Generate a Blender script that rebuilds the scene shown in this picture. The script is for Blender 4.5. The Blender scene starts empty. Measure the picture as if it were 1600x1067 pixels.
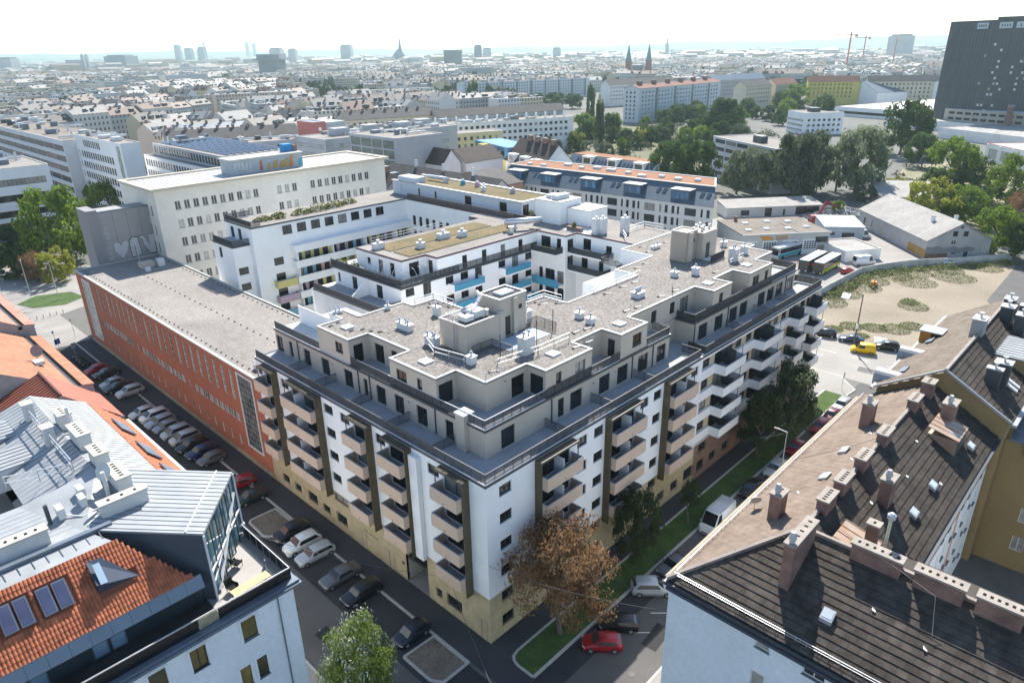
import bpy, math, random
from mathutils import Vector, Matrix
R = math.radians
rnd = random.Random(7)
SC = bpy.context.scene
COL = SC.collection.objects

# ---------------------------------------------------------------- camera, sky, sun, exposure
def look(pitch, roll, yaw):
    cp, sp = math.cos(pitch), math.sin(pitch)
    f = Vector((math.cos(yaw)*cp, math.sin(yaw)*cp, -sp))
    r = Vector((math.sin(yaw), -math.cos(yaw), 0))
    d = f.cross(r)
    r2 = r*math.cos(roll) + d*math.sin(roll)
    d2 = -r*math.sin(roll) + d*math.cos(roll)
    return Matrix((r2, -d2, -f)).transposed()
cd = bpy.data.cameras.new('camera')
cam = bpy.data.objects.new('camera', cd); COL.link(cam)
cd.sensor_width = 36; cd.lens = 24.45; cd.clip_start = 1; cd.clip_end = 40000
cam.matrix_world = Matrix.Translation((-35.418, -38.028, 54.215)) @ look(R(22.7566), R(0.98107), R(44.1799)).to_4x4()
SC.camera = cam

SUN_EL, SUN_AZ = 44.5, 35.0            # azimuth measured from +x towards +y
wd = bpy.data.worlds.new('World'); SC.world = wd; wd.use_nodes = True
nt = wd.node_tree
sky = nt.nodes.new('ShaderNodeTexSky'); sky.sky_type = 'NISHITA'; sky.sun_disc = False
sky.sun_elevation = R(SUN_EL); sky.sun_rotation = R(90 - SUN_AZ)
sky.air_density = 1.0; sky.dust_density = 0.4; sky.ozone_density = 1.0; sky.altitude = 200
bg = nt.nodes['Background']; bg.inputs[1].default_value = 0.105
nt.links.new(sky.outputs[0], bg.inputs[0])
sl = bpy.data.lights.new('sun', 'SUN'); sl.energy = 4.7; sl.angle = R(0.55); sl.color = (1, .95, .87)
so = bpy.data.objects.new('sun', sl); COL.link(so)
so.rotation_euler = Vector((math.cos(R(SUN_AZ))*math.cos(R(SUN_EL)), math.sin(R(SUN_AZ))*math.cos(R(SUN_EL)), math.sin(R(SUN_EL)))).to_track_quat('Z', 'Y').to_euler()
vs = SC.view_settings; vs.view_transform = 'Standard'; vs.look = 'None'; vs.gamma = 1; vs.exposure = 1.12
vs.use_curve_mapping = False
SC.render.engine = 'CYCLES'
cy = SC.cycles
cy.use_denoising = True
try: cy.denoiser = 'OPENIMAGEDENOISE'
except Exception: pass
cy.max_bounces = 6; cy.diffuse_bounces = 3; cy.glossy_bounces = 3; cy.transmission_bounces = 4; cy.transparent_max_bounces = 8
cy.volume_bounces = 0; cy.sample_clamp_indirect = 6
cy.use_adaptive_sampling = True; cy.adaptive_threshold = 0.02

# ---------------------------------------------------------------- materials
MATS = {}
def M(name, col, rough=.85, var=.10, scale=.6, bump=0, bscale=8, metal=0, spec=.35, col2=None, detail=5, rv=0, fine=0, fscale=25, trans=0):
    """procedural surface: world-space noise tint, finer speckle, bump, optional per-object variation"""
    if name in MATS: return MATS[name]
    m = bpy.data.materials.new(name); m.use_nodes = True; MATS[name] = m
    t = m.node_tree; n = t.nodes; l = t.links
    b = n['Principled BSDF']
    b.inputs['Roughness'].default_value = rough; b.inputs['Metallic'].default_value = metal
    b.inputs['Specular IOR Level'].default_value = spec
    geo = n.new('ShaderNodeNewGeometry')
    no = n.new('ShaderNodeTexNoise'); no.inputs['Scale'].default_value = scale; no.inputs['Detail'].default_value = detail
    no.inputs['Roughness'].default_value = .6
    l.new(geo.outputs['Position'], no.inputs['Vector'])
    c2 = col2 or tuple(min(1, c*(1+var)) for c in col)
    c1 = col if col2 else tuple(c*(1-var) for c in col)
    rmp = n.new('ShaderNodeValToRGB'); rmp.color_ramp.elements[0].position = .3; rmp.color_ramp.elements[1].position = .7
    rmp.color_ramp.elements[0].color = (*c1, 1); rmp.color_ramp.elements[1].color = (*c2, 1)
    l.new(no.outputs[0], rmp.inputs[0])
    out = rmp.outputs[0]
    if fine:
        f = n.new('ShaderNodeTexNoise'); f.inputs['Scale'].default_value = fscale; f.inputs['Detail'].default_value = 3
        l.new(geo.outputs['Position'], f.inputs['Vector'])
        mr = n.new('ShaderNodeMapRange'); mr.inputs[1].default_value = .3; mr.inputs[2].default_value = .7
        mr.inputs[3].default_value = 1-fine; mr.inputs[4].default_value = 1+fine
        l.new(f.outputs[0], mr.inputs[0])
        mx = n.new('ShaderNodeVectorMath'); mx.operation = 'SCALE'
        l.new(out, mx.inputs[0]); l.new(mr.outputs[0], mx.inputs['Scale']); out = mx.outputs[0]
    if rv:
        oi = n.new('ShaderNodeObjectInfo'); mr2 = n.new('ShaderNodeMapRange')
        mr2.inputs[3].default_value = 1-rv; mr2.inputs[4].default_value = 1+rv
        l.new(oi.outputs['Random'], mr2.inputs[0])
        mx2 = n.new('ShaderNodeVectorMath'); mx2.operation = 'SCALE'
        l.new(out, mx2.inputs[0]); l.new(mr2.outputs[0], mx2.inputs['Scale']); out = mx2.outputs[0]
    l.new(out, b.inputs['Base Color'])
    if bump:
        nb = n.new('ShaderNodeTexNoise'); nb.inputs['Scale'].default_value = bscale; nb.inputs['Detail'].default_value = 4
        l.new(geo.outputs['Position'], nb.inputs['Vector'])
        bp = n.new('ShaderNodeBump'); bp.inputs['Strength'].default_value = bump; bp.inputs['Distance'].default_value = .05
        l.new(nb.outputs[0], bp.inputs['Height']); l.new(bp.outputs[0], b.inputs['Normal'])
    if trans:
        tr = n.new('ShaderNodeBsdfTranslucent'); l.new(out, tr.inputs[0])
        mix = n.new('ShaderNodeMixShader'); mix.inputs[0].default_value = trans
        o = n['Material Output']
        l.new(b.outputs[0], mix.inputs[1]); l.new(tr.outputs[0], mix.inputs[2]); l.new(mix.outputs[0], o.inputs[0])
    return m

def brickmat(name, c1, c2, mortar, bw, bh, ms=.012, rough=.85, bump=.3, var=.15):
    """small brickwork on upright walls; coursing follows world x+y and z"""
    if name in MATS: return MATS[name]
    m = bpy.data.materials.new(name); m.use_nodes = True; MATS[name] = m
    t = m.node_tree; n = t.nodes; l = t.links; b = n['Principled BSDF']; b.inputs['Roughness'].default_value = rough
    geo = n.new('ShaderNodeNewGeometry'); sp = n.new('ShaderNodeSeparateXYZ'); l.new(geo.outputs['Position'], sp.inputs[0])
    ad = n.new('ShaderNodeMath'); l.new(sp.outputs[0], ad.inputs[0]); l.new(sp.outputs[1], ad.inputs[1])
    cb = n.new('ShaderNodeCombineXYZ'); l.new(ad.outputs[0], cb.inputs[0]); l.new(sp.outputs[2], cb.inputs[1])
    br = n.new('ShaderNodeTexBrick'); l.new(cb.outputs[0], br.inputs['Vector'])
    br.inputs['Scale'].default_value = 1; br.inputs['Brick Width'].default_value = bw; br.inputs['Row Height'].default_value = bh
    br.inputs['Mortar Size'].default_value = ms
    br.inputs['Color1'].default_value = (*c1, 1); br.inputs['Color2'].default_value = (*c2, 1); br.inputs['Mortar'].default_value = (*mortar, 1)
    no = n.new('ShaderNodeTexNoise'); no.inputs['Scale'].default_value = .8; no.inputs['Detail'].default_value = 5; l.new(geo.outputs['Position'], no.inputs['Vector'])
    mr = n.new('ShaderNodeMapRange'); mr.inputs[1].default_value = .3; mr.inputs[2].default_value = .7; mr.inputs[3].default_value = 1-var; mr.inputs[4].default_value = 1+var
    l.new(no.outputs[0], mr.inputs[0])
    mx = n.new('ShaderNodeVectorMath'); mx.operation = 'SCALE'; l.new(br.outputs[0], mx.inputs[0]); l.new(mr.outputs[0], mx.inputs['Scale'])
    l.new(mx.outputs[0], b.inputs['Base Color'])
    bp = n.new('ShaderNodeBump'); bp.inputs['Strength'].default_value = bump; bp.inputs['Distance'].default_value = .02; bp.invert = True
    l.new(br.outputs['Fac'], bp.inputs['Height']); l.new(bp.outputs[0], b.inputs['Normal'])
    return m

def glassmat(name, dark, light, share, rough=.06, spec=.5):
    """window panes: mostly dark rooms, a share of them with pale blinds or curtains"""
    if name in MATS: return MATS[name]
    m = bpy.data.materials.new(name); m.use_nodes = True; MATS[name] = m
    t = m.node_tree; n = t.nodes; l = t.links; b = n['Principled BSDF']
    b.inputs['Roughness'].default_value = rough; b.inputs['Specular IOR Level'].default_value = spec
    oi = n.new('ShaderNodeObjectInfo'); r = n.new('ShaderNodeValToRGB'); r.color_ramp.interpolation = 'LINEAR'
    e = r.color_ramp.elements
    e[0].position = 0; e[0].color = (*[c*.6 for c in dark], 1)
    e[1].position = 1; e[1].color = (*light, 1)
    x = e.new(max(.02, 1-share)); x.color = (*[c*1.5 for c in dark], 1)
    x = e.new(min(.99, 1-share+.02)); x.color = (*[c*.6 for c in light], 1)
    l.new(oi.outputs['Random'], r.inputs[0])
    geo = n.new('ShaderNodeNewGeometry'); no = n.new('ShaderNodeTexNoise'); no.inputs['Scale'].default_value = 1.1; l.new(geo.outputs['Position'], no.inputs['Vector'])
    mr = n.new('ShaderNodeMapRange'); mr.inputs[3].default_value = .55; mr.inputs[4].default_value = 1.45; l.new(no.outputs[0], mr.inputs[0])
    mx = n.new('ShaderNodeVectorMath'); mx.operation = 'SCALE'; l.new(r.outputs[0], mx.inputs[0]); l.new(mr.outputs[0], mx.inputs['Scale'])
    l.new(mx.outputs[0], b.inputs['Base Color'])
    return m

white   = M('white_render', (.88,.88,.865), .9, .05, .22, fine=.03, fscale=6)
white2  = M('white_render_old', (.74,.74,.72), .9, .10, .3, fine=.04, fscale=5)
taupe   = M('taupe_render', (.535,.465,.39), .9, .05, .5, fine=.03)
tan     = M('tan_panel', (.60,.455,.345), .7, .05, .5, fine=.02)
bronze  = M('bronze_sheet', (.105,.082,.048), .6, .25, .9)
tanbrick = brickmat('sand_clinker', (.56,.45,.265), (.47,.375,.215), (.40,.34,.22), .26, .085, .01)
brownbr = brickmat('brown_clinker', (.27,.165,.125), (.22,.13,.10), (.2,.15,.12), .26, .085, .01)
chimbr  = brickmat('old_brick', (.25,.09,.055), (.17,.065,.045), (.24,.20,.17), .27, .09, .018, var=.35)
redbr   = M('red_render', (.40,.13,.075), .9, .12, .25, fine=.05, fscale=9)
gravel  = M('roof_gravel', (.21,.192,.174), 1, .13, .22, bump=.6, bscale=9, fine=.42, fscale=4)
gravelB = M('roof_gravel_pale', (.245,.226,.207), 1, .16, .12, bump=.5, bscale=8, fine=.3, fscale=5)
coping  = M('pale_coping', (.46,.45,.43), .5, .05, .5)
paver   = M('terrace_slab', (.33,.335,.345), .8, .08, .4, fine=.06, fscale=4)
anth    = M('anthracite_metal', (.045,.05,.058), .5, .15, 1, spec=.5)
barmat  = M('railing_paint', (.07,.075,.085), .5, .1, 1, spec=.5)
steel   = M('galvanised_steel', (.55,.57,.60), .38, .12, 1.5, metal=.6)
zinc    = M('zinc_sheet', (.31,.325,.335), .5, .14, .5, metal=.15)
zincd   = M('grey_sheet', (.15,.18,.22), .45, .12, .6, metal=.3)
whitemt = M('white_metal', (.62,.63,.64), .5, .06, 1.2)
asph    = M('asphalt_new', (.040,.041,.045), .95, .2, .25, bump=.25, bscale=22, fine=.12, fscale=12)
asphold = M('asphalt_old', (.105,.101,.098), .95, .18, .16, bump=.25, bscale=22, fine=.12, fscale=9)
asphp   = M('asphalt_path', (.055,.055,.06), .95, .15, .2, fine=.1)
concr   = M('concrete_paving', (.28,.265,.245), .95, .14, .12, fine=.10, fscale=5)
kerbm   = M('granite_kerb', (.42,.41,.39), .85, .12, 1.5)
lawnm   = M('lawn', (.035,.075,.018), 1, .1, .7, col2=(.075,.115,.03), bump=.8, bscale=9, fine=.35, fscale=10)
soilm   = M('bare_soil', (.17,.145,.115), 1, .2, .5, bump=.6, bscale=6, fine=.25, fscale=5)
sandm   = M('sandy_ground', (.30,.255,.195), 1, .1, .07, col2=(.20,.17,.125), bump=.6, bscale=3, fine=.15, fscale=2.5)
darkgl  = glassmat('dark_glazing', (.018,.020,.024), (.30,.29,.27), .10)
offgl   = glassmat('office_glazing', (.025,.03,.036), (.32,.31,.29), .18)
oldgl   = glassmat('old_glazing', (.04,.043,.045), (.42,.41,.38), .45)
frmd    = M('dark_frame', (.035,.033,.034), .5, .1, 2)
frmw    = M('white_frame', (.72,.71,.68), .6, .05, 2)
rubber  = M('rubber', (.012,.012,.013), .8, .1, 3)
rimm    = M('alloy', (.45,.46,.48), .35, .05, 3, metal=.7)

# ---------------------------------------------------------------- mesh + object helpers
class MB:
    def __init__(s): s.v = []; s.f = []; s.m = []
    def quad(s, a, b, c, d, m=0):
        i = len(s.v); s.v += [tuple(a), tuple(b), tuple(c), tuple(d)]; s.f.append((i, i+1, i+2, i+3)); s.m.append(m)
    def tri(s, a, b, c, m=0):
        i = len(s.v); s.v += [tuple(a), tuple(b), tuple(c)]; s.f.append((i, i+1, i+2)); s.m.append(m)
    def poly(s, pts, m=0):
        i = len(s.v); s.v += [tuple(p) for p in pts]; s.f.append(tuple(range(i, i+len(pts)))); s.m.append(m)
    def box(s, x0, y0, z0, x1, y1, z1, m=0, top=None):
        i = len(s.v)
        s.v += [(x0,y0,z0),(x1,y0,z0),(x1,y1,z0),(x0,y1,z0),(x0,y0,z1),(x1,y0,z1),(x1,y1,z1),(x0,y1,z1)]
        for k, q in enumerate(((0,3,2,1),(4,5,6,7),(0,1,5,4),(1,2,6,5),(2,3,7,6),(3,0,4,7))):
            s.f.append(tuple(i+a for a in q)); s.m.append(top if (k == 1 and top is not None) else m)
        return s
    def obox(s, c, ux, uy, uz, m=0):
        """box from centre and three half-axis vectors"""
        c, ux, uy, uz = map(Vector, (c, ux, uy, uz)); i = len(s.v)
        for dz in (-1, 1):
            for dx, dy in ((-1,-1),(1,-1),(1,1),(-1,1)): s.v.append(tuple(c+ux*dx+uy*dy+uz*dz))
        for q in ((0,3,2,1),(4,5,6,7),(0,1,5,4),(1,2,6,5),(2,3,7,6),(3,0,4,7)): s.f.append(tuple(i+a for a in q)); s.m.append(m)
        return s
    def bar(s, a, b, r, m=0, up=(0,0,1)):
        a, b = Vector(a), Vector(b); d = b-a
        if d.length < 1e-6: return s
        w = d.normalized(); q = w.cross(Vector(up))
        if q.length < 1e-3: q = w.cross(Vector((1,0,0)))
        q.normalize(); e = w.cross(q)
        return s.obox((a+b)/2, d/2, q*r, e*r, m)
    def tube(s, pts, rad, n=8, m=0, cap=True):
        rings = []
        for k, p in enumerate(pts):
            p = Vector(p)
            d = Vector(pts[min(k+1, len(pts)-1)])-Vector(pts[max(k-1, 0)])
            d = d.normalized() if d.length > 1e-6 else Vector((0,0,1))
            q = d.cross(Vector((0,0,1)))
            if q.length < .05: q = Vector((1,0,0))
            q.normalize(); e = d.cross(q)
            r = rad[k] if isinstance(rad, (list, tuple)) else rad
            i = len(s.v)
            for a in range(n):
                t = 2*math.pi*a/n; s.v.append(tuple(p+q*math.cos(t)*r+e*math.sin(t)*r))
            rings.append(i)
        for i, j in zip(rings, rings[1:]):
            for a in range(n):
                b = (a+1) % n; s.f.append((i+a, j+a, j+b, i+b)); s.m.append(m)
        if cap:
            s.f.append(tuple(rings[-1]+a for a in range(n))[::-1]); s.m.append(m)
            s.f.append(tuple(rings[0]+a for a in range(n))); s.m.append(m)
        return s
    def prism(s, poly, z0, z1, m=0, top=None, bottom=True):
        n = len(poly); i = len(s.v)
        s.v += [(x,y,z0) for x,y in poly]+[(x,y,z1) for x,y in poly]
        for a in range(n):
            b = (a+1) % n; s.f.append((i+a, i+b, i+n+b, i+n+a)); s.m.append(m)
        s.f.append(tuple(range(i+n, i+2*n))); s.m.append(m if top is None else top)
        if bottom: s.f.append(tuple(range(i+n-1, i-1, -1))); s.m.append(m)
        return s
    def mesh(s, name, mats, smooth=False):
        me = bpy.data.meshes.new(name); me.from_pydata(s.v, [], s.f)
        for x in (mats if isinstance(mats, (list, tuple)) else [mats]): me.materials.append(x)
        if any(s.m): me.polygons.foreach_set('material_index', s.m)
        if smooth: me.polygons.foreach_set('use_smooth', [True]*len(s.f))
        me.update(); return me
    def build(s, name, mats, parent=None, smooth=False, **k):
        return new(name, s.mesh(name, mats, smooth), parent, **k)

def new(name, data, parent=None, loc=(0,0,0), rz=0, sc=None, label=None, cat=None, group=None, kind=None):
    o = bpy.data.objects.new(name, data); COL.link(o)
    o.location = loc
    if rz: o.rotation_euler = (0, 0, rz)
    if sc: o.scale = sc if isinstance(sc, (tuple, list)) else (sc, sc, sc)
    if parent is not None: o.parent = parent
    if label: o['label'] = label
    if cat: o['category'] = cat
    if group: o['group'] = group
    if kind: o['kind'] = kind
    return o
def thing(name, label, cat, loc=(0,0,0), rz=0, group=None):
    return new(name, None, None, loc, rz, None, label, cat, group)
def copy_tree(o, parent=None):
    c = o.copy(); COL.link(c); c.parent = parent
    for ch in o.children: copy_tree(ch, c)
    return c

# windows: shared meshes, local x along the wall, y inwards, z up, origin at lower left of the opening
WM = {}
def window_meshes(w, h, kind, fm, pm):
    key = (round(w, 1), round(h, 1), kind, fm.name, pm.name)
    if key in WM: return WM[key]
    b = MB(); t = .07 if w > .7 else .05; d = .07
    b.box(0,0,0, t,d,h); b.box(w-t,0,0, w,d,h); b.box(t,.002,0, w-t,d,t); b.box(t,.002,h-t, w-t,d,h)
    n = {'plain': 0, 'std': 1 if w > 1.15 else 0, 'door': 1 if w > 1.2 else 0, 'strip': max(1, int(w/1.1)), 'tall': 0, 'tri': 2}[kind]
    for k in range(n):
        x = w*(k+1)/(n+1); b.box(x-t/2,.004,t, x+t/2,d,h-t)
    if kind == 'tall':
        for k in (1, 2, 3): b.box(t,.004,h*k/4-t/2, w-t,d,h*k/4+t/2)
    f = b.mesh('window', fm)
    p = MB(); p.quad((t/2,d*.7,t/2), (w-t/2,d*.7,t/2), (w-t/2,d*.7,h-t/2), (t/2,d*.7,h-t/2))
    WM[key] = (f, p.mesh('pane', pm)); return WM[key]

def facade(parent, ox, oy, th, W, z0, z1, ops, wm, fm=None, pm=None, reveal=.2, name='wall', pane=True, flip=False, sill=None, wname='window', merge=True):
    """upright wall sheet with real openings, reveals, and one window object in each opening.
    ops: (u0, u1, v0, v1[, kind]); u runs along the wall seen from outside left to right, v is height"""
    fm = fm or frmd; pm = pm or darkgl
    c, s_ = math.cos(th), math.sin(th)
    def W3(u, d, v): return (ox+u*c-d*s_, oy+u*s_+d*c, v)
    ops = [o for o in ops if o[1] > o[0]]
    us = sorted(set([0, W]+[x for o in ops for x in o[:2]])); vv = sorted(set([z0, z1]+[x for o in ops for x in o[2:4]]))
    b = MB()
    for j in range(len(vv)-1):
        vm = (vv[j]+vv[j+1])/2; row = [o for o in ops if o[2] < vm < o[3]]
        run = None
        for i in range(len(us)-1):
            um = (us[i]+us[i+1])/2
            if any(o[0] < um < o[1] for o in row):
                if run is not None: b.quad(W3(run,0,vv[j]), W3(us[i],0,vv[j]), W3(us[i],0,vv[j+1]), W3(run,0,vv[j+1])); run = None
            elif run is None: run = us[i]
        if run is not None: b.quad(W3(run,0,vv[j]), W3(W,0,vv[j]), W3(W,0,vv[j+1]), W3(run,0,vv[j+1]))
    for o in ops:
        a, e, p, q = o[:4]; r = reveal
        b.quad(W3(a,0,p), W3(a,r,p), W3(a,r,q), W3(a,0,q)); b.quad(W3(e,r,p), W3(e,0,p), W3(e,0,q), W3(e,r,q))
        b.quad(W3(a,r,p), W3(a,0,p), W3(e,0,p), W3(e,r,p)); b.quad(W3(a,0,q), W3(a,r,q), W3(e,r,q), W3(e,0,q))
    wall = b.build(name, wm, parent)
    for o in ops:
        k = o[4] if len(o) > 4 else 'std'
        if k == 'hole': continue
        w, h = o[1]-o[0], o[3]-o[2]
        f, p = window_meshes(w, h, k, fm, pm)
        kw = round(w, 1); kh = round(h, 1)
        wo = new(wname if k != 'door' else 'glazed_door', f, parent, W3(o[0], reveal-.08, o[2]), th, (w/kw, 1, h/kh))
        if pane: new('pane', p, wo)
        if sill is not None and k != 'door':
            key = ('sill', kw, sill.name)
            if key not in WM: WM[key] = MB().box(-.06,-.12,-.06, kw+.06,.1,0).mesh('sill', sill)
            new('sill', WM[key], wo, (0, -(reveal-.08), 0))
    return wall

def grid(W, n, ww, v0, pitch, rows, wh, m0=None, m1=None, kind='std'):
    """regular window openings"""
    m0 = (W/n-ww)/2 if m0 is None else m0; m1 = m0 if m1 is None else m1
    st = (W-m0-m1-ww)/(n-1) if n > 1 else 0
    return [(m0+i*st, m0+i*st+ww, v0+r*pitch, v0+r*pitch+wh, kind) for r in range(rows) for i in range(n)]

def railing(parent, pts, z, h=1.05, gap=.13, mat=None, name='railing', top=None, bw=.018):
    """balustrade of flat vertical bars along a polyline"""
    b = MB(); mat = mat or barmat
    for (x0,y0), (x1,y1) in zip(pts, pts[1:]):
        L = math.hypot(x1-x0, y1-y0); n = max(1, int(L/gap))
        b.bar((x0,y0,z+h), (x1,y1,z+h), .03, 1); b.bar((x0,y0,z+.08), (x1,y1,z+.08), .02)
        for k in range(n+1):
            t = k/n; x, y = x0+(x1-x0)*t, y0+(y1-y0)*t
            r = .028 if k % 12 == 0 else bw
            b.box(x-r, y-r, z, x+r, y+r, z+h)
    return b.build(name, [mat, top or mat], parent)
def handrail(parent, pts, z, h=1.0, mid=True, name='guard_rail', mat=None, step=2.4):
    b = MB()
    for (x0,y0), (x1,y1) in zip(pts, pts[1:]):
        L = math.hypot(x1-x0, y1-y0); n = max(1, round(L/step))
        b.bar((x0,y0,z+h), (x1,y1,z+h), .035)
        if mid: b.bar((x0,y0,z+h*.5), (x1,y1,z+h*.5), .03)
        for k in range(n+1):
            t = k/n; x, y = x0+(x1-x0)*t, y0+(y1-y0)*t; b.box(x-.03,y-.03,z, x+.03,y+.03,z+h)
    return b.build(name, mat or steel, parent)
PI2 = math.pi/2
# ---------------------------------------------------------------- ground, roads, pavements
grm = M('city_ground', (.11,.112,.105), 1, .2, .02, col2=(.17,.165,.15), fine=.1, fscale=.6)
b = MB(); b.quad((-1600,-1600,0), (11600,-1600,0), (11600,11600,0), (-1600,11600,0)); b.build('ground', grm, kind='structure')
def sheet(name, poly, z, mat, kind='structure'):
    b = MB(); b.poly([(x,y,z) for x,y in poly]); return b.build(name, mat, kind=kind)
sheet('road', [(-13.6,-60),(-7.6,-60),(-7.6,124),(-13.6,124)], .008, asphold)
sheet('road', [(-7.58,-5.9),(104,-5.9),(104,-13.8),(-7.58,-13.8)], .008, asphold)
sheet('parking_lane', [(-7.57,-5.88),(-3.2,-5.88),(-3.2,118),(-7.57,118)], .012, asph)
sheet('pavement', [(-2.9,-5.88),(-.02,-5.88),(-.02,118.5),(-2.9,118.5)], .12, asphp)
sheet('pavement', [(.0,-2.4),(77.5,-2.4),(77.5,-.02),(.0,-.02)], .12, asphp)
sheet('pavement', [(-16.5,-60),(-13.8,-60),(-13.8,118),(-16.5,118)], .12, concr)
sheet('pavement', [(3.8,-16.5),(80,-16.5),(80,-14),(3.8,-14)], .12, concr)
sheet('parking_lane', [(-2.9,-8.2),(18,-8.2),(18,-5.92),(-2.9,-5.92)], .012, asph)
# sunlit crossing street, plaza at the far left, depot yard, waste lot
sheet('crossing_road', [(84.5,-70),(104,-70),(104,16),(118,60),(84,60)], .016, concr)
sheet('pavement', [(75.2,-5.7),(80.5,-6.2),(84.2,-2.5),(84.4,30),(75.2,30)], .13, concr)
sheet('tram_plaza', [(-70,118.6),(-.1,118.6),(-.1,140),(24,150),(10,215),(-90,215)], .014, concr)
sheet('waste_lot', [(104.2,-14),(104.2,15.5),(126,16.6),(148,15.6),(163,8.6),(187,-9.6),(160,-16),(130,-30)], .012, sandm)
sheet('asphalt_yard', [(146,-12),(190,-11),(240,-40),(160,-60),(118,-40),(126,-22)], .02, asphold)
sheet('depot_yard', [(118,17.5),(149,17),(164,10),(190,-8),(225,20),(215,75),(140,75)], .010, concr)
sheet('rail_yard', [(196,-30),(420,-60),(470,20),(330,60),(235,40)], .010, M('scrub_ground', (.16,.16,.09), 1, .1, .05, col2=(.33,.29,.21), fine=.3, fscale=1.2, bump=.5, bscale=2))
sheet('railway_land', [(258,126),(330,118),(436,190),(436,280),(300,276),(262,200)], .012, M('rail_scrub', (.10,.105,.05), 1, .1, .06, col2=(.20,.18,.13), fine=.3, fscale=1))
sheet('parking_area', [(380,160),(430,175),(425,195),(376,180)], .02, asphold)
# verge with kerb
def rounded(pts): return pts
lawn_poly = [(77,-5.6),(77,-2.6),(1.2,-2.6),(.55,-2.75),(.15,-3.2),(.02,-3.8),(.02,-5.6)]
sheet('lawn', lawn_poly, .135, lawnm)
def kerb(pts, w=.14, h=.15, name='kerb', z=0):
    b = MB()
    for (x0,y0), (x1,y1) in zip(pts, pts[1:]):
        L = math.hypot(x1-x0, y1-y0); n = max(1, round(L/1.0)); dx, dy = (x1-x0)/n, (y1-y0)/n
        nx, ny = -dy/math.hypot(dx,dy)*w/1, dx/math.hypot(dx,dy)*w/1
        for k in range(n):
            a = (x0+dx*(k+.5), y0+dy*(k+.5), z+h/2-.005*rnd.random())
            b.obox(a, (dx*.494, dy*.494, 0), (nx, ny, 0), (0,0,h/2))
    return b.build(name, kerbm, kind='structure')
kerb([(77,-2.5),(1.2,-2.5),(.45,-2.68),(.05,-3.15),(-.1,-3.8),(-.1,-5.72)])
kerb([(-.1,-5.72),(77,-5.72)])
kerb([(-3.05,118),(-3.05,-.1)], .13)
kerb([(-13.7,-60),(-13.7,118)], .12); kerb([(3.8,-13.9),(80,-13.9)], .12)
kerb([(75.2,-5.8),(80.5,-6.3),(84.3,-2.5),(84.5,30)], .12)
for n, poly in enumerate(([(-6.9,5.05),(-3.2,4.9),(-3.2,.0),(-6.2,.0),(-6.9,1.1)], [(-7.1,35.9),(-6.7,36.3),(-3.4,36.2),(-3.4,32.3),(-6.6,31.4),(-7.2,32.2)])):
    sheet('tree_pit', poly, .1, soilm); kerb(poly+[poly[0]], .13, .14)
# road markings
mk = M('road_paint', (.62,.61,.58), .8, .2, 1.5)
def mark(pts, z=.021, w=.06, name='road_marking'):
    b = MB()
    for (x0,y0), (x1,y1) in pts:
        d = Vector((x1-x0, y1-y0, 0)).normalized(); q = Vector((-d.y, d.x, 0))*w
        b.quad((x0-q.x,y0-q.y,z), (x1-q.x,y1-q.y,z), (x1+q.x,y1+q.y,z), (x0+q.x,y0+q.y,z))
    return b.build(name, mk, kind='structure')
mark([((-7.9, y), (-7.9, y+1.6)) for y in range(44, 116, 3)])
mark([((-10.6, y), (-10.6, y+2.2)) for y in range(-30, 40, 7)])
mark([((85.6+k*1.0, 5.4-k*.25), (87.2+k*1.0, 8.6-k*.55)) for k in range(6)], .03, .13)
mark([((85.2,8.9),(92,5.6)), ((85.2,5.3),(92,3.5))], .03, .07)
mark([((94.2, y), (94.2, y+3)) for y in range(-40, 12, 6)], .03, .08)
mark([((10.6, -9.2), (12.5, -11.2)), ((14.2,-9.2),(16.2,-11.3))], .021, .06)
trail = M('tram_rail', (.22,.2,.19), .5, .2, 2, metal=.5)
b = MB()
for y0 in (127.2, 128.7, 132.6, 134.1): b.box(-70, y0-.05, .015, -.6, y0+.05, .03)
b.build('tram_track', trail, kind='structure')


# asphalt repairs and manholes
pm1, pm2 = M('patch_dark', (.03,.03,.033), .95, .15, .5), M('patch_pale', (.135,.13,.125), .95, .15, .5)
for x, y, w, d, a, m in ((-10.4,12,1.6,4.2,.05,pm1),(-12,24,1.2,2.4,.1,pm2),(-9.2,-6,2.2,3.0,.3,pm2),(-11.4,60,1.8,6,.02,pm1),(-9.4,84,1.2,3,.1,pm2),(12,-11.4,3.6,1.6,.1,pm1),(1,-10.8,2.6,1.8,.2,pm2),(26,-10.2,5,1.2,.03,pm1),(46,-11.6,4,1.4,.05,pm2),(90,-6,2.4,5,.1,pm2),(96,9,3,2.2,.4,pm1),(88,-14,2,6,.0,pm1),(-30,132,6,1.2,.1,pm2),(-24,145,4,3,.4,pm1),(-12.6,96,1.4,2.4,.2,pm2)):
    ca, sa = math.cos(a), math.sin(a); sheet('asphalt_patch', [(x+u*ca-v*sa, y+u*sa+v*ca) for u, v in ((-w/2,-d/2),(w/2,-d/2),(w/2*.9,d/2),(-w/2,d/2*.95))], .024, m)
mh = MB().tube([(0,0,0),(0,0,.01)], .34, 14).mesh('manhole_cover', M('cast_iron', (.05,.047,.045), .6, .2, 4))
for x, y in ((-10.8,18.5),(-10.2,47),(-11.6,75),(6.5,-12.2),(30,-12),(58,-11.5),(92,-9),(-5,-9.2)): new('manhole_cover', mh, None, (x,y,.022), kind='structure')
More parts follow.
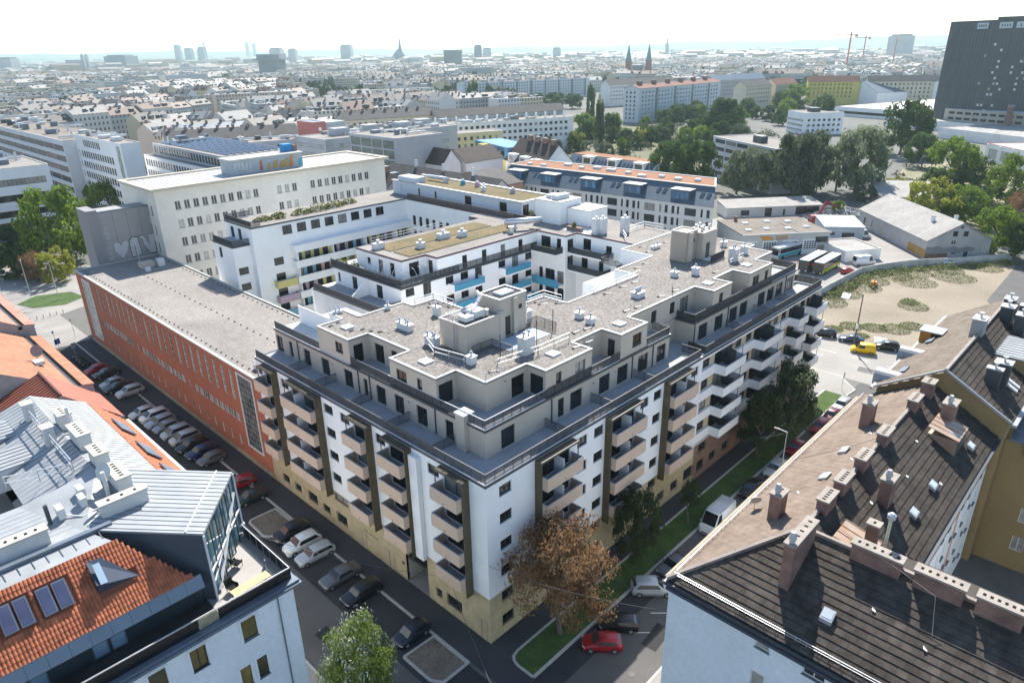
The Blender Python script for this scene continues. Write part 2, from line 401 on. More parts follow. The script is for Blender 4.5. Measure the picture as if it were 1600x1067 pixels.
# ---------------------------------------------------------------- main apartment building
mainb = thing('apartment_building', 'large new white and taupe apartment block with tan box balconies and stepped gravel roof', 'building')
FL = [6.35, 9.4, 12.45, 15.5]
def lx(y0, y1, Y=42.2): return (Y-y1, Y-y0)
base, upper = [], []
for a, e, p, q in ((38.1,39.85,1.1,2.35),(35.1,36.75,1.1,2.3),(31.2,33.45,1.1,2.6),(28.3,30,1.1,2.3),(24.6,26.9,1.05,2.6),(23.85,26.8,4.3,5.45),(7.2,8.15,1.05,2.3),(4.1,6.45,1.0,2.6),(34.6,36.1,4.3,5.45),(14.9,16.4,4.3,5.45),(6.5,7.9,4.3,5.45)):
    base.append((*lx(a,e), p, q, 'std'))
base += [(*lx(9.35,13.1), .12, 5.0, 'hole')]
COLS = [(2.25,6.0),(10.6,14.5),(17.2,20.8),(26.95,33.8),(36.8,40.3)]
for k, f in enumerate(FL):
    for a, e in ((24.65,26.5),(21.4,23.15),(14.95,16.6),(6.45,8.1),(34.35,36.1),(40.75,41.9)): upper.append((*lx(a,e), f+.95, f+2.12, 'std'))
    for a, e in COLS: upper.append((*lx(a+.35,e-.25), f+.06, f+2.35, 'tri' if e-a > 5 else 'door'))
facade(mainb, 0, 42.2, -PI2, 42.2, 0, 5.62, base, tanbrick, reveal=.28)
facade(mainb, 0, 42.2, -PI2, 42.2, 5.62, 18.6, upper, white, reveal=.22)
# entrance recess
b = MB(); b.box(2.6,9.35,.13, 2.75,13.1,5.0); b.quad((0,9.35,.13),(2.6,9.35,.13),(2.6,9.35,5),(0,9.35,5)); b.quad((0,13.1,.13),(2.6,13.1,.13),(2.6,13.1,5),(0,13.1,5)); b.quad((0,9.35,5.0),(0,13.1,5.0),(2.6,13.1,5.0),(2.6,9.35,5.0))
b.build('entrance_recess', taupe, mainb)
MB().box(0,9.4,.124, 2.6,13.05,.14).build('entrance_slab', concr, mainb)
d = MB().box(2.45,9.8,.15, 2.58,12.7,2.7).build('entrance_door', frmd, mainb)
for y in (9.95,11.35): MB().box(2.42,y,.25, 2.44,y+1.25,2.6).build('pane', darkgl, d)
MB().box(.3,9.36,3.1, 2.6,13.09,3.4).build('entrance_canopy', anth, mainb)
MB().box(-.55,9.2,5.3, -.02,10.45,17.7).build('white_pier', white, mainb)
# street doors and meter slots, numbers plate
dm = M('door_sand', (.45,.36,.24), .7, .08, 1)
for y0, y1, h in ((15.3,17.05,2.5),(20.6,22.4,2.4),(.45,1.9,2.5)):
    o = MB().box(-.05,y0,.13, -.01,y1,h).build('service_door', dm, mainb)
    MB().box(-.07,(y0+y1)/2-.02,.15, -.052,(y0+y1)/2+.02,h-.03).build('door_gap', frmd, o)
for y in (18.2, 19.2, 20.2): MB().box(-.04,y,2.75, -.01,y+.8,2.95).build('vent_slot', M('slot', (.3,.25,.16), .8), mainb)
MB().box(-.05,13.45,2.1, -.012,13.85,2.4).build('house_number_plate', frmd, mainb)

balcm = {}
def balcony(parent, x0, x1, y0, y1, f, mat, side, scr=True):
    """tan box balcony; side 'L' hangs on the wall x=0, 'R' on the wall y=0"""
    b = MB(); t = .09; zt = f+1.13; zb = f-.32
    b.box(x0,y0,zb, x1,y1,f, 0, 1)
    if side == 'L': b.box(x0,y0,f, x0+t,y1,zt); b.box(x0+t,y0,f, x1,y0+t,zt); b.box(x0+t,y1-t,f, x1,y1,zt)
    else: b.box(x0,y0,f, x1,y0+t,zt); b.box(x0,y0+t,f, x0+t,y1,zt); b.box(x1-t,y0+t,f, x1,y1,zt)
    o = b.build('balcony', [mat, paver], parent)
    c = MB(); e = .02
    if side == 'L': c.box(x0-e,y0-e,zt, x0+t+e,y1+e,zt+.04); c.box(x0+t+e,y0-e,zt, x1,y0+t+e,zt+.04); c.box(x0+t+e,y1-t-e,zt, x1,y1+e,zt+.04)
    else: c.box(x0-e,y0-e,zt, x1+e,y0+t+e,zt+.04); c.box(x0-e,y0+t+e,zt, x0+t+e,y1,zt+.04); c.box(x1-t-e,y0+t+e,zt, x1+e,y1,zt+.04)
    c.build('coping', M('zinc_coping', (.30,.36,.42), .4, .05, 1, metal=.3), o)
    if scr:
        s = MB()
        if side == 'L': ym = y0+(y1-y0)*.55; s.box(x0+.25,ym-.03,f, x1-.02,ym+.03,f+2.1)
        else: xm = x0+(x1-x0)*.5; s.box(xm-.03,y0+.25,f, xm+.03,y1-.02,f+2.1)
        s.build('divider', whitemt, o)
    q = MB(); 
    if side == 'L': q.box(x0-.05,(y0+y1)/2-.04,f-.05, x0,(y0+y1)/2+.04,f+.03)
    else: q.box((x0+x1)/2-.04,y0-.05,f-.05, (x0+x1)/2+.04,y0,f+.03)
    q.build('water_spout', anth, o)
    return o
for a, e in COLS:
    for f in FL: balcony(mainb, -1.55, -.0, a+.06, e, f, tan, 'L', e-a > 5)
    b = MB(); z = 5.0
    while z < 18.2:
        z2 = min(18.2, z+1.5); b.box(-.88,a-.06,z, -.012,a+.055,z2-.012); z = z2
    b.box(-.88,a+.06,18.0, -.012,e+.1,18.2); b.box(-.84,e-.0,15.5, -.76,e+.08,18.0)
    b.build('bronze_screen', bronze, mainb)
    MB().box(-.9,a+.0,18.2, -.82,e+.1,18.26).build('canopy_edge', anth, mainb)

# right-hand front
base, upper = [], []
for a, e, p, q in ((29.3,30.95,1.1,2.5),(32.5,34.15,1.1,2.5),(35.6,37.9,1.1,2.9),(1.7,3.4,1.1,2.5),(1.7,3.4,4.2,5.45),(9.2,11,1.1,2.5),(13,14.6,1.1,2.5),(15.8,17.4,1.1,2.5),(20,22,1.1,2.5),(24.3,25.9,1.1,2.5),
    (13,14.6,4.2,5.45),(15.8,17.4,4.2,5.45),(24.3,25.9,4.2,5.45),(27,28.7,4.2,5.45),(35.3,36.7,4.2,5.45)): base.append((a,e,p,q,'std'))
RC = [(6.6,12.1),(17.75,23.5),(29.1,34.6)]
for f in FL:
    for a in (1.7,13,15.8,24.3,27.0,35.3): upper.append((a,a+1.62,f+.95,f+2.15,'std'))
    for a, e in RC: upper.append((a+.4,e-.3,f+.06,f+2.35,'tri'))
facade(mainb, 0, 0, 0, 37.9, 0, 5.62, base, tanbrick, reveal=.28)
facade(mainb, 0, 0, 0, 37.9, 5.62, 18.6, upper, white, reveal=.22)
for a, e in RC:
    for f in FL: balcony(mainb, a+.06, e, -1.55, 0, f, tan, 'R')
    b = MB(); z = 5.0
    while z < 18.2:
        z2 = min(18.2, z+1.5); b.box(a-.06,-.88,z, a+.055,-.012,z2-.012); z = z2
    b.box(a+.06,-.88,18.0, e+.1,-.012,18.2); b.box(e,-.84,15.5, e+.08,-.76,18.0)
    b.build('bronze_screen', bronze, mainb)
    MB().box(a,-.9,18.2, e+.1,-.82,18.26).build('canopy_edge', anth, mainb)
# white zigzag section
base = [(a-37.9,e-37.9,p,q,'std') for a,e,p,q in ((42.3,44.1,1.1,2.5),(46,47.8,1.1,2.5),(50.4,52.3,1.0,2.6),(56,57.8,1.1,2.5),(60,61.8,1.1,2.5),(64.4,66.2,1.1,2.5),(69,71,1.1,2.5),(39,40.8,1.0,2.6),(39,41,4.0,5.3),(48.5,50,4.0,5.3),(60,62,4.0,5.3))]
facade(mainb, 37.9, .0, 0, 37.3, 0, 5.55, base, brownbr, reveal=.28)
MB().box(48.4,-.05,.13, 49.65,-.01,2.6).build('service_door', M('door_rust', (.33,.16,.11), .7), mainb)
up = []; BA = [(41.35,46.9),(52.3,58.4),(63.8,67.3),(70.3,74.5)]
for f in FL:
    for a, e in ((38.7,40.4),(47.3,49),(50.3,52),(58.9,60.4),(61.5,63.2),(68.2,70)): up.append((a-37.9,e-37.9,f+.95,f+2.2,'std'))
    for a, e in BA: up.append((a+.35-37.9,e-.4-37.9,f+.05,f+2.3,'tri'))
beige = M('beige_render', (.56,.47,.34), .9, .07, .6)
facade(mainb, 37.9, .36, 0, 37.3, 5.55, 18.0, up, beige, reveal=.18)
MB().box(37.9,.0,17.95, 75.2,.36,18.6).build('parapet_band', white, mainb)
MB().box(37.9,.0,5.55, 75.2,.35,5.62).build('band_soffit', white, mainb)
for li, f in enumerate(FL):
    zt, zb = f+.86, f-.42; b = MB(); t = .1; x = 37.9
    for a, e in BA:
        b.box(x,0,zb, a,.34,zt)                           # flush band
        b.box(a,-1.52,zb, a+t,.34,zt); b.box(a+t,-1.52,zb, e,-1.52+t,zt); b.box(e-t,-1.52+t,zb, e,.34,zt)
        b.box(a+t,-1.42,f-.3, e-t,.34,f, 0, 1); x = e
    b.box(x,0,zb, 75.2,.34,zt)
    o = b.build('balcony_band', [white, paver], mainb)
    for a, e in BA:
        MB().box(a+.02,-1.54,zt, e,-1.4,zt+.035).build('coping', MATS['zinc_coping'], o)
        MB().box(a+(e-a)*.5,-1.35,f, a+(e-a)*.5+.07,.3,f+(2.3 if li == 3 else 1.2)).build('privacy_screen', anth, o)
        if li < 3 or a < 60: MB().box(a+(e-a)*.82,-1.36,f, a+(e-a)*.82+.06,-1.3,f+2.6).build('balcony_post', anth, o)
    if li == 3:
        for a, e in BA[:3]: MB().box(a+.3,-.5,f+2.55, e-1.2,-.42,f+2.63).build('awning_rail', anth, o)
# far end and rear faces, plain
b = MB()
b.quad((75.2,0,0),(75.2,22,0),(75.2,22,18.6),(75.2,0,18.6)); b.quad((0,42.2,0),(0,42.2,18.6),(14,42.2,18.6),(14,42.2,0))
b.build('wall', white, mainb)
# courtyard faces with their windows
facade(mainb, 14, 42.2, PI2, .01, 0, 1, [], white)
# terrace one (18.5)
P6 = [(0,0),(75.2,0),(75.2,22),(60,24.3),(44.3,24.3),(44.3,18.65),(28.9,18.65),(18.8,28.6),(14,30.5),(14,42.2),(0,42.2)]
b = MB(); b.poly([(x,y,18.46) for x,y in P6]); b.build('terrace_floor', paver, mainb)
# joints between slabs: thin dividers along the terrace, dark fascia and railing
b = MB(); b.box(-.07,-.07,18.3, .22,42.2,18.64); b.box(.22,-.07,18.3, 75.25,.22,18.64); b.build('parapet_sheet', anth, mainb)
b = MB(); b.box(-.09,-.09,18.64, .10,42.2,18.67); b.box(.1,-.09,18.64, 75.25,.1,18.67); b.build('parapet_edge', whitemt, mainb)
railing(mainb, [(.14,42.0),(.14,21.2)], 18.62, 1.0, .10); railing(mainb, [(.14,21.2),(.14,.14)], 18.62, 1.0, .10); railing(mainb, [(.14,.14),(19,.14)], 18.62, 1.0, .10)
railing(mainb, [(19,.14),(37.4,.14),(37.4,2.8)], 18.62, 1.0, .10)
railing(mainb, [(38.6,2.6),(38.6,.14),(57,.14)], 18.62, 1.05, .07, anth, bw=.024); railing(mainb, [(57,.14),(75.0,.14),(75.0,4.2),(71.6,4.2)], 18.62, 1.05, .07, anth, bw=.024)
for y in (7.6,14.6,21.4,28.4,34.6): railing(mainb, [(.3,y),(3.15,y)], 18.5, 1.0, .12, name='terrace_divider')
for x in (11.6,19.2,27.4): railing(mainb, [(x,.3),(x,3.15)], 18.5, 1.0, .12, name='terrace_divider')
for x in (49.2,57.3,64.5): railing(mainb, [(x,.3),(x,2.95)], 18.5, 1.0, .14, name='terrace_divider')
# storey six
o6 = [(*lx(a,e), 18.56, 20.75, 'door') for a,e in ((40.5,42.0),(38.1,38.9),(33.9,35.4),(29.7,31.4),(24.9,26.6),(22.0,22.75),(18.7,20.4),(15.5,17.1),(11.7,13.4),(7.7,8.9))]
facade(mainb, 3.2, 42.2, -PI2, 39.0, 18.46, 21.5, o6, taupe, reveal=.22)
o6 = [(a-3.2,e-3.2,18.56,20.75,'door') for a,e in ((5.3,7.2),(13.7,14.7),(15.7,17.7),(20.7,22.7),(24.1,26.2),(28.2,30.3),(32.2,34.2))]
facade(mainb, 3.2, 3.2, 0, 31.7, 18.46, 21.5, o6, taupe, reveal=.22)
b = MB(); b.quad((34.9,3.2,18.46),(34.9,5.8,18.46),(34.9,5.8,21.5),(34.9,3.2,21.5)); b.build('wall', taupe, mainb)
facade(mainb, 34.9, 5.8, 0, 5.4, 18.46, 21.5, [(2.2,3.2,18.56,20.7,'door')], taupe, reveal=.2)
facade(mainb, 40.3, 5.8, -PI2, 2.8, 18.46, 21.5, [], taupe)
o6 = [(a-40.3,a+2.3-40.3,18.56,20.75,'tri') for a in (41.7,45.9,50.0,53.0,58.6,61.6,64.6,68.4)]
facade(mainb, 40.3, 3.0, 0, 30.9, 18.46, 21.5, o6, taupe, reveal=.22)
b = MB(); b.quad((71.2,3.0,18.46),(71.2,20,18.46),(71.2,20,21.5),(71.2,3.0,21.5)); b.quad((3.2,42.2,18.46),(14,42.2,18.46),(14,42.2,21.5),(3.2,42.2,21.5)); b.build('wall', taupe, mainb)
P7 = [(3.2,3.2),(34.9,3.2),(34.9,5.8),(40.3,5.8),(40.3,3.0),(71.2,3.0),(71.2,20),(60,24.3),(44.3,24.3),(44.3,18.65),(28.9,18.65),(18.8,28.6),(14,30.5),(14,42.2),(3.2,42.2)]
b = MB(); b.poly([(x,y,21.5) for x,y in P7]); b.build('terrace_floor', paver, mainb)
b = MB(); b.box(3.08,3.08,21.36, 3.3,42.3,21.66); b.box(3.3,3.08,21.36, 34.96,3.3,21.66); b.box(40.24,2.88,21.36, 71.3,3.1,21.66); b.box(40.24,3.1,21.36, 40.4,5.8,21.66); b.build('parapet_sheet', anth, mainb)
b = MB(); b.box(3.06,25.2,21.66, 3.32,42.3,21.69); b.box(3.06,3.06,21.66, 3.3,5.5,21.69); b.box(3.3,3.06,21.66, 11.6,3.3,21.69); b.box(19.6,3.06,21.66, 24.4,3.3,21.69); b.box(30,3.06,21.66, 35,3.3,21.69); b.box(62.6,2.86,21.66, 71.3,3.1,21.69); b.build('parapet_edge', whitemt, mainb)
railing(mainb, [(3.26,42.0),(3.26,18)], 21.66, .95, .10); railing(mainb, [(3.26,18),(3.26,3.26),(12,3.26)], 21.66, .95, .10, top=whitemt)
railing(mainb, [(12,3.26),(34.8,3.26),(34.8,5.7)], 21.66, .95, .10); railing(mainb, [(40.4,5.6),(40.4,3.06),(55,3.06)], 21.66, .98, .07, anth, bw=.024); railing(mainb, [(55,3.06),(71.1,3.06),(71.1,9.5),(68,9.5)], 21.66, .98, .07, anth, bw=.024)
MB().box(2.7,5.55,18.5, 3.9,6.75,22.35).build('flue_shaft', taupe, mainb); MB().box(2.6,5.45,22.35, 4.0,6.85,22.5).build('shaft_cap', whitemt, mainb)
# downpipes on storey six
for y in (36.6,23.6,21.4,10.3): MB().box(3.08,y,18.5, 3.19,y+.1,21.3).build('downpipe', anth, mainb)
for x in (12.6,26.9,31.2,40.5,49.4,67.8): MB().box(x,3.08 if x < 40 else 2.88,18.5, x+.1,3.19 if x < 40 else 2.99,21.3).build('downpipe', anth, mainb)
# storey seven with stepped outline
P8 = [(3.2,31.4),(3.2,25),(5.9,25),(5.9,17.6),(3.3,17.6),(3.3,10.1),(5.95,10.1),(5.95,5.85),(11.85,5.85),(11.85,3.3),(19.35,3.3),(19.35,5.95),(24.55,5.95),(24.55,3.2),(29.75,3.2),(29.75,5.9),(44.95,5.9),(44.95,3.05),(49.85,3.05),(49.85,5.75),(55.1,5.75),(55.1,3.05),(62.2,3.05),(62.2,5.75),(67.9,5.75),(67.9,9.6),(70,9.6),(70,24.3),(53.85,24.3),(53.85,18.5),(44.3,18.5),(44.3,14.65),(28.9,14.65),(28.9,18.65),(18.8,18.65),(18.8,28.6),(15.3,28.6),(15.3,30.5),(8.5,30.5),(8.5,34.1),(6.6,34.1),(6.6,31.4)]
W8 = {0: [(3.6,5.1,22.5,23.85,'std')], 2: [(1.1,2.8,21.56,23.85,'door'),(4.2,5.2,22.9,23.85,'std')], 4: [(1.1,2.8,22.4,23.85,'std'),(4.5,5.3,22.3,23.85,'std')], 1: [(.6,1.9,21.56,23.8,'door')],
      5: [(.3,2.2,21.56,23.85,'door')], 7: [(3.6,5.5,21.56,23.85,'door')], 8: [(.4,2.2,21.56,23.85,'door')], 9: [(1.6,2.5,22.4,23.85,'std'),(4.7,6.4,22.3,23.9,'std')], 11: [(.9,2.0,22.7,23.85,'std')], 12: [(.9,1.9,21.56,23.8,'door')], 13: [(2.3,4.1,22.3,23.9,'std')],
      15: [(1.2,2.3,22.6,23.85,'std'),(5,6.2,22.3,23.9,'std'),(9.3,10.5,22.3,23.9,'std'),(11.7,13.8,21.56,23.9,'door')], 17: [(1.6,2.7,22.3,23.9,'std')], 19: [(2.2,3.6,21.56,23.8,'door')], 21: [(1.1,3.1,22.3,23.9,'std'),(4.9,6.0,22.3,23.9,'std')], 23: [(1.6,2.8,22.3,23.8,'std')]}
n = len(P8)
for i in range(n):
    a, e = P8[i], P8[(i+1) % n]; L = math.hypot(e[0]-a[0], e[1]-a[1]); th = math.atan2(e[1]-a[1], e[0]-a[0])
    facade(mainb, a[0], a[1], th, L, 21.5, 24.62, W8.get(i, []), taupe if i < 26 else white, reveal=.2)
b = MB(); b.poly([(x,y,24.6) for x,y in P8]); b.build('gravel_roof', gravel, mainb)
b = MB()
for i in range(n):
    a, e = Vector(P8[i]), Vector(P8[(i+1) % n]); d = (e-a).normalized(); q = Vector((-d.y, d.x)); m = (a+e)/2+q*.1
    b.obox((m.x,m.y,24.65), ((e-a).x/2+d.x*.06,(e-a).y/2+d.y*.06,0), (q.x*.15,q.y*.15,0), (0,0,.06+.0006*(i % 3)))
b.build('roof_coping', coping, mainb)
b = MB()
for i in range(26):
    a, e = Vector(P8[i]), Vector(P8[(i+1) % n]); d = (e-a).normalized(); q = Vector((d.y, -d.x)); m = (a+e)/2+q*.03
    b.obox((m.x,m.y,24.55), ((e-a).x/2,(e-a).y/2,0), (q.x*.03,q.y*.03,0), (0,0,.035))
b.build('drip_edge', anth, mainb)
# light walls inside the recessed terraces
MB().box(6.5,31.5,21.52, 6.62,41.5,24.0).build('white_wall', white, mainb); MB().box(3.9,31.6,21.505, 6.45,42,21.53).build('terrace_slab', M('pale_slab', (.62,.62,.61), .8, .05, .5), mainb)
# courtyard side walls (white) and terraces
cw = MB()
for (x0,y0,x1,y1) in ((14,42.2,14,30.5),(14,30.5,18.8,28.6),(18.8,28.6,28.9,18.65),(28.9,18.65,44.3,18.65),(44.3,18.65,44.3,24.3),(44.3,24.3,60,24.3)):
    cw.quad((x0,y0,0),(x1,y1,0),(x1,y1,21.5),(x0,y0,21.5))
cw.build('courtyard_wall', white, mainb)
# stair and lift towers on the roof
def stair_tower(x0, y0, xs):
    t = None
    return t
def box_part(name, x0,y0,z0,x1,y1,z1, mat, parent, top=None):
    return MB().box(x0,y0,z0,x1,y1,z1, 0, 1 if top else None).build(name, [mat, top] if top else mat, parent)
tw = box_part('plant_room', 9.5,12.35,24.6, 14.9,16.5,27.6, taupe, mainb, gravel)
b = MB()
for q in ((9.4,12.25,27.6,15,12.5,27.75),(9.4,12.5,27.6,9.65,16.6,27.75),(9.65,16.35,27.6,15,16.6,27.75),(14.75,12.5,27.6,15,16.35,27.75)): b.box(*q)
b.build('coping', coping, tw)
tl = box_part('lift_tower', 15.0,12.75,24.6, 19.2,16.1,28.95, taupe, mainb)
b = MB()
for q in ((14.9,12.65,28.95,19.3,12.95,29.15),(14.9,12.95,28.95,15.2,16.2,29.15),(15.2,15.9,28.95,19.3,16.2,29.15),(19.0,12.95,28.95,19.3,15.9,29.15)): b.box(*q)
b.build('coping', coping, tl)
MB().box(15.2,12.95,28.955, 19.0,15.9,28.97).build('tower_roof', M('dark_bitumen', (.06,.055,.06), .9), tl); MB().box(16.2,13.6,28.975, 18.2,15.0,29.25).build('smoke_hatch', whitemt, tl)
box_part('pilaster', 14.55,12.3,24.6, 15.35,12.72,27.9, taupe, tl); box_part('pilaster', 16.9,12.4,24.6, 17.5,12.72,28.9, taupe, tl)
MB().box(15.5,12.7,24.7, 16.6,12.74,26.9).build('tower_door', frmd, tl); MB().box(18.0,12.71,27.3, 18.5,12.745,27.8).build('tower_window', frmd, tl)
# ladder
b = MB(); b.bar((9.4,14.2,24.6),(9.4,14.2,28.6),.03); b.bar((9.4,13.7,24.6),(9.4,13.7,28.6),.03)
for k in range(12): b.bar((9.4,13.7,24.9+k*.28),(9.4,14.2,24.9+k*.28),.018)
b.build('ladder', steel, tw)
# ventilation plant: ducts and silver drums
b = MB(); b.box(10.2,13.0,27.8, 11.4,13.9,28.3); b.box(11.7,13.2,27.75, 13.2,14.6,28.5); b.build('vent_unit', whitemt, tw)
MB().tube([(11.4,13.5,28.1),(12.4,14.2,28.5),(13.6,14.8,28.6),(14.2,15.0,29.3),(14.2,15.6,29.6)], .28, 10).build('duct', M('foil_duct', (.78,.70,.68), .3, .1, 2, metal=.5), tw, True)
MB().tube([(10.6,14.2,27.7),(10.6,14.2,28.3)], .3, 10).build('vent_drum', steel, tw); MB().tube([(13.4,13.2,27.7),(13.4,13.2,28.4)], .26, 10).build('vent_drum', steel, tw)
MB().tube([(12.0,15.4,28.0),(13.8,15.7,28.0)], .35, 10).build('duct', steel, tw, True)
b = MB()
for k in range(5): b.bar((9.7+k*.35,15.2,27.7),(9.7+k*.35,15.2,28.5),.02); b.bar((9.7,14.6+k*.3,28.3),(11.2,14.6+k*.3,28.3),.02)
b.build('pipe_frame', steel, tw)
tw2 = box_part('lift_tower', 54.1,12.9,24.6, 57.2,15.5,29.0, M('tower_taupe', (.43,.36,.30), .9, .04, .5), mainb)
box_part('plant_room', 57.2,11.9,24.6, 61.4,15.2,28.6, taupe, tw2); box_part('pilaster', 54.5,12.55,24.6, 55.5,12.9,29.0, taupe, tw2)
MB().box(58.3,11.86,24.65, 59.3,11.9,26.9).build('tower_door', frmd, tw2); MB().box(56.1,12.86,27.3, 56.5,12.9,27.8).build('tower_window', frmd, tw2)
b = MB()
for q in ((54.0,12.8,29.0,57.3,13.05,29.15),(54.0,13.05,29.0,54.25,15.6,29.15),(54.25,15.35,29.0,57.3,15.6,29.15),(57.05,13.05,29.0,57.3,15.35,29.15)): b.box(*q)
b.build('coping', coping, tw2)
for x, y in ((58.2,12.8),(59.4,13.2),(60.5,12.9),(59.0,14.2),(60.4,14.4)): MB().tube([(x,y,28.6),(x,y,29.3)], .22, 8).build('vent_drum', steel, tw2)
# rooftop vents, skylights, anchors, guard rails
def vent_box(x, y, lx_, ly_, h, nf, name='vent_shaft'):
    o = MB().box(x-lx_/2,y-ly_/2,24.6, x+lx_/2,y+ly_/2,24.6+h).build(name, whitemt, mainb)
    c = MB(); c.box(x-lx_/2-.08,y-ly_/2-.08,24.6+h, x+lx_/2+.08,y+ly_/2+.08,24.66+h); c.build('cover_plate', steel, o)
    for k in range(nf):
        fx = x+(lx_*(k+.5)/nf-lx_/2 if lx_ >= ly_ else (.12 if k % 2 else -.12)); fy = y+(0 if lx_ >= ly_ else ly_*(k+.5)/nf-ly_/2)
        MB().tube([(fx,fy,24.66+h),(fx,fy,24.95+h),(fx,fy,24.95+h),(fx,fy,25.05+h),(fx,fy,25.2+h)], [.11,.11,.2,.2,.06], 8).build('vent_cowl', steel, o)
    return o
vent_box(9.6,22.9,.8,2.2,.75,3); vent_box(8.7,17.0,.8,1.7,1.0,3); vent_box(15.1,23.7,.6,.9,1.1,1); vent_box(12.6,19.2,.6,.9,.9,1); vent_box(8.2,10.2,.8,.8,.85,1)
vent_box(14.0,7.9,1.6,1.1,1.9,2); vent_box(25.8,10.2,.8,.8,.7,1); vent_box(25.2,8.1,.8,.8,.7,1); vent_box(20.6,13.9,.8,.8,1.5,1); vent_box(36.7,9.3,1.5,1.1,.7,4); vent_box(47.2,10.4,.8,.8,.7,1); vent_box(49.9,8.7,.8,.8,1.0,1); vent_box(59.6,8.0,1.1,1.1,1.9,2); vent_box(64.2,8.6,.9,.9,1.2,1); vent_box(12.4,29.9,.5,.5,.5,1); vent_box(7.4,33.4,1.0,.6,.3,2); vent_box(58,20.5,1.8,.6,.5,2); vent_box(66,13,.8,.8,.8,1)
MB().tube([(6.3,6.1,24.6),(6.3,6.1,25.3),(6.45,6.1,25.5),(6.6,6.1,25.4)], .06, 6).build('vent_pipe', steel, mainb)
for x, y in ((5.4,28.4),(5.3,14.0),(15.5,5.5),(27.2,5.4),(47.4,5.3),(58.7,5.4)):
    o = MB().box(x-.62,y-.62,24.6, x+.62,y+.62,24.8).build('skylight', whitemt, mainb)
    b = MB(); z = 24.8; b.poly([(x-.6,y-.6,z),(x+.6,y-.6,z),(x,y,z+.14)]); b.poly([(x+.6,y-.6,z),(x+.6,y+.6,z),(x,y,z+.14)]); b.poly([(x+.6,y+.6,z),(x-.6,y+.6,z),(x,y,z+.14)]); b.poly([(x-.6,y+.6,z),(x-.6,y-.6,z),(x,y,z+.14)])
    b.build('dome', M('dome_white', (.82,.82,.8), .3, .03, 1), o)
pad = M('rubber_pad', (.03,.03,.032), .8)
apm = MB().box(-.32,-.14,0, .32,.14,.1).mesh('anchor_pad', pad); arm = MB().bar((0,0,.1),(.5,-.9,.12),.02).bar((.5,-.9,.12),(.52,-.95,.5),.02).mesh('anchor_arm', steel)
for x, y, r in ((4.4,30.3,.5),(5.6,30.6,.4),(5.2,27.2,.2),(6.3,26.6,.3),(6.6,25.4,.4),(7.2,24.4,.1),(17.2,27.6,.9),(17.9,26.8,.7),(16.2,26.6,1),(18,24.9,.8),(26.4,17.8,.5),(27.4,17.6,.6),(27.9,15.6,.4),(26.2,16.9,.3),(31,7.4,.9),(33,7.2,.8),(21.5,7.6,1),(23.2,7.4,.8),(34.8,13.2,.2),(38.5,13.4,.3),(41,13.2,.5),(38.5,7.4,.4),(41.6,7.2,.6),(45.6,15.8,.6),(47,16.8,.4),(49.6,17.2,.2),(52.3,7.2,.9),(55.2,20.3,.5),(57.2,22.9,.2),(62,21.5,.4),(64,17,.3),(20.2,4.8,.9),(18.2,5.0,.7),(8.0,7.4,.5)):
    o = new('roof_anchor', apm, mainb, (x,y,24.602), r); new('anchor_arm', arm, o)
handrail(mainb, [(8.3,17.6),(6.9,14.5),(7.6,10.6)], 24.62, 1.0); handrail(mainb, [(9.2,7.4),(14.4,6.6),(19.4,6.5)], 24.62, 1.0)
handrail(mainb, [(15.5,28.4),(18.5,28.4),(18.5,24.5)], 24.62, .9); handrail(mainb, [(25.6,18.4),(28.7,18.4),(28.7,15.4)], 24.62, .9); handrail(mainb, [(34,14.4),(44,14.4)], 24.62, .7); handrail(mainb, [(57,7.2),(61.5,7.4)], 24.62, .9)
railing(mainb, [(12.6,8.6),(12.6,11.6),(9.6,11.6)], 24.62, 1.0, .14, name='roof_railing'); railing(mainb, [(20.8,9.6),(20.8,12.6),(19.3,12.6)], 24.62, 1.1, .14, name='roof_railing'); railing(mainb, [(56.5,10.0),(60.6,10.0)], 24.62, 1.1, .1, anth, name='roof_railing')
MB().box(13.0,9.4,24.61, 19.6,12.2,24.66).build('roof_deck', M('blue_deck', (.34,.42,.5), .7, .06, .6), mainb); MB().box(57.2,10.2,24.61, 61.4,11.8,24.66).build('roof_deck', MATS['pale_slab'], mainb)
for x, y, h in ((11.2,9.0,2.6),(16.2,8.4,2.9),(20.6,9.9,2.6),(60.9,10.6,3.0),(40.2,6.4,1.2)): MB().bar((x,y,24.6),(x,y,24.6+h),.035).build('lightning_rod', anth, mainb)
# small round wall lamps and spouts on the upper storeys
lm = MB().box(-.07,-.05,-.06, .07,0,.06).mesh('wall_lamp', anth)
for x, y, z, th in ((3.17,28.9,20.6,-PI2),(3.17,14.6,20.6,-PI2),(3.17,36.2,20.6,-PI2),(8.6,5.82,23.9,0),(3.2+16.4,3.17,20.5,0),(23.6,3.17,20.5,0),(31.2,3.17,20.5,0),(44.9,2.97,20.6,0),(57.4,2.97,20.6,0),(20.8,5.92,23.9,0)):
    new('wall_lamp', lm, mainb, (x,y,z), th)
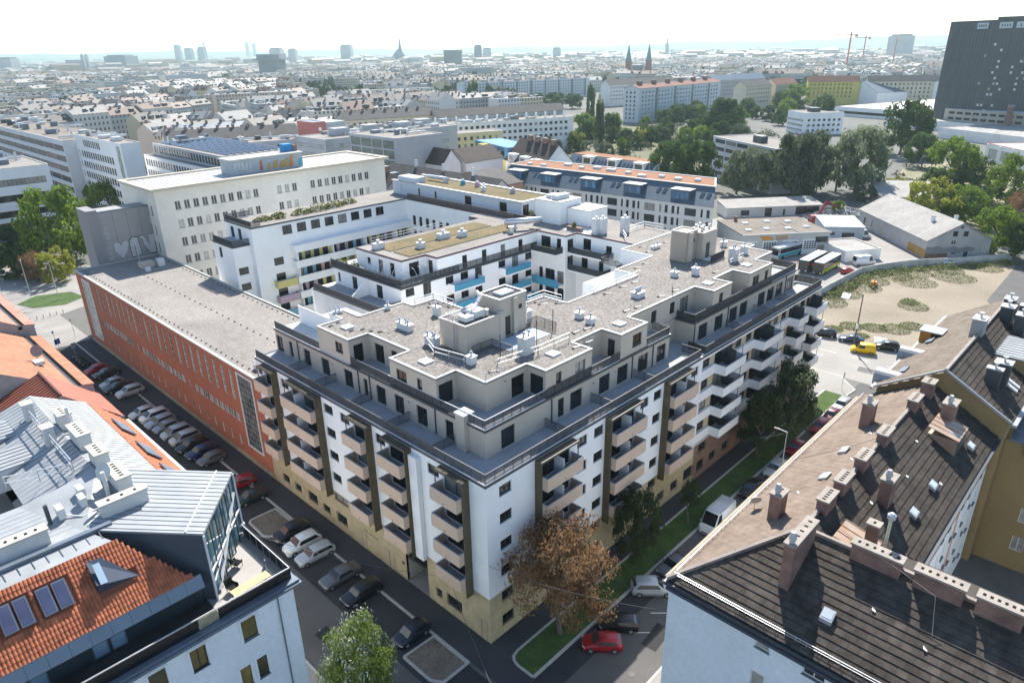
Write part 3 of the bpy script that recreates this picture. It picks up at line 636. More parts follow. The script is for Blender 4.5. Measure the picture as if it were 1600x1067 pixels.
# ---------------------------------------------------------------- red office building along the left street
rb = thing('brick_office', 'long red fronted office building with tall slit windows and flat gravel roof', 'building')
Y = 117.6; WB = Y-42.3
def by(y0, y1): return (Y-y1, Y-y0)
ops = [(*by(105.4-k*2.61,105.4-k*2.61+1.05), 9.4, 14.05, 'tall') for k in range(22)]
for a, e in ((90.9,107.2),(68.9,87.3),(50.1,65.6)):
    n = round((e-a)/1.75); w = (e-a)/n
    ops += [(*by(a+k*w+.06,a+(k+1)*w-.06), 5.95, 7.3, 'std') for k in range(n)]
ops += [(*by(y,y+.8), 5.9, 7.35, 'plain') for y in (88.7, 67.0)]
ops += [(*by(106.0-k*2.74,106.0-k*2.74+.8), 1.9, 3.5, 'plain') for k in range(21)]
ops += [(*by(115.6,116.3), z, z+1.3, 'plain') for z in (3,6,9,12)]
facade(rb, 0, Y, -PI2, WB, .9, 15.0, ops, redbr, frmw, glassmat('blind_glazing', (.12,.12,.11), (.46,.45,.40), .8), reveal=.18)
MB().box(-.04,42.35,0, .3,Y,.9).build('plinth', M('plinth_stone', (.36,.30,.2), .9, .2, .8), rb)
# stair glazing at either end: framed grids of small panes
def stair_glazing(y0, y1, z0, z1, pm):
    fr = MB(); 
    for q in ((y0-.25,y0,z0-.25,z1+.25),(y1,y1+.25,z0-.25,z1+.25)): fr.box(-.12,q[0],q[2], -.012,q[1],q[3])
    for q in ((z0-.25,z0),(z1,z1+.25)): fr.box(-.12,y0,q[0], -.012,y1,q[1])
    o = fr.build('stair_window', frmw, rb)
    ny, nz = 5, 12; dy, dz = (y1-y0)/ny, (z1-z0)/nz
    pmesh = MB().box(-.05,.05,.05, -.012,dy-.05,dz-.05).mesh('pane', pm)
    for i in range(ny):
        for j in range(nz): new('pane', pmesh, o, (0, y0+i*dy, z0+j*dz))
    MB().box(-.03,y0,z0, -.011,y1,z1).build('glazing_bars', M('bar_grey', (.33,.33,.31), .7), o)
stair_glazing(44.7, 48.7, 3.1, 14.2, M('grey_glass', (.10,.11,.105), .15, .35, 1.2, rv=.45)); stair_glazing(109.6, 113.8, 2.4, 13.9, M('glass_block', (.33,.33,.30), .25, .3, 1.2, rv=.3))
b = MB(); b.quad((16.3,42.3,0),(16.3,Y,0),(16.3,Y,15),(16.3,42.3,15)); b.quad((0,Y,0),(0,Y,15),(16.3,Y,15),(16.3,Y,0)); b.quad((0,42.3,.9),(16.3,42.3,.9),(16.3,42.3,15),(0,42.3,15)); b.build('wall', white2, rb)
b = MB(); b.poly([(0,42.3,14.9),(16.3,42.3,14.9),(16.3,Y,14.9),(0,Y,14.9)]); b.build('gravel_roof', gravelB, rb)
b = MB(); b.box(-.12,42.3,14.88, .3,Y+.1,15.1); b.box(16.05,42.3,14.88, 16.4,Y+.1,15.1); b.box(.3,Y-.3,14.88, 16.05,Y+.1,15.098); b.build('roof_edge', M('verdigris_edge', (.42,.43,.40), .6, .1, 1), rb)
pm_ = MB().box(-.1,-.1,0, .1,.1,.14).mesh('snow_peg', anth)
for k in range(44): new('roof_peg', pm_, rb, (1.1+.05*(k % 3), 44+k*1.65, 14.9)); 
for k in range(30): new('roof_peg', pm_, rb, (8.2, 47+k*2.1, 14.9))
for k in range(30): new('roof_peg', pm_, rb, (15.2, 60+k*1.7, 14.9))
o = MB().box(9.6,108.5,14.92, 12.2,110.6,15.9).build('roof_hut', taupe, rb); MB().box(12.6,107.6,14.92, 13.8,108.9,16.4).build('cooling_unit', whitemt, rb); MB().box(9.4,105.6,14.92, 10.3,106.4,15.7).build('cooling_unit', whitemt, rb); MB().bar((10.2,111,15),(10.2,111,20),.04).build('mast', steel, rb)
o = MB().box(1.6,45.5,14.92, 2.6,46.8,15.7).build('ventilator', steel, rb)
o = MB().box(.6,42.5,15.0, 1.9,43.7,17.2).build('chimney_box', M('shaft_yellow', (.42,.36,.22), .9, .1, 1), rb); MB().box(.3,42.2,17.2, 2.2,44.0,17.35).build('chimney_slab', concr, o)
# grey graffiti block behind it
gb = thing('graffiti_block', 'grey concrete lift block with painted heart and letters on the red office roof end', 'building', (0,0,0))
gm = M('grey_panel', (.30,.295,.29), .8, .08, .4)
MB().box(6.6,118.2,14.0, 16.6,124,25.2).build('wall', gm, gb); MB().box(4.6,118.1,0, 6.58,124,25.9).build('side_wall', M('grey_panel_dark', (.25,.24,.25), .8, .06, .5), gb)
b = MB(); b.box(6.5,118.1,25.2, 16.8,118.4,25.5); b.box(16.5,118.4,25.2, 16.8,124,25.5); b.build('roof_edge', zincd, gb)
for x in (9.2,11.8,14.3): MB().box(x,118.16,14.9, x+.05,118.198,25.1).build('panel_joint', zincd, gb)
b = MB()
for k in range(9): b.box(7.0,118.12,15.4+k*1.05, 7.9,118.19,16.2+k*1.05)
b.build('louvre_window', zinc, gb)
gp = M('spray_white', (.48,.485,.49), .8, .08, 1.5); gk = M('spray_black', (.04,.04,.045), .8)
def flatshape(pts, y, mat, name, parent, th=.03):
    b = MB(); n = len(pts); i = 0
    b.poly([(x,y,z) for x,z in pts]); 
    for a in range(n):
        e = (a+1) % n; b.quad((pts[a][0],y,pts[a][1]),(pts[a][0],y+th,pts[a][1]),(pts[e][0],y+th,pts[e][1]),(pts[e][0],y,pts[e][1]))
    return b.build(name, mat, parent)
GZ = lambda pts: [(x, 15.2+(z-16)*.85) for x, z in pts]
heart = [(9.5,16.2),(8.3,18.2),(8.2,19.6),(8.6,20.2),(9.2,20.0),(9.6,19.3),(10.1,20.1),(10.8,20.3),(11.1,19.6),(10.6,18.0)]
flatshape(GZ(heart), 118.15, gp, 'painted_heart', gb)
for pts in ([(11.3,16.1),(11.3,20.0),(12.0,20.9),(13.0,20.6),(13.2,16.3),(12.5,16.2),(12.5,18.6),(12.0,18.8),(12.0,16.1)], [(13.3,20.8),(14.2,20.9),(15.2,18.0),(15.3,20.9),(16.3,20.8),(16.2,16.2),(15.0,16.2),(14.0,18.6),(13.9,20)]):
    pts = GZ(pts)
    c = (sum(p[0] for p in pts)/len(pts), sum(p[1] for p in pts)/len(pts))
    flatshape([(c[0]+(p[0]-c[0])*1.12, c[1]+(p[1]-c[1])*1.08) for p in pts], 118.17, gk, 'letter_outline', gb); flatshape(pts, 118.14, gp, 'painted_letter', gb)

# ---------------------------------------------------------------- generic boxy building
def house(name, label, cat, x, y, rz, W, D, H, wm, roof='flat', rm=None, rh=3, front=(), left=(), fm=None, pm=None, group=None, sill=None, reveal=.15, over=.3, coping_m=None, pane=True, base_z=0):
    """local origin = near corner; front wall along +x, left wall along +y"""
    t = thing(name, label, cat, (x,y,0), rz, group)
    facade(t, 0, 0, 0, W, base_z, H, front, wm, fm, pm, reveal, sill=sill, pane=pane); facade(t, 0, D, -PI2, D, base_z, H, left, wm, fm, pm, reveal, sill=sill, pane=pane)
    b = MB(); b.quad((W,0,base_z),(W,D,base_z),(W,D,H),(W,0,H)); b.quad((W,D,base_z),(0,D,base_z),(0,D,H),(W,D,H))
    rm = rm or gravel
    if roof == 'flat':
        b.build('wall', wm, t)
        MB().box(.02,.02,H-.3, W-.02,D-.02,H-.1).build('roof', rm, t)
        c = MB(); e = over*.3
        c.box(-e,-e,H, W+e,.3,H+.12); c.box(-e,D-.3,H, W+e,D+e,H+.12); c.box(-e,.3,H, .3,D-.3,H+.119); c.box(W-.3,.3,H, W+e,D-.3,H+.119); c.build('coping', coping_m or coping, t)
    elif roof == 'gx' or roof == 'gy':
        r = MB(); k = .18
        if roof == 'gx':   # ridge along x
            b.tri((0,D,H),(0,0,H),(0,D/2,H+rh)); b.tri((W,0,H),(W,D,H),(W,D/2,H+rh))
            s = rh/(D/2); zo = H-over*s
            for (ya, yb) in ((-over, D/2), (D+over, D/2)):
                r.poly([(-over,ya,zo+k),(W+over,ya,zo+k),(W+over,yb,H+rh+k),(-over,yb,H+rh+k)] if ya < 0 else [(W+over,ya,zo+k),(-over,ya,zo+k),(-over,yb,H+rh+k),(W+over,yb,H+rh+k)])
                r.poly([(-over,ya,zo),(-over,ya,zo+k),(-over,yb,H+rh+k),(-over,yb,H+rh)]); r.poly([(W+over,ya,zo),(W+over,ya,zo+k),(W+over,yb,H+rh+k),(W+over,yb,H+rh)])
                r.poly([(-over,ya,zo),(W+over,ya,zo),(W+over,ya,zo+k),(-over,ya,zo+k)])
        else:
            b.tri((0,0,H),(W,0,H),(W/2,0,H+rh)); b.tri((W,D,H),(0,D,H),(W/2,D,H+rh))
            s = rh/(W/2); zo = H-over*s
            for (xa, xb) in ((-over, W/2), (W+over, W/2)):
                r.poly([(xa,-over,zo+k),(xb,-over,H+rh+k),(xb,D+over,H+rh+k),(xa,D+over,zo+k)] if xa < 0 else [(xb,-over,H+rh+k),(xa,-over,zo+k),(xa,D+over,zo+k),(xb,D+over,H+rh+k)])
                r.poly([(xa,-over,zo),(xa,-over,zo+k),(xb,-over,H+rh+k),(xb,-over,H+rh)]); r.poly([(xa,D+over,zo),(xa,D+over,zo+k),(xb,D+over,H+rh+k),(xb,D+over,H+rh)])
                r.poly([(xa,-over,zo),(xa,D+over,zo),(xa,D+over,zo+k),(xa,-over,zo+k)])
        b.build('wall', wm, t); r.build('roof', rm, t)
    elif roof == 'hip':
        b.build('wall', wm, t); r = MB(); o = over; z = H
        ins = min(W, D)/2
        if W >= D: A, B_ = (ins, D/2), (W-ins, D/2)
        else: A, B_ = (W/2, ins), (W/2, D-ins)
        a, bb = (A[0],A[1],H+rh), (B_[0],B_[1],H+rh)
        p = [(-o,-o,z),(W+o,-o,z),(W+o,D+o,z),(-o,D+o,z)]
        if W >= D: r.poly([p[0],p[1],bb,a]); r.poly([p[1],p[2],bb]); r.poly([p[2],p[3],a,bb]); r.poly([p[3],p[0],a])
        else: r.poly([p[0],p[1],a]); r.poly([p[1],p[2],bb,a]); r.poly([p[2],p[3],bb]); r.poly([p[3],p[0],a,bb])
        r.poly(p[::-1]); r.build('roof', rm, t)
    elif roof == 'shed':   # low at front, high at back
        b.build('wall', wm, t); r = MB(); o = over
        r.poly([(-o,-o,H),(W+o,-o,H),(W+o,D+o,H+rh),(-o,D+o,H+rh)]); r.poly([(-o,-o,H-.2),(W+o,-o,H-.2),(W+o,-o,H),(-o,-o,H)])
        r.tri((0,0,H-.01),(0,D,H-.01),(0,D,H+rh-.05)); r.tri((W,0,H-.01),(W,D,H+rh-.05),(W,D,H-.01)); r.quad((0,D,H),(W,D,H),(W,D,H+rh),(0,D,H+rh)); r.build('roof', rm, t)
    return t
def add_chim(t, x, y, z0, z1, w=.7, d=1.6, m=None, n=3):
    o = MB().box(x-w/2,y-d/2,z0, x+w/2,y+d/2,z1).build('chimney', m or chimbr, t); MB().box(x-w/2-.08,y-d/2-.08,z1, x+w/2+.08,y+d/2+.08,z1+.12).build('chimney_cap', concr, o); return o

# ---------------------------------------------------------------- white courtyard complex behind (three wings)
wc = thing('courtyard_housing', 'white u-shaped housing block with coloured balcony niches and planted roof terraces', 'building')
pas = {'yellow': (.62,.55,.22), 'mauve': (.47,.36,.45), 'blue': (.18,.42,.55), 'green': (.47,.52,.24), 'pink': (.6,.42,.36)}
pas = {k: M('niche_'+k, v, .85, .06, 1) for k, v in pas.items()}
tq = M('turquoise_panel', (.075,.30,.44), .6, .08, .6)
# left wing: front wall facing the court at y=84.4, x 22..58
LW = [3.4, 6.5, 9.6, 12.7, 15.8, 18.9]
ops = []
for k in range(8): ops.append((2.2+7.6*0+9.2+k*3.1-5.2, 2.2+9.2+k*3.1-5.2+1.9, 22.3, 23.9, 'std'))
facade(wc, 22, 84.4, 0, 36, 0, 24.6, [(3.6,5.6,LW[i]+.8,LW[i]+2.3,'std') for i in range(5)], white, reveal=.2)
for (a, e, p, q, kk) in ops:
    f, pn = window_meshes(a*0+1.9, 1.6, 'std', frmd, darkgl); w = new('window', f, wc, (22+a,84.30,p)); new('pane', pn, w)
    MB().box(-.08,-.06,-.08, 1.98,-.001,0).build('sill', anth, w)
cyc = ['yellow','mauve','blue','green','mauve','yellow','blue','pink','green']
for i, f in enumerate(LW):
    if i < 5:
        bd = MB(); bd.box(29.4,82.9,f-.3, 58,83.05,f+1.15); bd.box(29.4,83.05,f-.3, 58,84.38,f, 0, 1); bd.box(29.4,83.05,f, 29.55,84.38,f+1.15); bd.build('balcony_band', [white, paver], wc)
    if i == 5: MB().box(29.4,82.9,f-.3, 58,84.38,f+1.1).build('balcony_band', white, wc); continue
    for k in range(7):
        x = 30.2+k*4.0
        for d in (0, 2.0):
            fm_, pn = window_meshes(1.2, 2.3, 'door', frmd, darkgl); w = new('glazed_door', fm_, wc, (x+d,84.3,f+.05)); new('pane', pn, w)
        o = MB().box(x+1.25,84.25,f+.03, x+1.95,84.385,f+2.5).build('colour_panel', pas[cyc[(i*2+k) % 9]], wc); MB().box(x+3.25,84.25,f+.03, x+3.85,84.385,f+2.5).build('colour_panel', pas[cyc[(i*2+k) % 9]], wc)
        if k % 2 == 0: MB().box(x-.25,83.1,f, x-.1,84.38,f+2.75).build('niche_wall', white, wc)
for f, c in ((12.7,'yellow'),(9.6,'mauve'),(6.5,'blue')):
    b = MB(); b.box(25.0,83.0,f-.3, 29.2,84.38,f); b.box(25.0,83.0,f, 29.2,83.1,f+1.1); b.box(25.0,83.1,f, 25.1,84.38,f+1.1); b.box(29.1,83.1,f, 29.2,84.38,f+1.1); b.build('balcony', pas[c], wc)
facade(wc, 22, 95, -PI2, 10.6, 0, 24.6, [(2,3.4,21.6,23.8,'door'),(5,6.4,21.6,23.8,'door')], white, reveal=.2)
# lower terraced corner
facade(wc, 18.6, 94, -PI2, 8.2, 0, 21.5, [(2.2,3.4,18.6,20.6,'door')], white); facade(wc, 18.6, 85.8, 0, 3.4, 0, 21.5, [(.5,2.4,15.9,17.3,'std'),(.5,2.4,12.8,14.2,'std'),(.5,2.4,9.7,11.1,'std')], white)
MB().box(18.6,85.8,21.4, 22,94,21.5).build('terrace_floor', paver, wc); railing(wc, [(22,86),(18.8,86),(18.8,94)], 21.5, 1.0, .08, anth); railing(wc, [(24,84.6),(22.2,84.6),(22.2,94.8),(27,94.8)], 24.7, 1.0, .08, anth)
MB().box(18.5,85.7,21.2, 22,85.85,21.5).build('terrace_edge', anth, wc); MB().box(18.5,85.85,21.2, 18.7,94,21.5).build('terrace_edge', anth, wc)
b = MB(); b.poly([(22,84.4,24.55),(70,84.4,24.55),(70,95,24.55),(22,95,24.55)]); b.build('roof', gravelB, wc)
b = MB(); b.box(21.9,84.3,24.4, 58,84.55,24.68); b.box(21.9,84.55,24.4, 22.15,95,24.68); b.build('roof_edge', anth, wc)
b = MB(); b.quad((22,95,0),(22,95,24.6),(70,95,24.6),(70,95,0)); b.quad((70,24.4,0),(70,95,0),(70,95,24.6),(70,24.4,24.6)); b.build('wall', white, wc)
# court-facing wall of the rear wing (x=58, stepping to 55)
def rear(yA, yB, x, ops): facade(wc, x, yB, -PI2, yB-yA, 0, 24.6, ops, white, reveal=.2)
rear(61, 84.4, 58, [(2+k*4.4,3.1+k*4.4,LW[i]+.2 if i else 1,LW[i]+2.3,'door') for k in range(5) for i in (1,2,3,4,5)]+[(4.2+k*4.4,5.2+k*4.4,LW[i]+.2,LW[i]+2.3,'door') for k in range(4) for i in (3,4,5)])
facade(wc, 55, 61, 0, 3, 0, 24.6, [], white)
rear(36.6, 43.2, 55, [(1,3.2,21.6,23.9,'door'),(4.6,5.6,21.6,23.9,'door')]+[(u,u+w,LW[i]+.1,LW[i]+2.3,'door') for i in (2,3,4) for u, w in ((.5,.9),(2,2.2),(4.8,1.5))])
facade(wc, 55, 36.6, 0, 3, 0, 24.6, [(.6,2.2,21.6,23.8,'door'),(.6,2.2,18.6,20.8,'door')], white)
rear(24.4, 36.6, 58, [(1.5,3.2,21.6,23.9,'door'),(6.4,7.6,22.0,23.4,'std'),(1.2,2.6,18.6,20.8,'door'),(5,6,18.6,20.8,'door'),(9,10.6,18.6,20.8,'door')])
for i in (2,3,4):
    f = LW[i]; MB().box(53.3,36.8,f-.35, 53.42,43.0,f+1.05).build('balcony_band', tq, wc); MB().box(53.42,36.8,f-.3, 54.98,43.0,f).build('balcony_slab', white, wc)
for (x, y0, y1, z, m) in ((55.6,29,36.4,18.5,anth),(55.9,29.3,36.4,21.5,anth),(53.0,37.2,42.8,21.5,anth)):
    MB().box(x,y0,z-.3, 58,y1,z).build('terrace_slab', white, wc); railing(wc, [(57.8,y0),(x+.05,y0),(x+.05,y1)], z, 1.05, .06, m, bw=.024)
b = MB(); b.box(52.5,19.0,17.9, 57.8,24.2,21.4); b.build('terrace_block', M('pale_green_panel', (.45,.56,.38), .8, .05, 1), wc); railing(wc, [(57.6,24),(52.6,24),(52.6,19.2)], 21.4, 1.0, .1)
railing(wc, [(57.9,28.6),(54.6,28.6),(54.6,24.4)], 21.4, 1.0, .12)
b = MB(); b.poly([(58,24.3,24.57),(70,24.3,24.57),(70,84.4,24.57),(58,84.4,24.57),(58,61,24.57),(55,61,24.57),(55,36.6,24.57),(58,36.6,24.57)]); b.build('roof', gravelB, wc)
b = MB(); b.box(57.9,24.4,24.42, 58.15,36.5,24.7); b.box(54.9,36.5,24.42, 55.15,45,24.7); b.box(55.15,36.5,24.42, 58,36.7,24.7); b.box(57.9,61,24.42, 58.15,84.4,24.7); b.build('roof_edge', M('burgundy_edge', (.10,.06,.07), .5), wc)
# penthouse with planted roof
sed = M('sedum', (.11,.10,.045), 1, .1, .35, col2=(.19,.14,.075), bump=.8, bscale=5, fine=.35, fscale=4)
blw = M('pale_blue_render', (.55,.60,.66), .9, .05, .5)
facade(wc, 60.5, 92, -PI2, 40, 24.55, 27.5, [(3,3.6,25,26.6,'plain'),(9,9.6,25,26.6,'plain'),(14.5,15.1,25,26.6,'plain'),(24,26,24.7,26.9,'door'),(34,36,24.7,26.9,'door')], blw); facade(wc, 60.5, 52, 0, 9, 24.55, 27.5, [(.3,2.0,24.7,26.9,'door')], blw)
MB().box(60.52,52.02,27.2, 69.5,92,27.42).build('planted_roof', sed, wc)
b = MB(); b.box(60.3,51.8,27.4, 61.0,92.2,27.6); b.box(61.0,51.8,27.4, 69.6,52.5,27.6); b.box(68.9,52.5,27.4, 69.7,92.2,27.6); b.build('roof_edge', coping, wc)
for x, y, k in ((66,80,0),(66.5,75,1),(66,68,0),(66.4,60,2),(64,66,0),(67,71,3)):
    o = MB().tube([(x,y,27.4),(x,y,28.3)], .55, 10).build('vent_hood', [whitemt, tq, pas['mauve'], pas['mauve']][k], wc); MB().tube([(x,y,28.3),(x,y,28.6)], .25, 8).build('cowl', steel, o)
MB().box(60.6,84,24.6, 63.6,90,28.6).build('stair_tower', blw, wc)
MB().tube([(66,86,28.2),(66,79,28.2)], .4, 10).build('roof_duct', steel, wc, True)
railing(wc, [(58.2,84),(58.2,52)], 24.7, 1.05, .09, M('rail_brown', (.12,.10,.09), .6)); railing(wc, [(58.2,52),(58.2,48.4),(62,48.4)], 24.7, 1.05, .07, anth)
# stair cores and plant on the rear roof
for q in ((60.5,42.5,24.57,66.5,48.5,28.6),(62.5,37.5,24.57,68,42.4,27.4)):
    o = MB().box(*q).build('stair_tower', white, wc); MB().box(q[0]-.1,q[1]-.1,q[5], q[3]+.1,q[4]+.1,q[5]+.14).build('coping', coping, o)
for q in ((61.5,44,28.75,65,45.4,29.6),(62,46,28.75,64.5,47.2,29.4)): MB().box(*q).build('cooling_unit', whitemt, wc)
for x, y in ((59.6,33.6),(60.5,32.9),(63.5,30.4)):
    o = MB().box(x-.7,y-.5,24.57, x+.7,y+.5,27.3).build('vent_shaft', whitemt, wc); MB().tube([(x,y,27.3),(x,y,27.7)], .25, 8).build('cowl', steel, o)
MB().box(57.2+1,34.5,24.6, 61.8,40.5,24.64).build('pale_deck', MATS['pale_slab'], wc); o = MB().box(58.6,36.2,24.64, 59.4,39.4,25.3).build('planter', M('planter_wood', (.2,.14,.12), .8), wc)
handrail(wc, [(62,30),(69,30),(69,26)], 24.6, 1.0); handrail(wc, [(58.5,26.5),(62,29.8)], 24.6, 1.0)
# middle wing with sedum roof (x 26.9..55, y 43..58)
facade(wc, 26.9, 58, -PI2, 12.2, 21.5, 24.6, [(3,3.9,22.4,23.6,'std'),(6,7.2,21.6,23.8,'door'),(9,10.2,21.6,23.8,'door')], white)
facade(wc, 26.9, 45.9, 0, 4.8, 21.5, 24.6, [(1.4,3.4,21.6,23.9,'door')], white); facade(wc, 31.7, 45.9, -PI2, 2.8, 21.5, 24.6, [(.5,1.6,21.6,23.9,'door')], white)
facade(wc, 31.7, 43.1, 0, 23.3, 21.5, 24.6, [(a,a+1.1,21.6,23.8,'door') for a in (5.2,9.6,14,18.4)], white)
b = MB(); b.poly([(26.9,58,24.55),(26.9,45.9,24.55),(31.7,45.9,24.55),(31.7,43.1,24.55),(55,43.1,24.55),(55,58,24.55)]); b.build('roof', gravelB, wc)
MB().box(29.2,51.6,24.56, 52,56.2,24.66).build('planted_roof', sed, wc); MB().box(29.2,46.8,24.56, 54,50.9,24.66).build('planted_roof', sed, wc)
b = MB(); b.box(26.8,45.8,24.4, 31.75,46.0,24.7); b.box(31.6,43.0,24.4, 31.8,45.8,24.7); b.box(31.8,43.0,24.4, 55,43.2,24.7); b.box(26.8,46.0,24.4, 27.0,58,24.7); b.build('roof_edge', M('burgundy_edge', (.1,.06,.07), .5), wc)
for x, y, w in ((33.6,49.4,1.2),(40.2,51.4,2.2),(43.2,49.9,1.4),(29,54.6,1.8)):
    o = MB().box(x-w/2,y-.6,24.6, x+w/2,y+.6,25.6).build('vent_shaft', whitemt, wc); MB().tube([(x,y,25.6),(x,y,26.1)], .3, 8).build('cowl', steel, o)
for x, y in ((52.5,46.5),(53.5,48.5),(50.5,45.2)): MB().tube([(x,y,24.6),(x,y,25.8)], .5, 10).build('vent_drum', steel, wc)
MB().tube([(51,47.2,26.1),(55,45,26.1),(57,44,26.0)], .55, 10).build('roof_duct', steel, wc, True)
handrail(wc, [(30,58),(46,58)], 24.6, .9)
# terraces of the middle wing
b = MB(); b.poly([(24.3,62,21.45),(24.3,43,21.45),(55,43,21.45),(55,62,21.45)]); b.build('terrace_floor', paver, wc)
b = MB(); b.box(24.2,42.9,21.2, 24.45,62,21.55); b.box(24.45,42.9,21.2, 55,43.1,21.55); b.build('terrace_edge', anth, wc)
railing(wc, [(24.4,62),(24.4,43.05),(36,43.05)], 21.55, 1.0, .08, anth); railing(wc, [(36,43.05),(54.8,43.05)], 21.55, 1.0, .11)
# curved glass screen round the terrace corner
sg = M('screen_glass', (.30,.36,.38), .1, .1, 1)
for k in range(7):
    b = MB(); y = 44.2+k*1.25; b.tube([(24.6,y,21.6),(24.6,y,23.0),(25.0,y,23.6),(25.7,y,23.9)], .04, 5); b.build('glasshouse_rib', steel, wc)
for k in range(5):
    x = 25.2+k*1.2; MB().tube([(x,43.3,21.6),(x,43.3,22.9),(x,43.8,23.5),(x,44.4,23.7)], .04, 5).build('glasshouse_rib', steel, wc)
facade(wc, 24.3, 61, -PI2, 18, 18.5, 21.45, [(5,6.4,18.6,20.8,'door'),(11.6,13.2,18.6,20.8,'door'),(.9,1.6,19,20.6,'std')], white)
b = MB(); b.tri((20.4,51.5,18.5),(24.28,51.5,18.5),(24.28,51.5,21.3)); b.tri((20.4,51.8,18.5),(24.28,51.8,21.3),(24.28,51.8,18.5)); b.quad((20.4,51.5,18.5),(24.28,51.5,21.3),(24.28,51.8,21.3),(20.4,51.8,18.5)); b.build('sloping_wall', white, wc)
b = MB(); b.poly([(20.2,61.5,18.45),(20.2,43,18.45),(24.3,43,18.45),(24.3,61.5,18.45)]); b.build('terrace_floor', paver, wc)
facade(wc, 20.2, 61.5, -PI2, 18.5, 0, 18.5, [(12.4,14.0,14.8,17,'door')], white2); railing(wc, [(20.35,61.4),(20.35,43.2),(24.2,43.2)], 18.5, 1.0, .09)
MB().box(20.1,43,18.3, 20.4,61.5,18.56).build('terrace_edge', anth, wc)
ops = []
for i, f in enumerate(LW[1:]):
    for a in (.6, 8.6, 11.8, 20.5, 27.2): ops.append((a+.2,a+1.9,f+.9,f+2.2,'std'))
    for a in (4.2, 15.2, 24): ops.append((a,a+1.6,f+.1,f+2.3,'door'))
facade(wc, 24.3, 43, 0, 30.7, 0, 21.45, ops, white, reveal=.2); facade(wc, 20.2, 43, 0, 4.1, 0, 18.5, [], white)
for f in LW[2:]:
    for a, e in ((33.6,40.2),(45.2,51.4)):
        if f > 18.6 and a > 40: pass
        b = MB(); b.box(a,41.4,f-.3, e,42.98,f, 1); b.box(a,41.4,f, e,41.5,f+1.05); b.box(a,41.5,f, a+.1,42.98,f+1.05, 1); b.box(e-.1,41.5,f, e,42.98,f+1.05, 1); b.build('balcony', [tq, white], wc)
b = MB(); b.box(20.2,61.5,0, 55,62,18.4); b.build('wall', white, wc)
# courtyard lawn
sheet('courtyard_lawn', [(16.5,62),(58,62),(58,84),(16.5,84)], .03, lawnm); sheet('courtyard_paving', [(14.1,20),(58,24.5),(55,42.8),(16.6,42.8)], .03, concr)

# ---------------------------------------------------------------- pale stone factory office behind
pale = M('pale_stucco', (.70,.67,.60), .9, .10, .12, fine=.05, fscale=3)
fr_ = []
for r in range(6):
    z = 24.4-r*3.85
    for k in list(range(10))+[12,13,14]+[16.5+j for j in range(9)]: fr_.append((3.7+k*1.94, 4.9+k*1.94, z, z+1.8, 'std'))
fr_ = [o for o in fr_ if o[2] > .5]
lf_ = [(7.4+k*2.0,8.3+k*2.0,z,z+2,'plain') for k in range(4) for z in (23.4,19.4,15.6)]
fo = house('factory_office', 'long pale stucco office block with rows of small windows and flat white roof', 'building', 16.35, 113.2, 0, 57.6, 17, 28.6, pale, 'flat', M('white_roof_sheet', (.40,.39,.37), .6, .06, .3), front=fr_, left=lf_, fm=frmw, pm=oldgl, sill=concr)
b = MB()
b.box(-.9,-.9,28.7, 58.5,.25,29.3); b.box(-.9,.25,28.7, .25,17.9,29.3); b.box(57.3,.25,28.7, 58.5,17.9,29.3); b.box(.25,16.7,28.7, 57.3,17.9,29.3); b.build('cornice', M('cream_cornice', (.52,.47,.38), .8, .06, .5), fo)
MB().box(.2,.2,28.72, 57.4,16.8,29.0).build('roof_sheet', MATS['white_roof_sheet'], fo)
for k in range(40): MB().box(.9+k*1.42,.4,29.0, .96+k*1.42,16.6,29.06).build('roof_seam', steel, fo)
pt = MB().box(18.9,4.2,29.0, 36.8,9.5,32.2).build('penthouse', M('blue_grey_clad', (.36,.41,.45), .6, .08, .5), fo)
MB().box(18.6,3.9,32.2, 37.1,9.8,32.45).build('penthouse_roof', coping, pt)
for k in range(5): MB().box(19.5+k*.9,4.12,30.0, 20.2+k*.9,4.19,31.6).build('window', M('pane_pale', (.45,.5,.52), .2), pt)
gcol = [M('graffiti_orange', (.55,.22,.06), .8), M('graffiti_red', (.5,.12,.08), .8), M('graffiti_ochre', (.42,.30,.12), .8), M('graffiti_teal', (.08,.35,.42), .8)]
for k, (x, w, h, c) in enumerate(((27.5,.7,2.2,1),(29.2,1.2,1.4,2),(30.6,1.6,1.9,2),(32.4,1.4,1.6,2),(33.6,1.3,2.0,2),(35.0,1.1,2.6,0),(37.4,1.2,1.6,3))):
    x -= 1.8; flatshape([(x,29.4),(x+w*.4,29.25),(x+w,29.6),(x+w*.85,29.4+h*.6),(x+w,29.4+h),(x+w*.3,29.3+h*.95),(x+w*.15,29.4+h*.5)], 4.12, gcol[c], 'graffiti_mark', pt)
o = MB().box(33.6,6.5,32.45, 35.8,8.6,34.2).build('water_tank', M('blue_tank', (.02,.22,.5), .6), pt); MB().box(35.9,6.4,32.45, 37.0,7.6,33.9).build('chimney', chimbr, pt)

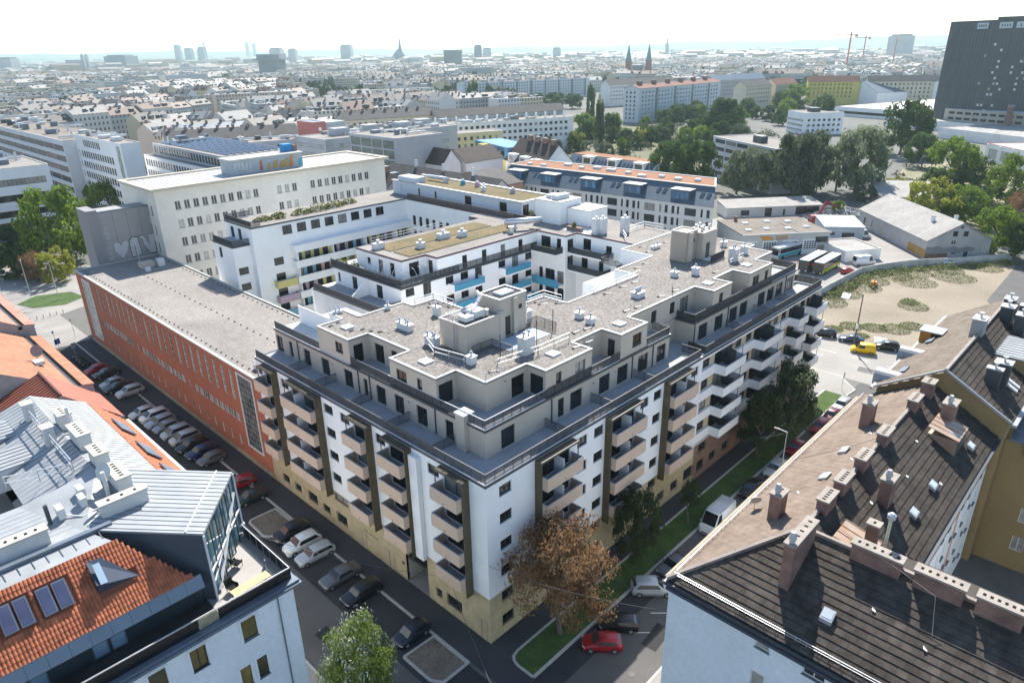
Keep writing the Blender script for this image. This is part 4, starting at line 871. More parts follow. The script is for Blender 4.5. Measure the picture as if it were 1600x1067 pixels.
# ---------------------------------------------------------------- grey mansard terrace with orange flat roof
ez = M('mansard_zinc', (.075,.11,.145), .5, .10, .6, metal=.2)
em = thing('mansard_terrace', 'long pale apartment terrace with slate blue mansard and orange gravel flat roof', 'building', (144.2,56.5,0), R(4))
ops = []
for r, z in enumerate((9.0,5.6,2.2)):
    for k in range(6):
        u = 2.6+k*13.2; ops.append((u+1.6,u+5.2,z,z+2.2,'strip'))
        for d, w in ((6.6,.7),(8.4,1.0),(10.6,1.0),(12.4,.7)): ops.append((u+d,u+d+w,z,z+2.3,'plain'))
facade(em, 0, 79, -PI2, 79, 0, 12.2, [o for o in ops if o[1] < 78.5], M('pale_grey_render', (.66,.65,.62), .9, .05, .3), frmd, offgl, reveal=.25)
K = .45                                              # the right-hand end wall stands askew
b = MB(); b.quad((-.2,79,12.2),(-.2,-.2,12.2),(5.6,5.6*K,16.9),(5.6,79,16.9)); b.quad((24.4,24.4*K,12.2),(24.4,79,12.2),(18.6,79,16.9),(18.6,18.6*K,16.9)); b.build('mansard', ez, em)
b = MB(); b.poly([(0,0,0),(24.2,24.2*K,0),(24.2,24.2*K,12.2),(18.6,18.6*K,16.9),(5.6,5.6*K,16.9),(0,0,12.2)]); b.poly([(0,79,0),(0,79,12.2),(5.6,79,16.9),(18.6,79,16.9),(24.2,79,12.2),(24.2,79,0)]); b.quad((24.2,24.2*K,0),(24.2,79,0),(24.2,79,12.2),(24.2,24.2*K,12.2)); b.build('gable_wall', white, em)
MB().prism([(5.6,5.6*K),(18.6,18.6*K),(18.6,78.9),(5.6,78.9)], 16.6, 16.95).build('roof', M('orange_gravel', (.27,.135,.075), 1, .12, .4, fine=.2, fscale=4), em)
b = MB(); b.prism([(5.3,5.3*K-.2),(5.9,5.9*K-.2),(5.9,79.2),(5.3,79.2)], 16.9, 17.15); b.prism([(18.3,18.3*K-.2),(18.9,18.9*K-.2),(18.9,79.2),(18.3,79.2)], 16.9, 17.15); b.prism([(5.9,5.9*K-.2),(18.3,18.3*K-.2),(18.3,18.3*K+.3),(5.9,5.9*K+.3)], 16.9, 17.149); b.box(5.9,78.7,16.9, 18.3,79.2,17.149); b.build('roof_edge', coping, em)
for y in (10,15.5,22,27,34,40.5,47,52,59,66,72):
    x = 8+8*((y*7) % 3)/3; MB().box(x,y,16.95, x+1.4,y+1.6+((y*3) % 2),17.7).build('roof_vent', whitemt, em)
for y in (8,24,40,56,70):
    o = MB()
    o.box(.9,y,12.9, 4.9,y+6,15.9); d_ = o.build('dormer', ez, em); MB().box(.6,y-.2,15.9, 5.2,y+6.2,16.1).build('dormer_roof', coping, d_)
    for k in range(4): MB().box(.84,y+.4+k*1.4,13.4, .89,y+1.5+k*1.4,15.4).build('pane', M('blue_pane', (.10,.22,.36), .15, .3, .8, rv=.5), d_)
skm = MB(); skm.obox((0,0,0), (.7,0,.57), (0,.55,0), (-.04,0,.05)); skm = skm.mesh('roof_window', M('roof_glass', (.05,.07,.10), .12))
for y in (3,5,17,19,33,35,49,51,64,66): new('roof_window', skm, em, (2.9,y,14.75))

# second smaller mansard house just beyond
e2 = thing('mansard_house', 'smaller white mansard house with skylights and roof terraces beside leafy car park', 'building', (206,118,0), R(-4))
facade(e2, 0, 46, -PI2, 46, 0, 7.5, [(2+k*5.4,4.6+k*5.4,z,z+2,'strip') for k in range(8) for z in (1.5,4.6)], white, frmd, offgl)
b = MB(); b.quad((-.1,46,7.5),(-.1,-.1,7.5),(4,0,11),(4,46,11)); b.build('mansard', ez, e2)
b = MB(); b.poly([(0,0,0),(16,0,0),(16,0,7.5),(12,0,11),(4,0,11),(0,0,7.5)]); b.quad((16,0,0),(16,46,0),(16,46,7.5),(16,0,7.5)); b.quad((16,0,7.5),(16,46,7.5),(12,46,11),(12,0,11)); b.poly([(0,46,0),(0,46,7.5),(4,46,11),(12,46,11),(16,46,7.5),(16,46,0)]); b.build('gable_wall', white, e2)
MB().box(4,.1,10.8, 12,45.9,11.05).build('roof', MATS['orange_gravel'], e2)
for y in (4,18,32): o = MB().box(.5,y,7.8, 4.2,y+5,10.9).build('dormer', white, e2); MB().box(.45,y+.6,8.2, .49,y+4.4,10.4).build('pane', offgl, o); MB().box(.2,y-.3,10.9, 4.6,y+5.3,11.1).build('dormer_roof', coping, o)
for y in (11,13,15,25,27,29,39,41): new('roof_window', skm, e2, (1.9,y,9.3))
# ---------------------------------------------------------------- roof tile fields
def tile_field(parent, o, u, v, nu, nv, pu, pv, inside, mat, individuals, stuffname, lift=.07, th=.025):
    """lays rows of flat tiles on a slope; the nearest to the viewer become single parts, the rest one joined part"""
    o, u, v = Vector(o), Vector(u).normalized(), Vector(v).normalized(); n = u.cross(v)
    if n.z < 0: n = -n
    spots = []
    for j in range(nv):
        for i in range(-1, nu+1):
            a = (i+.5+(.5 if j % 2 else 0))*pu; b_ = (j+.5)*pv
            if inside(a, b_): spots.append((a, b_))
    camp = Vector((-35.4,-38,54.2))
    spots.sort(key=lambda s: (o+u*s[0]+v*s[1]-camp).length)
    hv = (v*pv*.55-n*lift*.5); hu = u*pu*.486
    mt = MB().obox((0,0,0), hu, hv, n*th/2).mesh('roof_tile', mat)
    for s in spots[:individuals]:
        c = o+u*s[0]+v*s[1]+n*(lift*.6+.004*rnd.random())+v*(rnd.random()-.5)*.012
        t_ = new('roof_tile', mt, parent, c)
    rest = MB()
    for s in spots[individuals:]:
        c = o+u*s[0]+v*s[1]+n*(lift*.6+.006*rnd.random())+v*(rnd.random()-.5)*.012
        rest.obox(c, hu, hv, n*th/2)
    if rest.v: rest.build(stuffname, mat, parent, kind='stuff')

# ---------------------------------------------------------------- right foreground: grey tiled corner tenement
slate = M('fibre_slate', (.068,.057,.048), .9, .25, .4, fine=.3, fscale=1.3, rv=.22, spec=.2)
slbase = M('slate_base', (.05,.043,.037), .95, .1, 1)
palebl = M('pale_blue_stucco', (.70,.75,.79), .92, .06, .25, fine=.05, fscale=2.5)
ht = thing('corner_tenement', 'pale corner tenement with brown slate hip roof and many brick chimneys', 'building')
b = MB()
b.poly([(3.5,-16.6,15.95),(45.2,-16.6,15.95),(45.2,-23.55,20),(11.2,-23.55,20)]); b.poly([(3.5,-16.6,15.95),(11.2,-23.55,20),(11.2,-62,20),(3.5,-62,15.95)])
b.poly([(11.2,-23.55,20),(45.2,-23.55,20),(45.2,-30.5,15.95),(18.9,-30.5,15.95)]); b.poly([(11.2,-23.55,20),(18.9,-30.5,15.95),(18.9,-62,15.95),(11.2,-62,20)])
b.build('roof_slope', slbase, ht)
sl1, sl2 = math.hypot(6.95,4.05), math.hypot(7.7,4.05)
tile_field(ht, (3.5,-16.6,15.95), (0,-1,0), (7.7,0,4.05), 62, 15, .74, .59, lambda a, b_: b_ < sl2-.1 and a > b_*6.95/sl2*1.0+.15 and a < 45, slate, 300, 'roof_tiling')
tile_field(ht, (3.5,-16.6,15.95), (1,0,0), (0,-6.95,4.05), 58, 14, .74, .59, lambda a, b_: b_ < sl1-.1 and a > b_*7.7/sl1+.15 and a < 41.6, M('fibre_slate_sunlit', (.20,.155,.122), .9, .18, .4, fine=.15, fscale=1.3, rv=.1, spec=.2), 0, 'roof_tiling')  # same slate, paler: the sun on the street slope is put into the colour
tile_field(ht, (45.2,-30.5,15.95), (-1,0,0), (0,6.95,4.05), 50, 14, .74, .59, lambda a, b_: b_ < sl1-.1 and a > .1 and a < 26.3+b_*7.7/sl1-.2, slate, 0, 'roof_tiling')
ridgem = M('ridge_cap', (.26,.225,.20), .8, .15, 1)
b = MB(); b.bar((11.2,-23.55,20.1),(45,-23.55,20.1),.14); b.bar((11.2,-23.55,20.1),(11.2,-62,20.1),.14); b.build('ridge_cap', ridgem, ht); MB().bar((3.5,-16.6,16.06),(11.2,-23.55,20.1),.14).build('hip_cap', ridgem, ht)
facade(ht, 3.75, -16.75, -PI2, 45, 0, 15.7, [(7.25+k*3.45,8.3+k*3.45+(.45 if k % 2 else 0),z,z+(1.25 if z > 13 else 1.8),'std') for k in range(11) for z in (14.1,10.0,6.4,2.6)], palebl, frmw, oldgl, reveal=.2, sill=concr)
b = MB(); b.quad((3.75,-16.75,0),(45,-16.75,0),(45,-16.75,15.7),(3.75,-16.75,15.7)); b.build('wall', palebl, ht)
facade(ht, 18.7, -30.3, 0, 26.4, 0, 15.7, [(1.6+k*2.35,2.6+k*2.35,z+(0.9 if k % 3 == 2 else 0),z+1.7,'std') for k in range(10) for z in (12.6,9.2,5.8,2.4)], white, frmw, oldgl, reveal=.2, sill=concr)
MB().box(33.3,-30.36,0, 33.9,-30.31,15.6).build('rust_streak', M('salmon_paint', (.6,.36,.25), .9, .15, .5), ht)
b = MB(); b.quad((18.7,-30.3,0),(18.7,-30.3,15.7),(18.7,-62,15.7),(18.7,-62,0)); b.quad((45,-16.75,0),(45,-30.3,0),(45,-30.3,15.7),(45,-16.75,15.7)); b.build('wall', white2, ht)
b = MB(); b.box(3.25,-62,15.55, 3.7,-16.45,15.85); b.box(3.7,-16.75,15.55, 45,-16.4,15.85); b.box(18.9,-30.9,15.55, 45,-30.45,15.85); b.build('gutter', anth, ht)
b = MB(); b.box(3.1,-62,15.3, 3.7,-16.8,15.55); b.build('eaves_board', M('eave_navy', (.05,.06,.08), .7), ht)
b = MB()
for k in range(60): b.bar((3.9,-17.6-k*.75,16.2),(3.9,-17.6-k*.75,16.65),.015); 
b.bar((3.9,-17,16.62),(3.9,-62,16.62),.02); b.bar((3.9,-17,16.4),(3.9,-62,16.4),.015)
for k in range(55): b.bar((4.6+k*.75,-17.0,16.2),(4.6+k*.75,-17.0,16.6),.015)
b.bar((4.2,-17.0,16.58),(45,-17.0,16.58),.02); b.build('snow_guard', steel, ht)
MB().box(3.8,-16.9,15.87, 45,-16.3,15.97).build('eaves_edge', M('eave_sand', (.38,.31,.22), .8, .15, 1), ht)
def tile_chim(x, y, z0, w, d, z1, slots=4, pot=True, along='x'):
    o = MB().box(x-w/2,y-d/2,z0, x+w/2,y+d/2,z1).build('chimney', chimbr, ht); MB().box(x-w/2-.1,y-d/2-.1,z1, x+w/2+.1,y+d/2+.1,z1+.16).build('chimney_cap', M('cap_concrete', (.30,.265,.23), .9, .15, 1.2), o)
    sm = WM.setdefault('slot', MB().box(-.09,-.14,0, .09,.14,.03).mesh('flue_slot', M('soot', (.008,.008,.008), 1)))
    for k in range(slots):
        t_ = (k+.7)/(slots+.4)-.5; new('flue_slot', sm, o, (x+w*t_,y,z1+.145) if w > d else (x,y+d*t_,z1+.145), 0 if w > d else PI2)
    if pot:
        px, py = (x-w/2+.3, y) if w > d else (x, y+d/2-.3); MB().tube([(px,py,z1+.16),(px,py,z1+.5),(px,py,z1+.5),(px,py,z1+1.05)], [.2,.2,.3,.17], 10).build('chimney_pot', M('pot_white', (.45,.45,.45), .6), o)
    return o
tile_chim(13.6,-20.5,17.6, 1.4,.9, 20.6, 3); tile_chim(34,-20.7,17.8, 1.5,1.0, 20.9, 3)
tile_chim(8.6,-24.3,17.6, 4.0,.75, 21.5, 5)
for x in (15.2,18.7,23.4,29.0,38.0): tile_chim(x,-23.7,19.0, 2.1,.85, 20.95, 5, False)
tile_chim(42.2,-23.8,19.2, 1.5,1.1, 21.3, 4, False)
tile_chim(21.6,-26.4,17.5, 1.6,.9, 20.7, 2); tile_chim(39.4,-26.6,17.5, 1.8,1.1, 20.9, 2)
for y, d in ((-28.9,3.3),(-32.9,3.0),(-36.4,2.6),(-41,3),(-46,3)): tile_chim(10.9,y,19.0, .8,d, 21.0, 6, False)
tile_chim(14.2,-27.6,17.8, .7,.8, 20.8, 1, False)
tin = M('rust_tin', (.38,.22,.13), .5, .1, .8, col2=(.40,.35,.30), metal=.3)
for x0, y0 in ((12.9,-27.6),(36.8,-28.0)):
    b = MB(); b.poly([(x0-1.4,y0+2.2,19.6),(x0+2.2,y0+2.2,19.6),(x0+2.2,y0-.6,18.9),(x0-1.4,y0-.6,18.9)]); b.box(x0-1.3,y0-.5,16.6, x0+2.1,y0+2.1,18.85)
    o = b.build('dormer', [tin], ht)
    for k in range(5): MB().bar((x0-1.4+k*.9,y0+2.2,19.62),(x0-1.4+k*.9,y0-.6,18.92),.03).build('roof_seam', tin, o)
    MB().box(x0-1.25,y0-.54,17.1, x0+2.05,y0-.5,18.8).build('dormer_front', anth, o)
def roof_light(x, y, z, ax, name='roof_hatch'):
    o = MB().obox((x,y,z), ax[0], ax[1], (0,0,.16)).build(name, steel, ht); a = Vector(ax[0])*.7; c = Vector(ax[1])*.8; MB().obox((x,y,z+.17), a, c, (0,0,.02)).build('pane', M('hatch_glass', (.5,.55,.58), .15), o)
roof_light(6.2,-27.7,17.6, ((.4,0,.21),(0,.42,0))); roof_light(22.9,-28.5,17.5, ((.55,0,0),(0,.3,.17))); roof_light(28.4,-28.5,17.5, ((.55,0,0),(0,.3,.17))); roof_light(39,-29.2,17.1, ((.55,0,0),(0,.3,.17)))
roof_light(21,-21.5,18.95, ((.6,0,0),(0,-.35,.2))); roof_light(27,-21.0,18.7, ((.6,0,0),(0,-.35,.2)))
o = MB().tube([(12.6,-28.9,19.4),(12.6,-28.9,22.9)], .12, 8).build('flue_pipe', M('cream_pipe', (.5,.47,.36), .5), ht); MB().tube([(12.6,-28.9,22.7),(12.6,-28.9,22.9),(12.6,-28.9,23.2),(12.6,-28.9,23.35)], [.15,.3,.3,.12], 12).build('cowl_ball', steel, o)
o = MB().bar((15.4,-17.9,16.7),(15.4,-17.9,17.7),.03).build('dish_mast', steel, ht); MB().tube([(15.3,-18.0,17.75),(15.35,-17.95,17.78),(15.45,-17.85,17.82)], [.5,.42,.1], 16).build('dish', M('dish_grey', (.45,.42,.42), .6), o)
MB().tube([(11.3,-26,21.2),(10.2,-30,20.9),(9.6,-33,20.4),(7.9,-33.6,18.6)], .02, 5).build('roof_cable', M('cable_grey', (.3,.28,.26), .7), ht)
MB().tube([(25,-17,16.8),(27,-21,18.9),(29,-23.5,20.3),(26,-26.5,18.4),(23.6,-30,16.4)], .02, 5).build('roof_cable', M('cable_dark', (.05,.05,.05), .7), ht)
for x, y in ((18,-20.5),(24.5,-22.5),(31,-22),(20,-25.8),(27,-26.6),(33,-25.6),(30,-28.8),(8,-30),(7.2,-33.5)):
    z = 16+(abs(y)-16.7)*.585 if y > -23.5 else (20-(abs(y)-23.55)*.585 if x > 12 else 16+(x-3.6)*.526)
    MB().obox((x,y,z+.1), (.16,.05,0), (0,.12,.04), (0,0,.02)).build('vent_tile', M('vent_white', (.7,.68,.66), .7), ht)

# ---------------------------------------------------------------- ochre house beyond it
och = M('ochre_stucco', (.30,.215,.10), .92, .10, .25, fine=.05, fscale=3)
oh = thing('ochre_house', 'ochre stucco house with steep brown tiled roof and white dormers behind the tenement', 'building')
b = MB(); b.poly([(45.3,-31.0,0),(45.3,-18.2,0),(45.3,-18.2,17.7),(45.3,-24.5,21.6),(45.3,-31.0,17.9)][::-1]); b.build('gable_wall', och, oh)
b = MB(); b.quad((45.3,-18.2,0),(76,-18.2,0),(76,-18.2,17.7),(45.3,-18.2,17.7)); b.build('wall', och, oh)
facade(oh, 45.3, -31, 0, 30.7, 0, 17.9, [(8+k*3,9.1+k*3,z,z+1.8,'std') for k in range(7) for z in (2.4,6,9.6,13.2)], och, frmw, oldgl, sill=concr)
b = MB(); b.poly([(45.1,-17.9,17.6),(76.3,-17.9,17.6),(76.3,-24.5,21.75),(45.1,-24.5,21.75)]); b.poly([(45.1,-24.5,21.75),(76.3,-24.5,21.75),(76.3,-31.3,17.8),(45.1,-31.3,17.8)]); b.quad((76,-18.2,0),(76,-31,0),(76,-31,17.9),(76,-18.2,17.7)); b.tri((76,-18.2,17.7),(76,-31,17.9),(76,-24.5,21.6)); b.build('roof_slope', slbase, oh)
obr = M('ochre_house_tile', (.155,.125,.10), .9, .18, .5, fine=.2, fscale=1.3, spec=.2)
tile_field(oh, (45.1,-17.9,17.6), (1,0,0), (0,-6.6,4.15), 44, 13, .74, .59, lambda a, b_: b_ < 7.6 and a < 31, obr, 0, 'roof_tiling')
tile_field(oh, (76.3,-31.3,17.8), (-1,0,0), (0,6.8,3.95), 44, 13, .74, .59, lambda a, b_: b_ < 7.65 and a < 31, slate, 0, 'roof_tiling')
MB().bar((45.1,-24.5,21.85),(76.3,-24.5,21.85),.16).build('ridge_cap', ridgem, oh)
b = MB(); b.bar((45.1,-17.9,17.7),(45.1,-24.5,21.85),.12); b.bar((45.1,-24.5,21.85),(45.1,-31.3,17.9),.12); b.build('verge_trim', zinc, oh)
b = MB(); b.box(45.1,-31.8,17.5, 76,-31.35,17.8); b.box(45.1,-17.85,17.3, 76,-17.5,17.6); b.build('gutter', zinc, oh)
for x, y, w, d, z0, z1, m in ((49.6,-28.2,.8,1.4,18.6,21.6,anth),(51.6,-28.6,1.4,1.5,18.4,21.8,anth),(59.5,-24.3,2.0,1.3,20.6,23.6,zinc),(68.5,-25.6,1.6,1.4,20.4,23.0,anth),(67.4,-27.4,1.6,1.2,19.6,22.6,anth),(73.5,-25.0,1.8,1.2,20.8,22.6,anth),(72.2,-27,1.2,1.2,20,22.4,anth)):
    o = MB().box(x-w/2,y-d/2,z0, x+w/2,y+d/2,z1).build('chimney', m, oh); MB().box(x-w/2-.1,y-d/2-.1,z1, x+w/2+.1,y+d/2+.1,z1+.12).build('chimney_cap', coping, o)
    MB().tube([(x,y,z1+.12),(x,y,z1+.6),(x,y,z1+.6),(x,y,z1+.75)], [.14,.14,.28,.28], 10).build('chimney_pot', steel, o)
d_ = MB().box(57.5,-33.5,15.5, 64.5,-26.0,20.3).build('rear_dormer', och, oh)
MB().box(57.2,-33.8,20.3, 64.8,-25.6,20.5).build('dormer_roof', zinc, d_)
for k in range(9): MB().bar((57.6+k*.85,-33.8,20.54),(57.6+k*.85,-25.7,20.54),.035).build('roof_seam', zinc, d_)
for k, (x, y) in enumerate(((48.2,-17.9),(57,-17.9))):
    b = MB(); pts = [(x-1.2+2.4*0, 0)]
    b.tube([(x,-20.2,17.7),(x,-17.1,17.7)], 1.15, 18); b.build('barrel_dormer', zinc, oh)
o = MB().box(63,-18.9,17.6, 65.2,-17.6,19.2).build('street_dormer', M('orange_panel', (.55,.25,.04), .7), oh); MB().box(62.8,-20.2,19.2, 65.5,-17.4,19.35).build('dormer_roof', zinc, o)
for x, y, z in ((49.4,-19.6,18.9),(61.6,-19.2,18.7),(62.4,-19.0,18.5)): MB().obox((x,y,z), (.9,0,0), (0,-.35,.22), (0,.03,.05)).build('open_roof_window', zincd, oh)
for x in (53.4,52.2): MB().obox((x,-29.8,18.9), (.25,0,0), (0,.6,.35), (0,0,.12)).build('roof_window', whitemt, oh)
facade(oh, 47.0, -31.1, -PI2, 20, 0, 15.2, [(3+k*4.4,4.2+k*4.4,z,z+1.8,'std') for k in range(4) for z in (2.4,6,9.6)], och, frmw, oldgl); facade(oh, 47.0, -51.1, 0, 12, 0, 15.2, [], och); MB().box(46.7,-51.4,15.2, 59,-31.4,15.5).build('wing_roof', zincd, oh)
MB().box(46.5,-34.5,13.8, 47.0,-33.0,15.1).build('vent_hood', zincd, oh); MB().box(46.9,-40,0, 46.98,-39.4,15).build('downpipe', concr, oh)

# ---------------------------------------------------------------- left foreground: corner house with terrace
ch = thing('corner_house', 'pale blue corner house with zinc roof, orange tile slope and glazed roof terrace', 'building')
ops = [(a+60,a+61.15,12.95,14.9,'std') for a in (-21.1,-24.95,-27.8,-31.2,-34.6,-38)]+[(a+60,a+60.82,8.7,10.7,'plain') for a in (-20.5,-21.85,-24.3,-25.6,-28,-29.3,-32.5,-33.8)]+[(a+60,a+60.9,4.6,6.7,'plain') for a in (-20.5,-21.85,-24.3,-25.6)]
facade(ch, -60, 4.85, 0, 43.35, 0, 15.6, ops, palebl, frmd, glassmat('autumn_glazing', (.05,.045,.02), (.22,.16,.05), .5), reveal=.14, sill=zincd)
mold = M('window_moulding', (.70,.75,.78), .8, .03, 1)
for o_ in ops[:6]+ops[6:14]:
    a, e, p, q = o_[:4]; x0, x1 = a-60, e-60
    b = MB(); b.box(x0-.18,4.78,p-.05, x0-.02,4.86,q+.14); b.box(x1+.02,4.78,p-.05, x1+.18,4.86,q+.14); b.box(x0-.02,4.78,q+.02, x1+.02,4.86,q+.14); b.build('window_moulding', mold, ch)
b = MB(); b.quad((-16.65,4.85,0),(-16.65,40.3,0),(-16.65,40.3,17),(-16.65,13,17),(-16.65,13,16),(-16.65,4.85,16)) if False else b.quad((-16.65,4.85,0),(-16.65,40.3,0),(-16.65,40.3,16.0),(-16.65,4.85,16.0)); b.quad((-16.66,13.2,16),(-16.66,40.3,16),(-16.66,40.3,17),(-16.66,13.2,17)); b.quad((-60,40.3,0),(-16.65,40.3,0),(-16.65,40.3,17),(-60,40.3,17)); b.build('wall', palebl, ch)
b = MB(); b.box(-60,4.35,15.6, -16.2,4.85,15.75); b.box(-60,4.25,15.75, -16.1,4.9,15.9); b.box(-60,4.45,15.9, -16.2,4.95,16.1); b.box(-16.6,4.95,15.6, -16.15,40.3,15.9); b.build('cornice', zincd, ch)
MB().tube([(-18.05,4.75,0),(-18.05,4.75,15.6)], .06, 8).build('downpipe', zincd, ch)
MB().box(-60,5.04,16.0, -22.2,7.9,16.12).build('shaded_floor', M('floor_in_shade', (.035,.032,.03), .8, .2, 1.5), ch)  # terrace floor strip in the house's shade, the shade put into its dark colour
b = MB(); b.poly([(-22.2,4.9,16.1),(-16.6,4.9,16.1),(-16.6,15,16.1),(-22,15,16.1),(-22.2,8,16.1)]); b.build('terrace_floor', M('terrace_pale', (.34,.32,.30), .8, .06, .6, fine=.05), ch)
blk = M('black_panel', (.012,.012,.014), .25, .1, 1)
MB().box(-60,4.98,16.12, -23.9,5.03,17.0).build('balustrade_panel', blk, ch); MB().box(-22.4,4.98,16.12, -16.62,5.03,17.0).build('balustrade_panel', blk, ch); MB().box(-16.62,4.98,16.12, -16.57,12.9,17.0).build('balustrade_panel', blk, ch)
MB().box(-23.85,4.98,16.12, -22.45,5.03,17.0).build('balustrade_panel', M('clear_panel', (.30,.27,.19), .2, .2, 2), ch)
b = MB(); b.bar((-60,5.0,17.12),(-16.6,5.0,17.12),.035); b.bar((-60,5.12,17.05),(-16.7,5.12,17.05),.025); b.bar((-16.6,5.0,17.12),(-16.6,12.9,17.12),.035)
for k in range(20): b.bar((-16.8-k*2,5.05,16.1),(-16.8-k*2,5.05,17.1),.025)
for k in range(7): b.bar((-16.62,6+k*1.1,16.1),(-16.62,6+k*1.1,17.1),.025)
b.build('handrail', steel, ch)
# tiled slope facing the cross street
otile = M('orange_pantile', (.36,.115,.055), .85, .25, .9, fine=.25, fscale=2.2, rv=.1)
SV = Vector((0,3.45,3.3)).normalized(); SN = Vector((0,-3.3,3.45)).normalized()
def sp(x, s, h=0): p = Vector((x,7.05,19.0))+SV*s+SN*h; return (p.x,p.y,p.z)
b = MB(); b.poly([sp(-60,0),sp(-22.9,0),sp(-26.4,5.0),sp(-60,5.0)]); b.build('roof_slope', M('tile_under', (.22,.07,.04), .9, .1, 1), ch)
sk = [(-33.9,-33.12),(-32.97,-32.19),(-31.67,-30.9),(-30.75,-29.94)]
def intile(x, s):
    if x > -22.9-s*.7+.05: return False
    if 2.0 < s < 4.05 and (-34.1 < x < -32.0 or -31.85 < x < -29.8): return False
    if 1.7 < s < 4.2 and -28.6 < x < -25.9 and (x+28.6) < 3.0*(1-abs(s-2.2)/2.2): return False
    return True
b = MB(); pw, pl = .235, .385
for j in range(13):
    for i in range(60):
        x = -36.5+i*pw; s = j*pl
        if not intile(x+pw/2, s+pl/2): continue
        h0, h1 = .05+.012*rnd.random(), .015; pr = [(0,0),(.22,.045),(.5,.06),(.78,.045),(1,0)]
        for (u0,a0), (u1,a1) in zip(pr, pr[1:]):
            b.quad(sp(x+u0*pw,s-.03,h0+a0), sp(x+u1*pw,s-.03,h0+a1), sp(x+u1*pw,s+pl,h1+a1), sp(x+u0*pw,s+pl,h1+a0))
        b.poly([sp(x+u*pw,s-.03,h0+a) for u, a in pr]+[sp(x+pw,s-.03,.0),sp(x,s-.03,.0)])
b.build('pantile_field', otile, ch, kind='stuff')
for x0, x1 in sk:
    b = MB(); c = Vector(sp((x0+x1)/2,3.05,.16)); b.obox(c, ((x1-x0)/2,0,0), SV*.95, SN*.12); o = b.build('roof_window', zincd, ch)
    MB().obox(c+SN*.125, ((x1-x0)/2-.09,0,0), SV*.84, SN*.01).build('pane', M('skylight_glass', (.08,.09,.16), .15, .2, .6), o)
b = MB(); A = Vector(sp(-28.5,4.1,.05)); B_ = Vector(sp(-28.5,2.0,.05)); C_ = Vector(sp(-25.9,1.9,.05)); D_ = Vector(sp(-27.6,4.1,.05)); up_ = Vector((0,-.15,.75))
b.poly([B_,C_,C_+Vector((0,0,.02)),B_+up_]); b.poly([A+up_*.5,B_+up_,C_+Vector((0,0,.03)),D_+up_*.3]); b.poly([A,B_,B_+up_,A+up_*.5]); o = b.build('wedge_dormer', M('navy_sheet', (.045,.06,.095), .5, .1, 1, metal=.2), ch)
MB().obox(Vector(sp(-28.05,3.1,.68)), (.22,0,.0), SV*.75, SN*.03).build('pane', M('bright_pane', (.45,.58,.66), .1, .1, 1), o)
# metal eaves band, dark glazed storey set back behind the terrace
eb = M('eaves_zinc', (.17,.215,.27), .45, .08, .6, metal=.3)
ebm = MB(); ebm.obox((0,0,0), (.62,0,0), (0,.22,.47), (0,-.02,.01)); ebm = ebm.mesh('eaves_panel', eb)
for k in range(22): new('eaves_panel', ebm, ch, (-23.0-k*1.26, 6.84, 18.55))
MB().box(-60,6.7,17.95, -22.4,7.5,18.1).build('eaves_soffit', anth, ch)
facade(ch, -60, 7.55, 0, 37.6, 16.1, 18.0, [(25.2+k*1.15,26.2+k*1.15,16.15,17.9,'plain') for k in (0,1,4.2,5.2)], M('dark_wall', (.03,.045,.055), .5, .2, .8), zincd, M('sky_pane', (.22,.33,.42), .12, .25, .5), reveal=.05, wname='terrace_door')
# zinc corner roof and its glazed wall
Ag, Bg = Vector((-21.6,7.0,0)), Vector((-16.4,13.2,0)); At, Bt = Vector((-27.4,13.4,0)), Vector((-22.2,19.6,0))
def zz_(p, z): return (p.x,p.y,z)
b = MB(); b.poly([zz_(Ag,22.2),zz_(Bg,22.2),zz_(Bt,22.5),zz_(At,22.5)]); b.poly([zz_(Ag,22.0),zz_(At,22.3),zz_(At,22.5),zz_(Ag,22.2)]); b.poly([zz_(Bg,22.0),zz_(Ag,22.0),zz_(Ag,22.2),zz_(Bg,22.2)]); cr = b.build('corner_roof', zinc, ch)
for k in range(15):
    t_ = (k+.5)/15; p, q = Ag.lerp(Bg, t_), At.lerp(Bt, t_); MB().bar(zz_(p,22.215),zz_(q,22.515),.018).build('roof_seam', zincd, cr)
dv = (At-Ag).normalized(); gv = (Bg-Ag).normalized()
MB().bar(zz_(Ag+dv*1.3,22.3),zz_(Bg+dv*1.3,22.3),.06).build('snow_rail', steel, cr)
b = MB(); b.poly([zz_(At,16.1),zz_(Ag,16.1),zz_(Ag,22.05),zz_(At,22.35)]); b.poly([zz_(Bg,16.1),zz_(Bt,16.1),zz_(Bt,22.35),zz_(Bg,22.05)]); b.build('side_wall', M('slate_blue_clad', (.055,.07,.095), .6, .06, .5), ch)
gl = M('terrace_glass', (.10,.19,.22), .05, .3, .4, spec=.8)
b = MB(); b.poly([zz_(Ag+dv*.15,16.1),zz_(Bg+dv*.15,16.1),zz_(Bg+dv*.15,22.0),zz_(Ag+dv*.15,22.0)]); gw = b.build('glass_wall', gl, ch)
for k in range(7): p = Ag.lerp(Bg, k/6); MB().bar(zz_(p,16.1),zz_(p,22.0),.07 if k in (0,6) else .045).build('mullion', whitemt if k in (0,6) else anth, gw)
for z in (18.6,): MB().bar(zz_(Ag,z),zz_(Bg,z),.06).build('transom', whitemt, gw)
MB().bar(zz_(Ag.lerp(Bg,.1),16.3),zz_(Ag.lerp(Bg,.92),20.6),.1).build('brace', whitemt, gw); MB().bar(zz_(Ag.lerp(Bg,.04),17.6),zz_(Ag.lerp(Bg,.8),19.6),.05).build('brace', whitemt, gw)
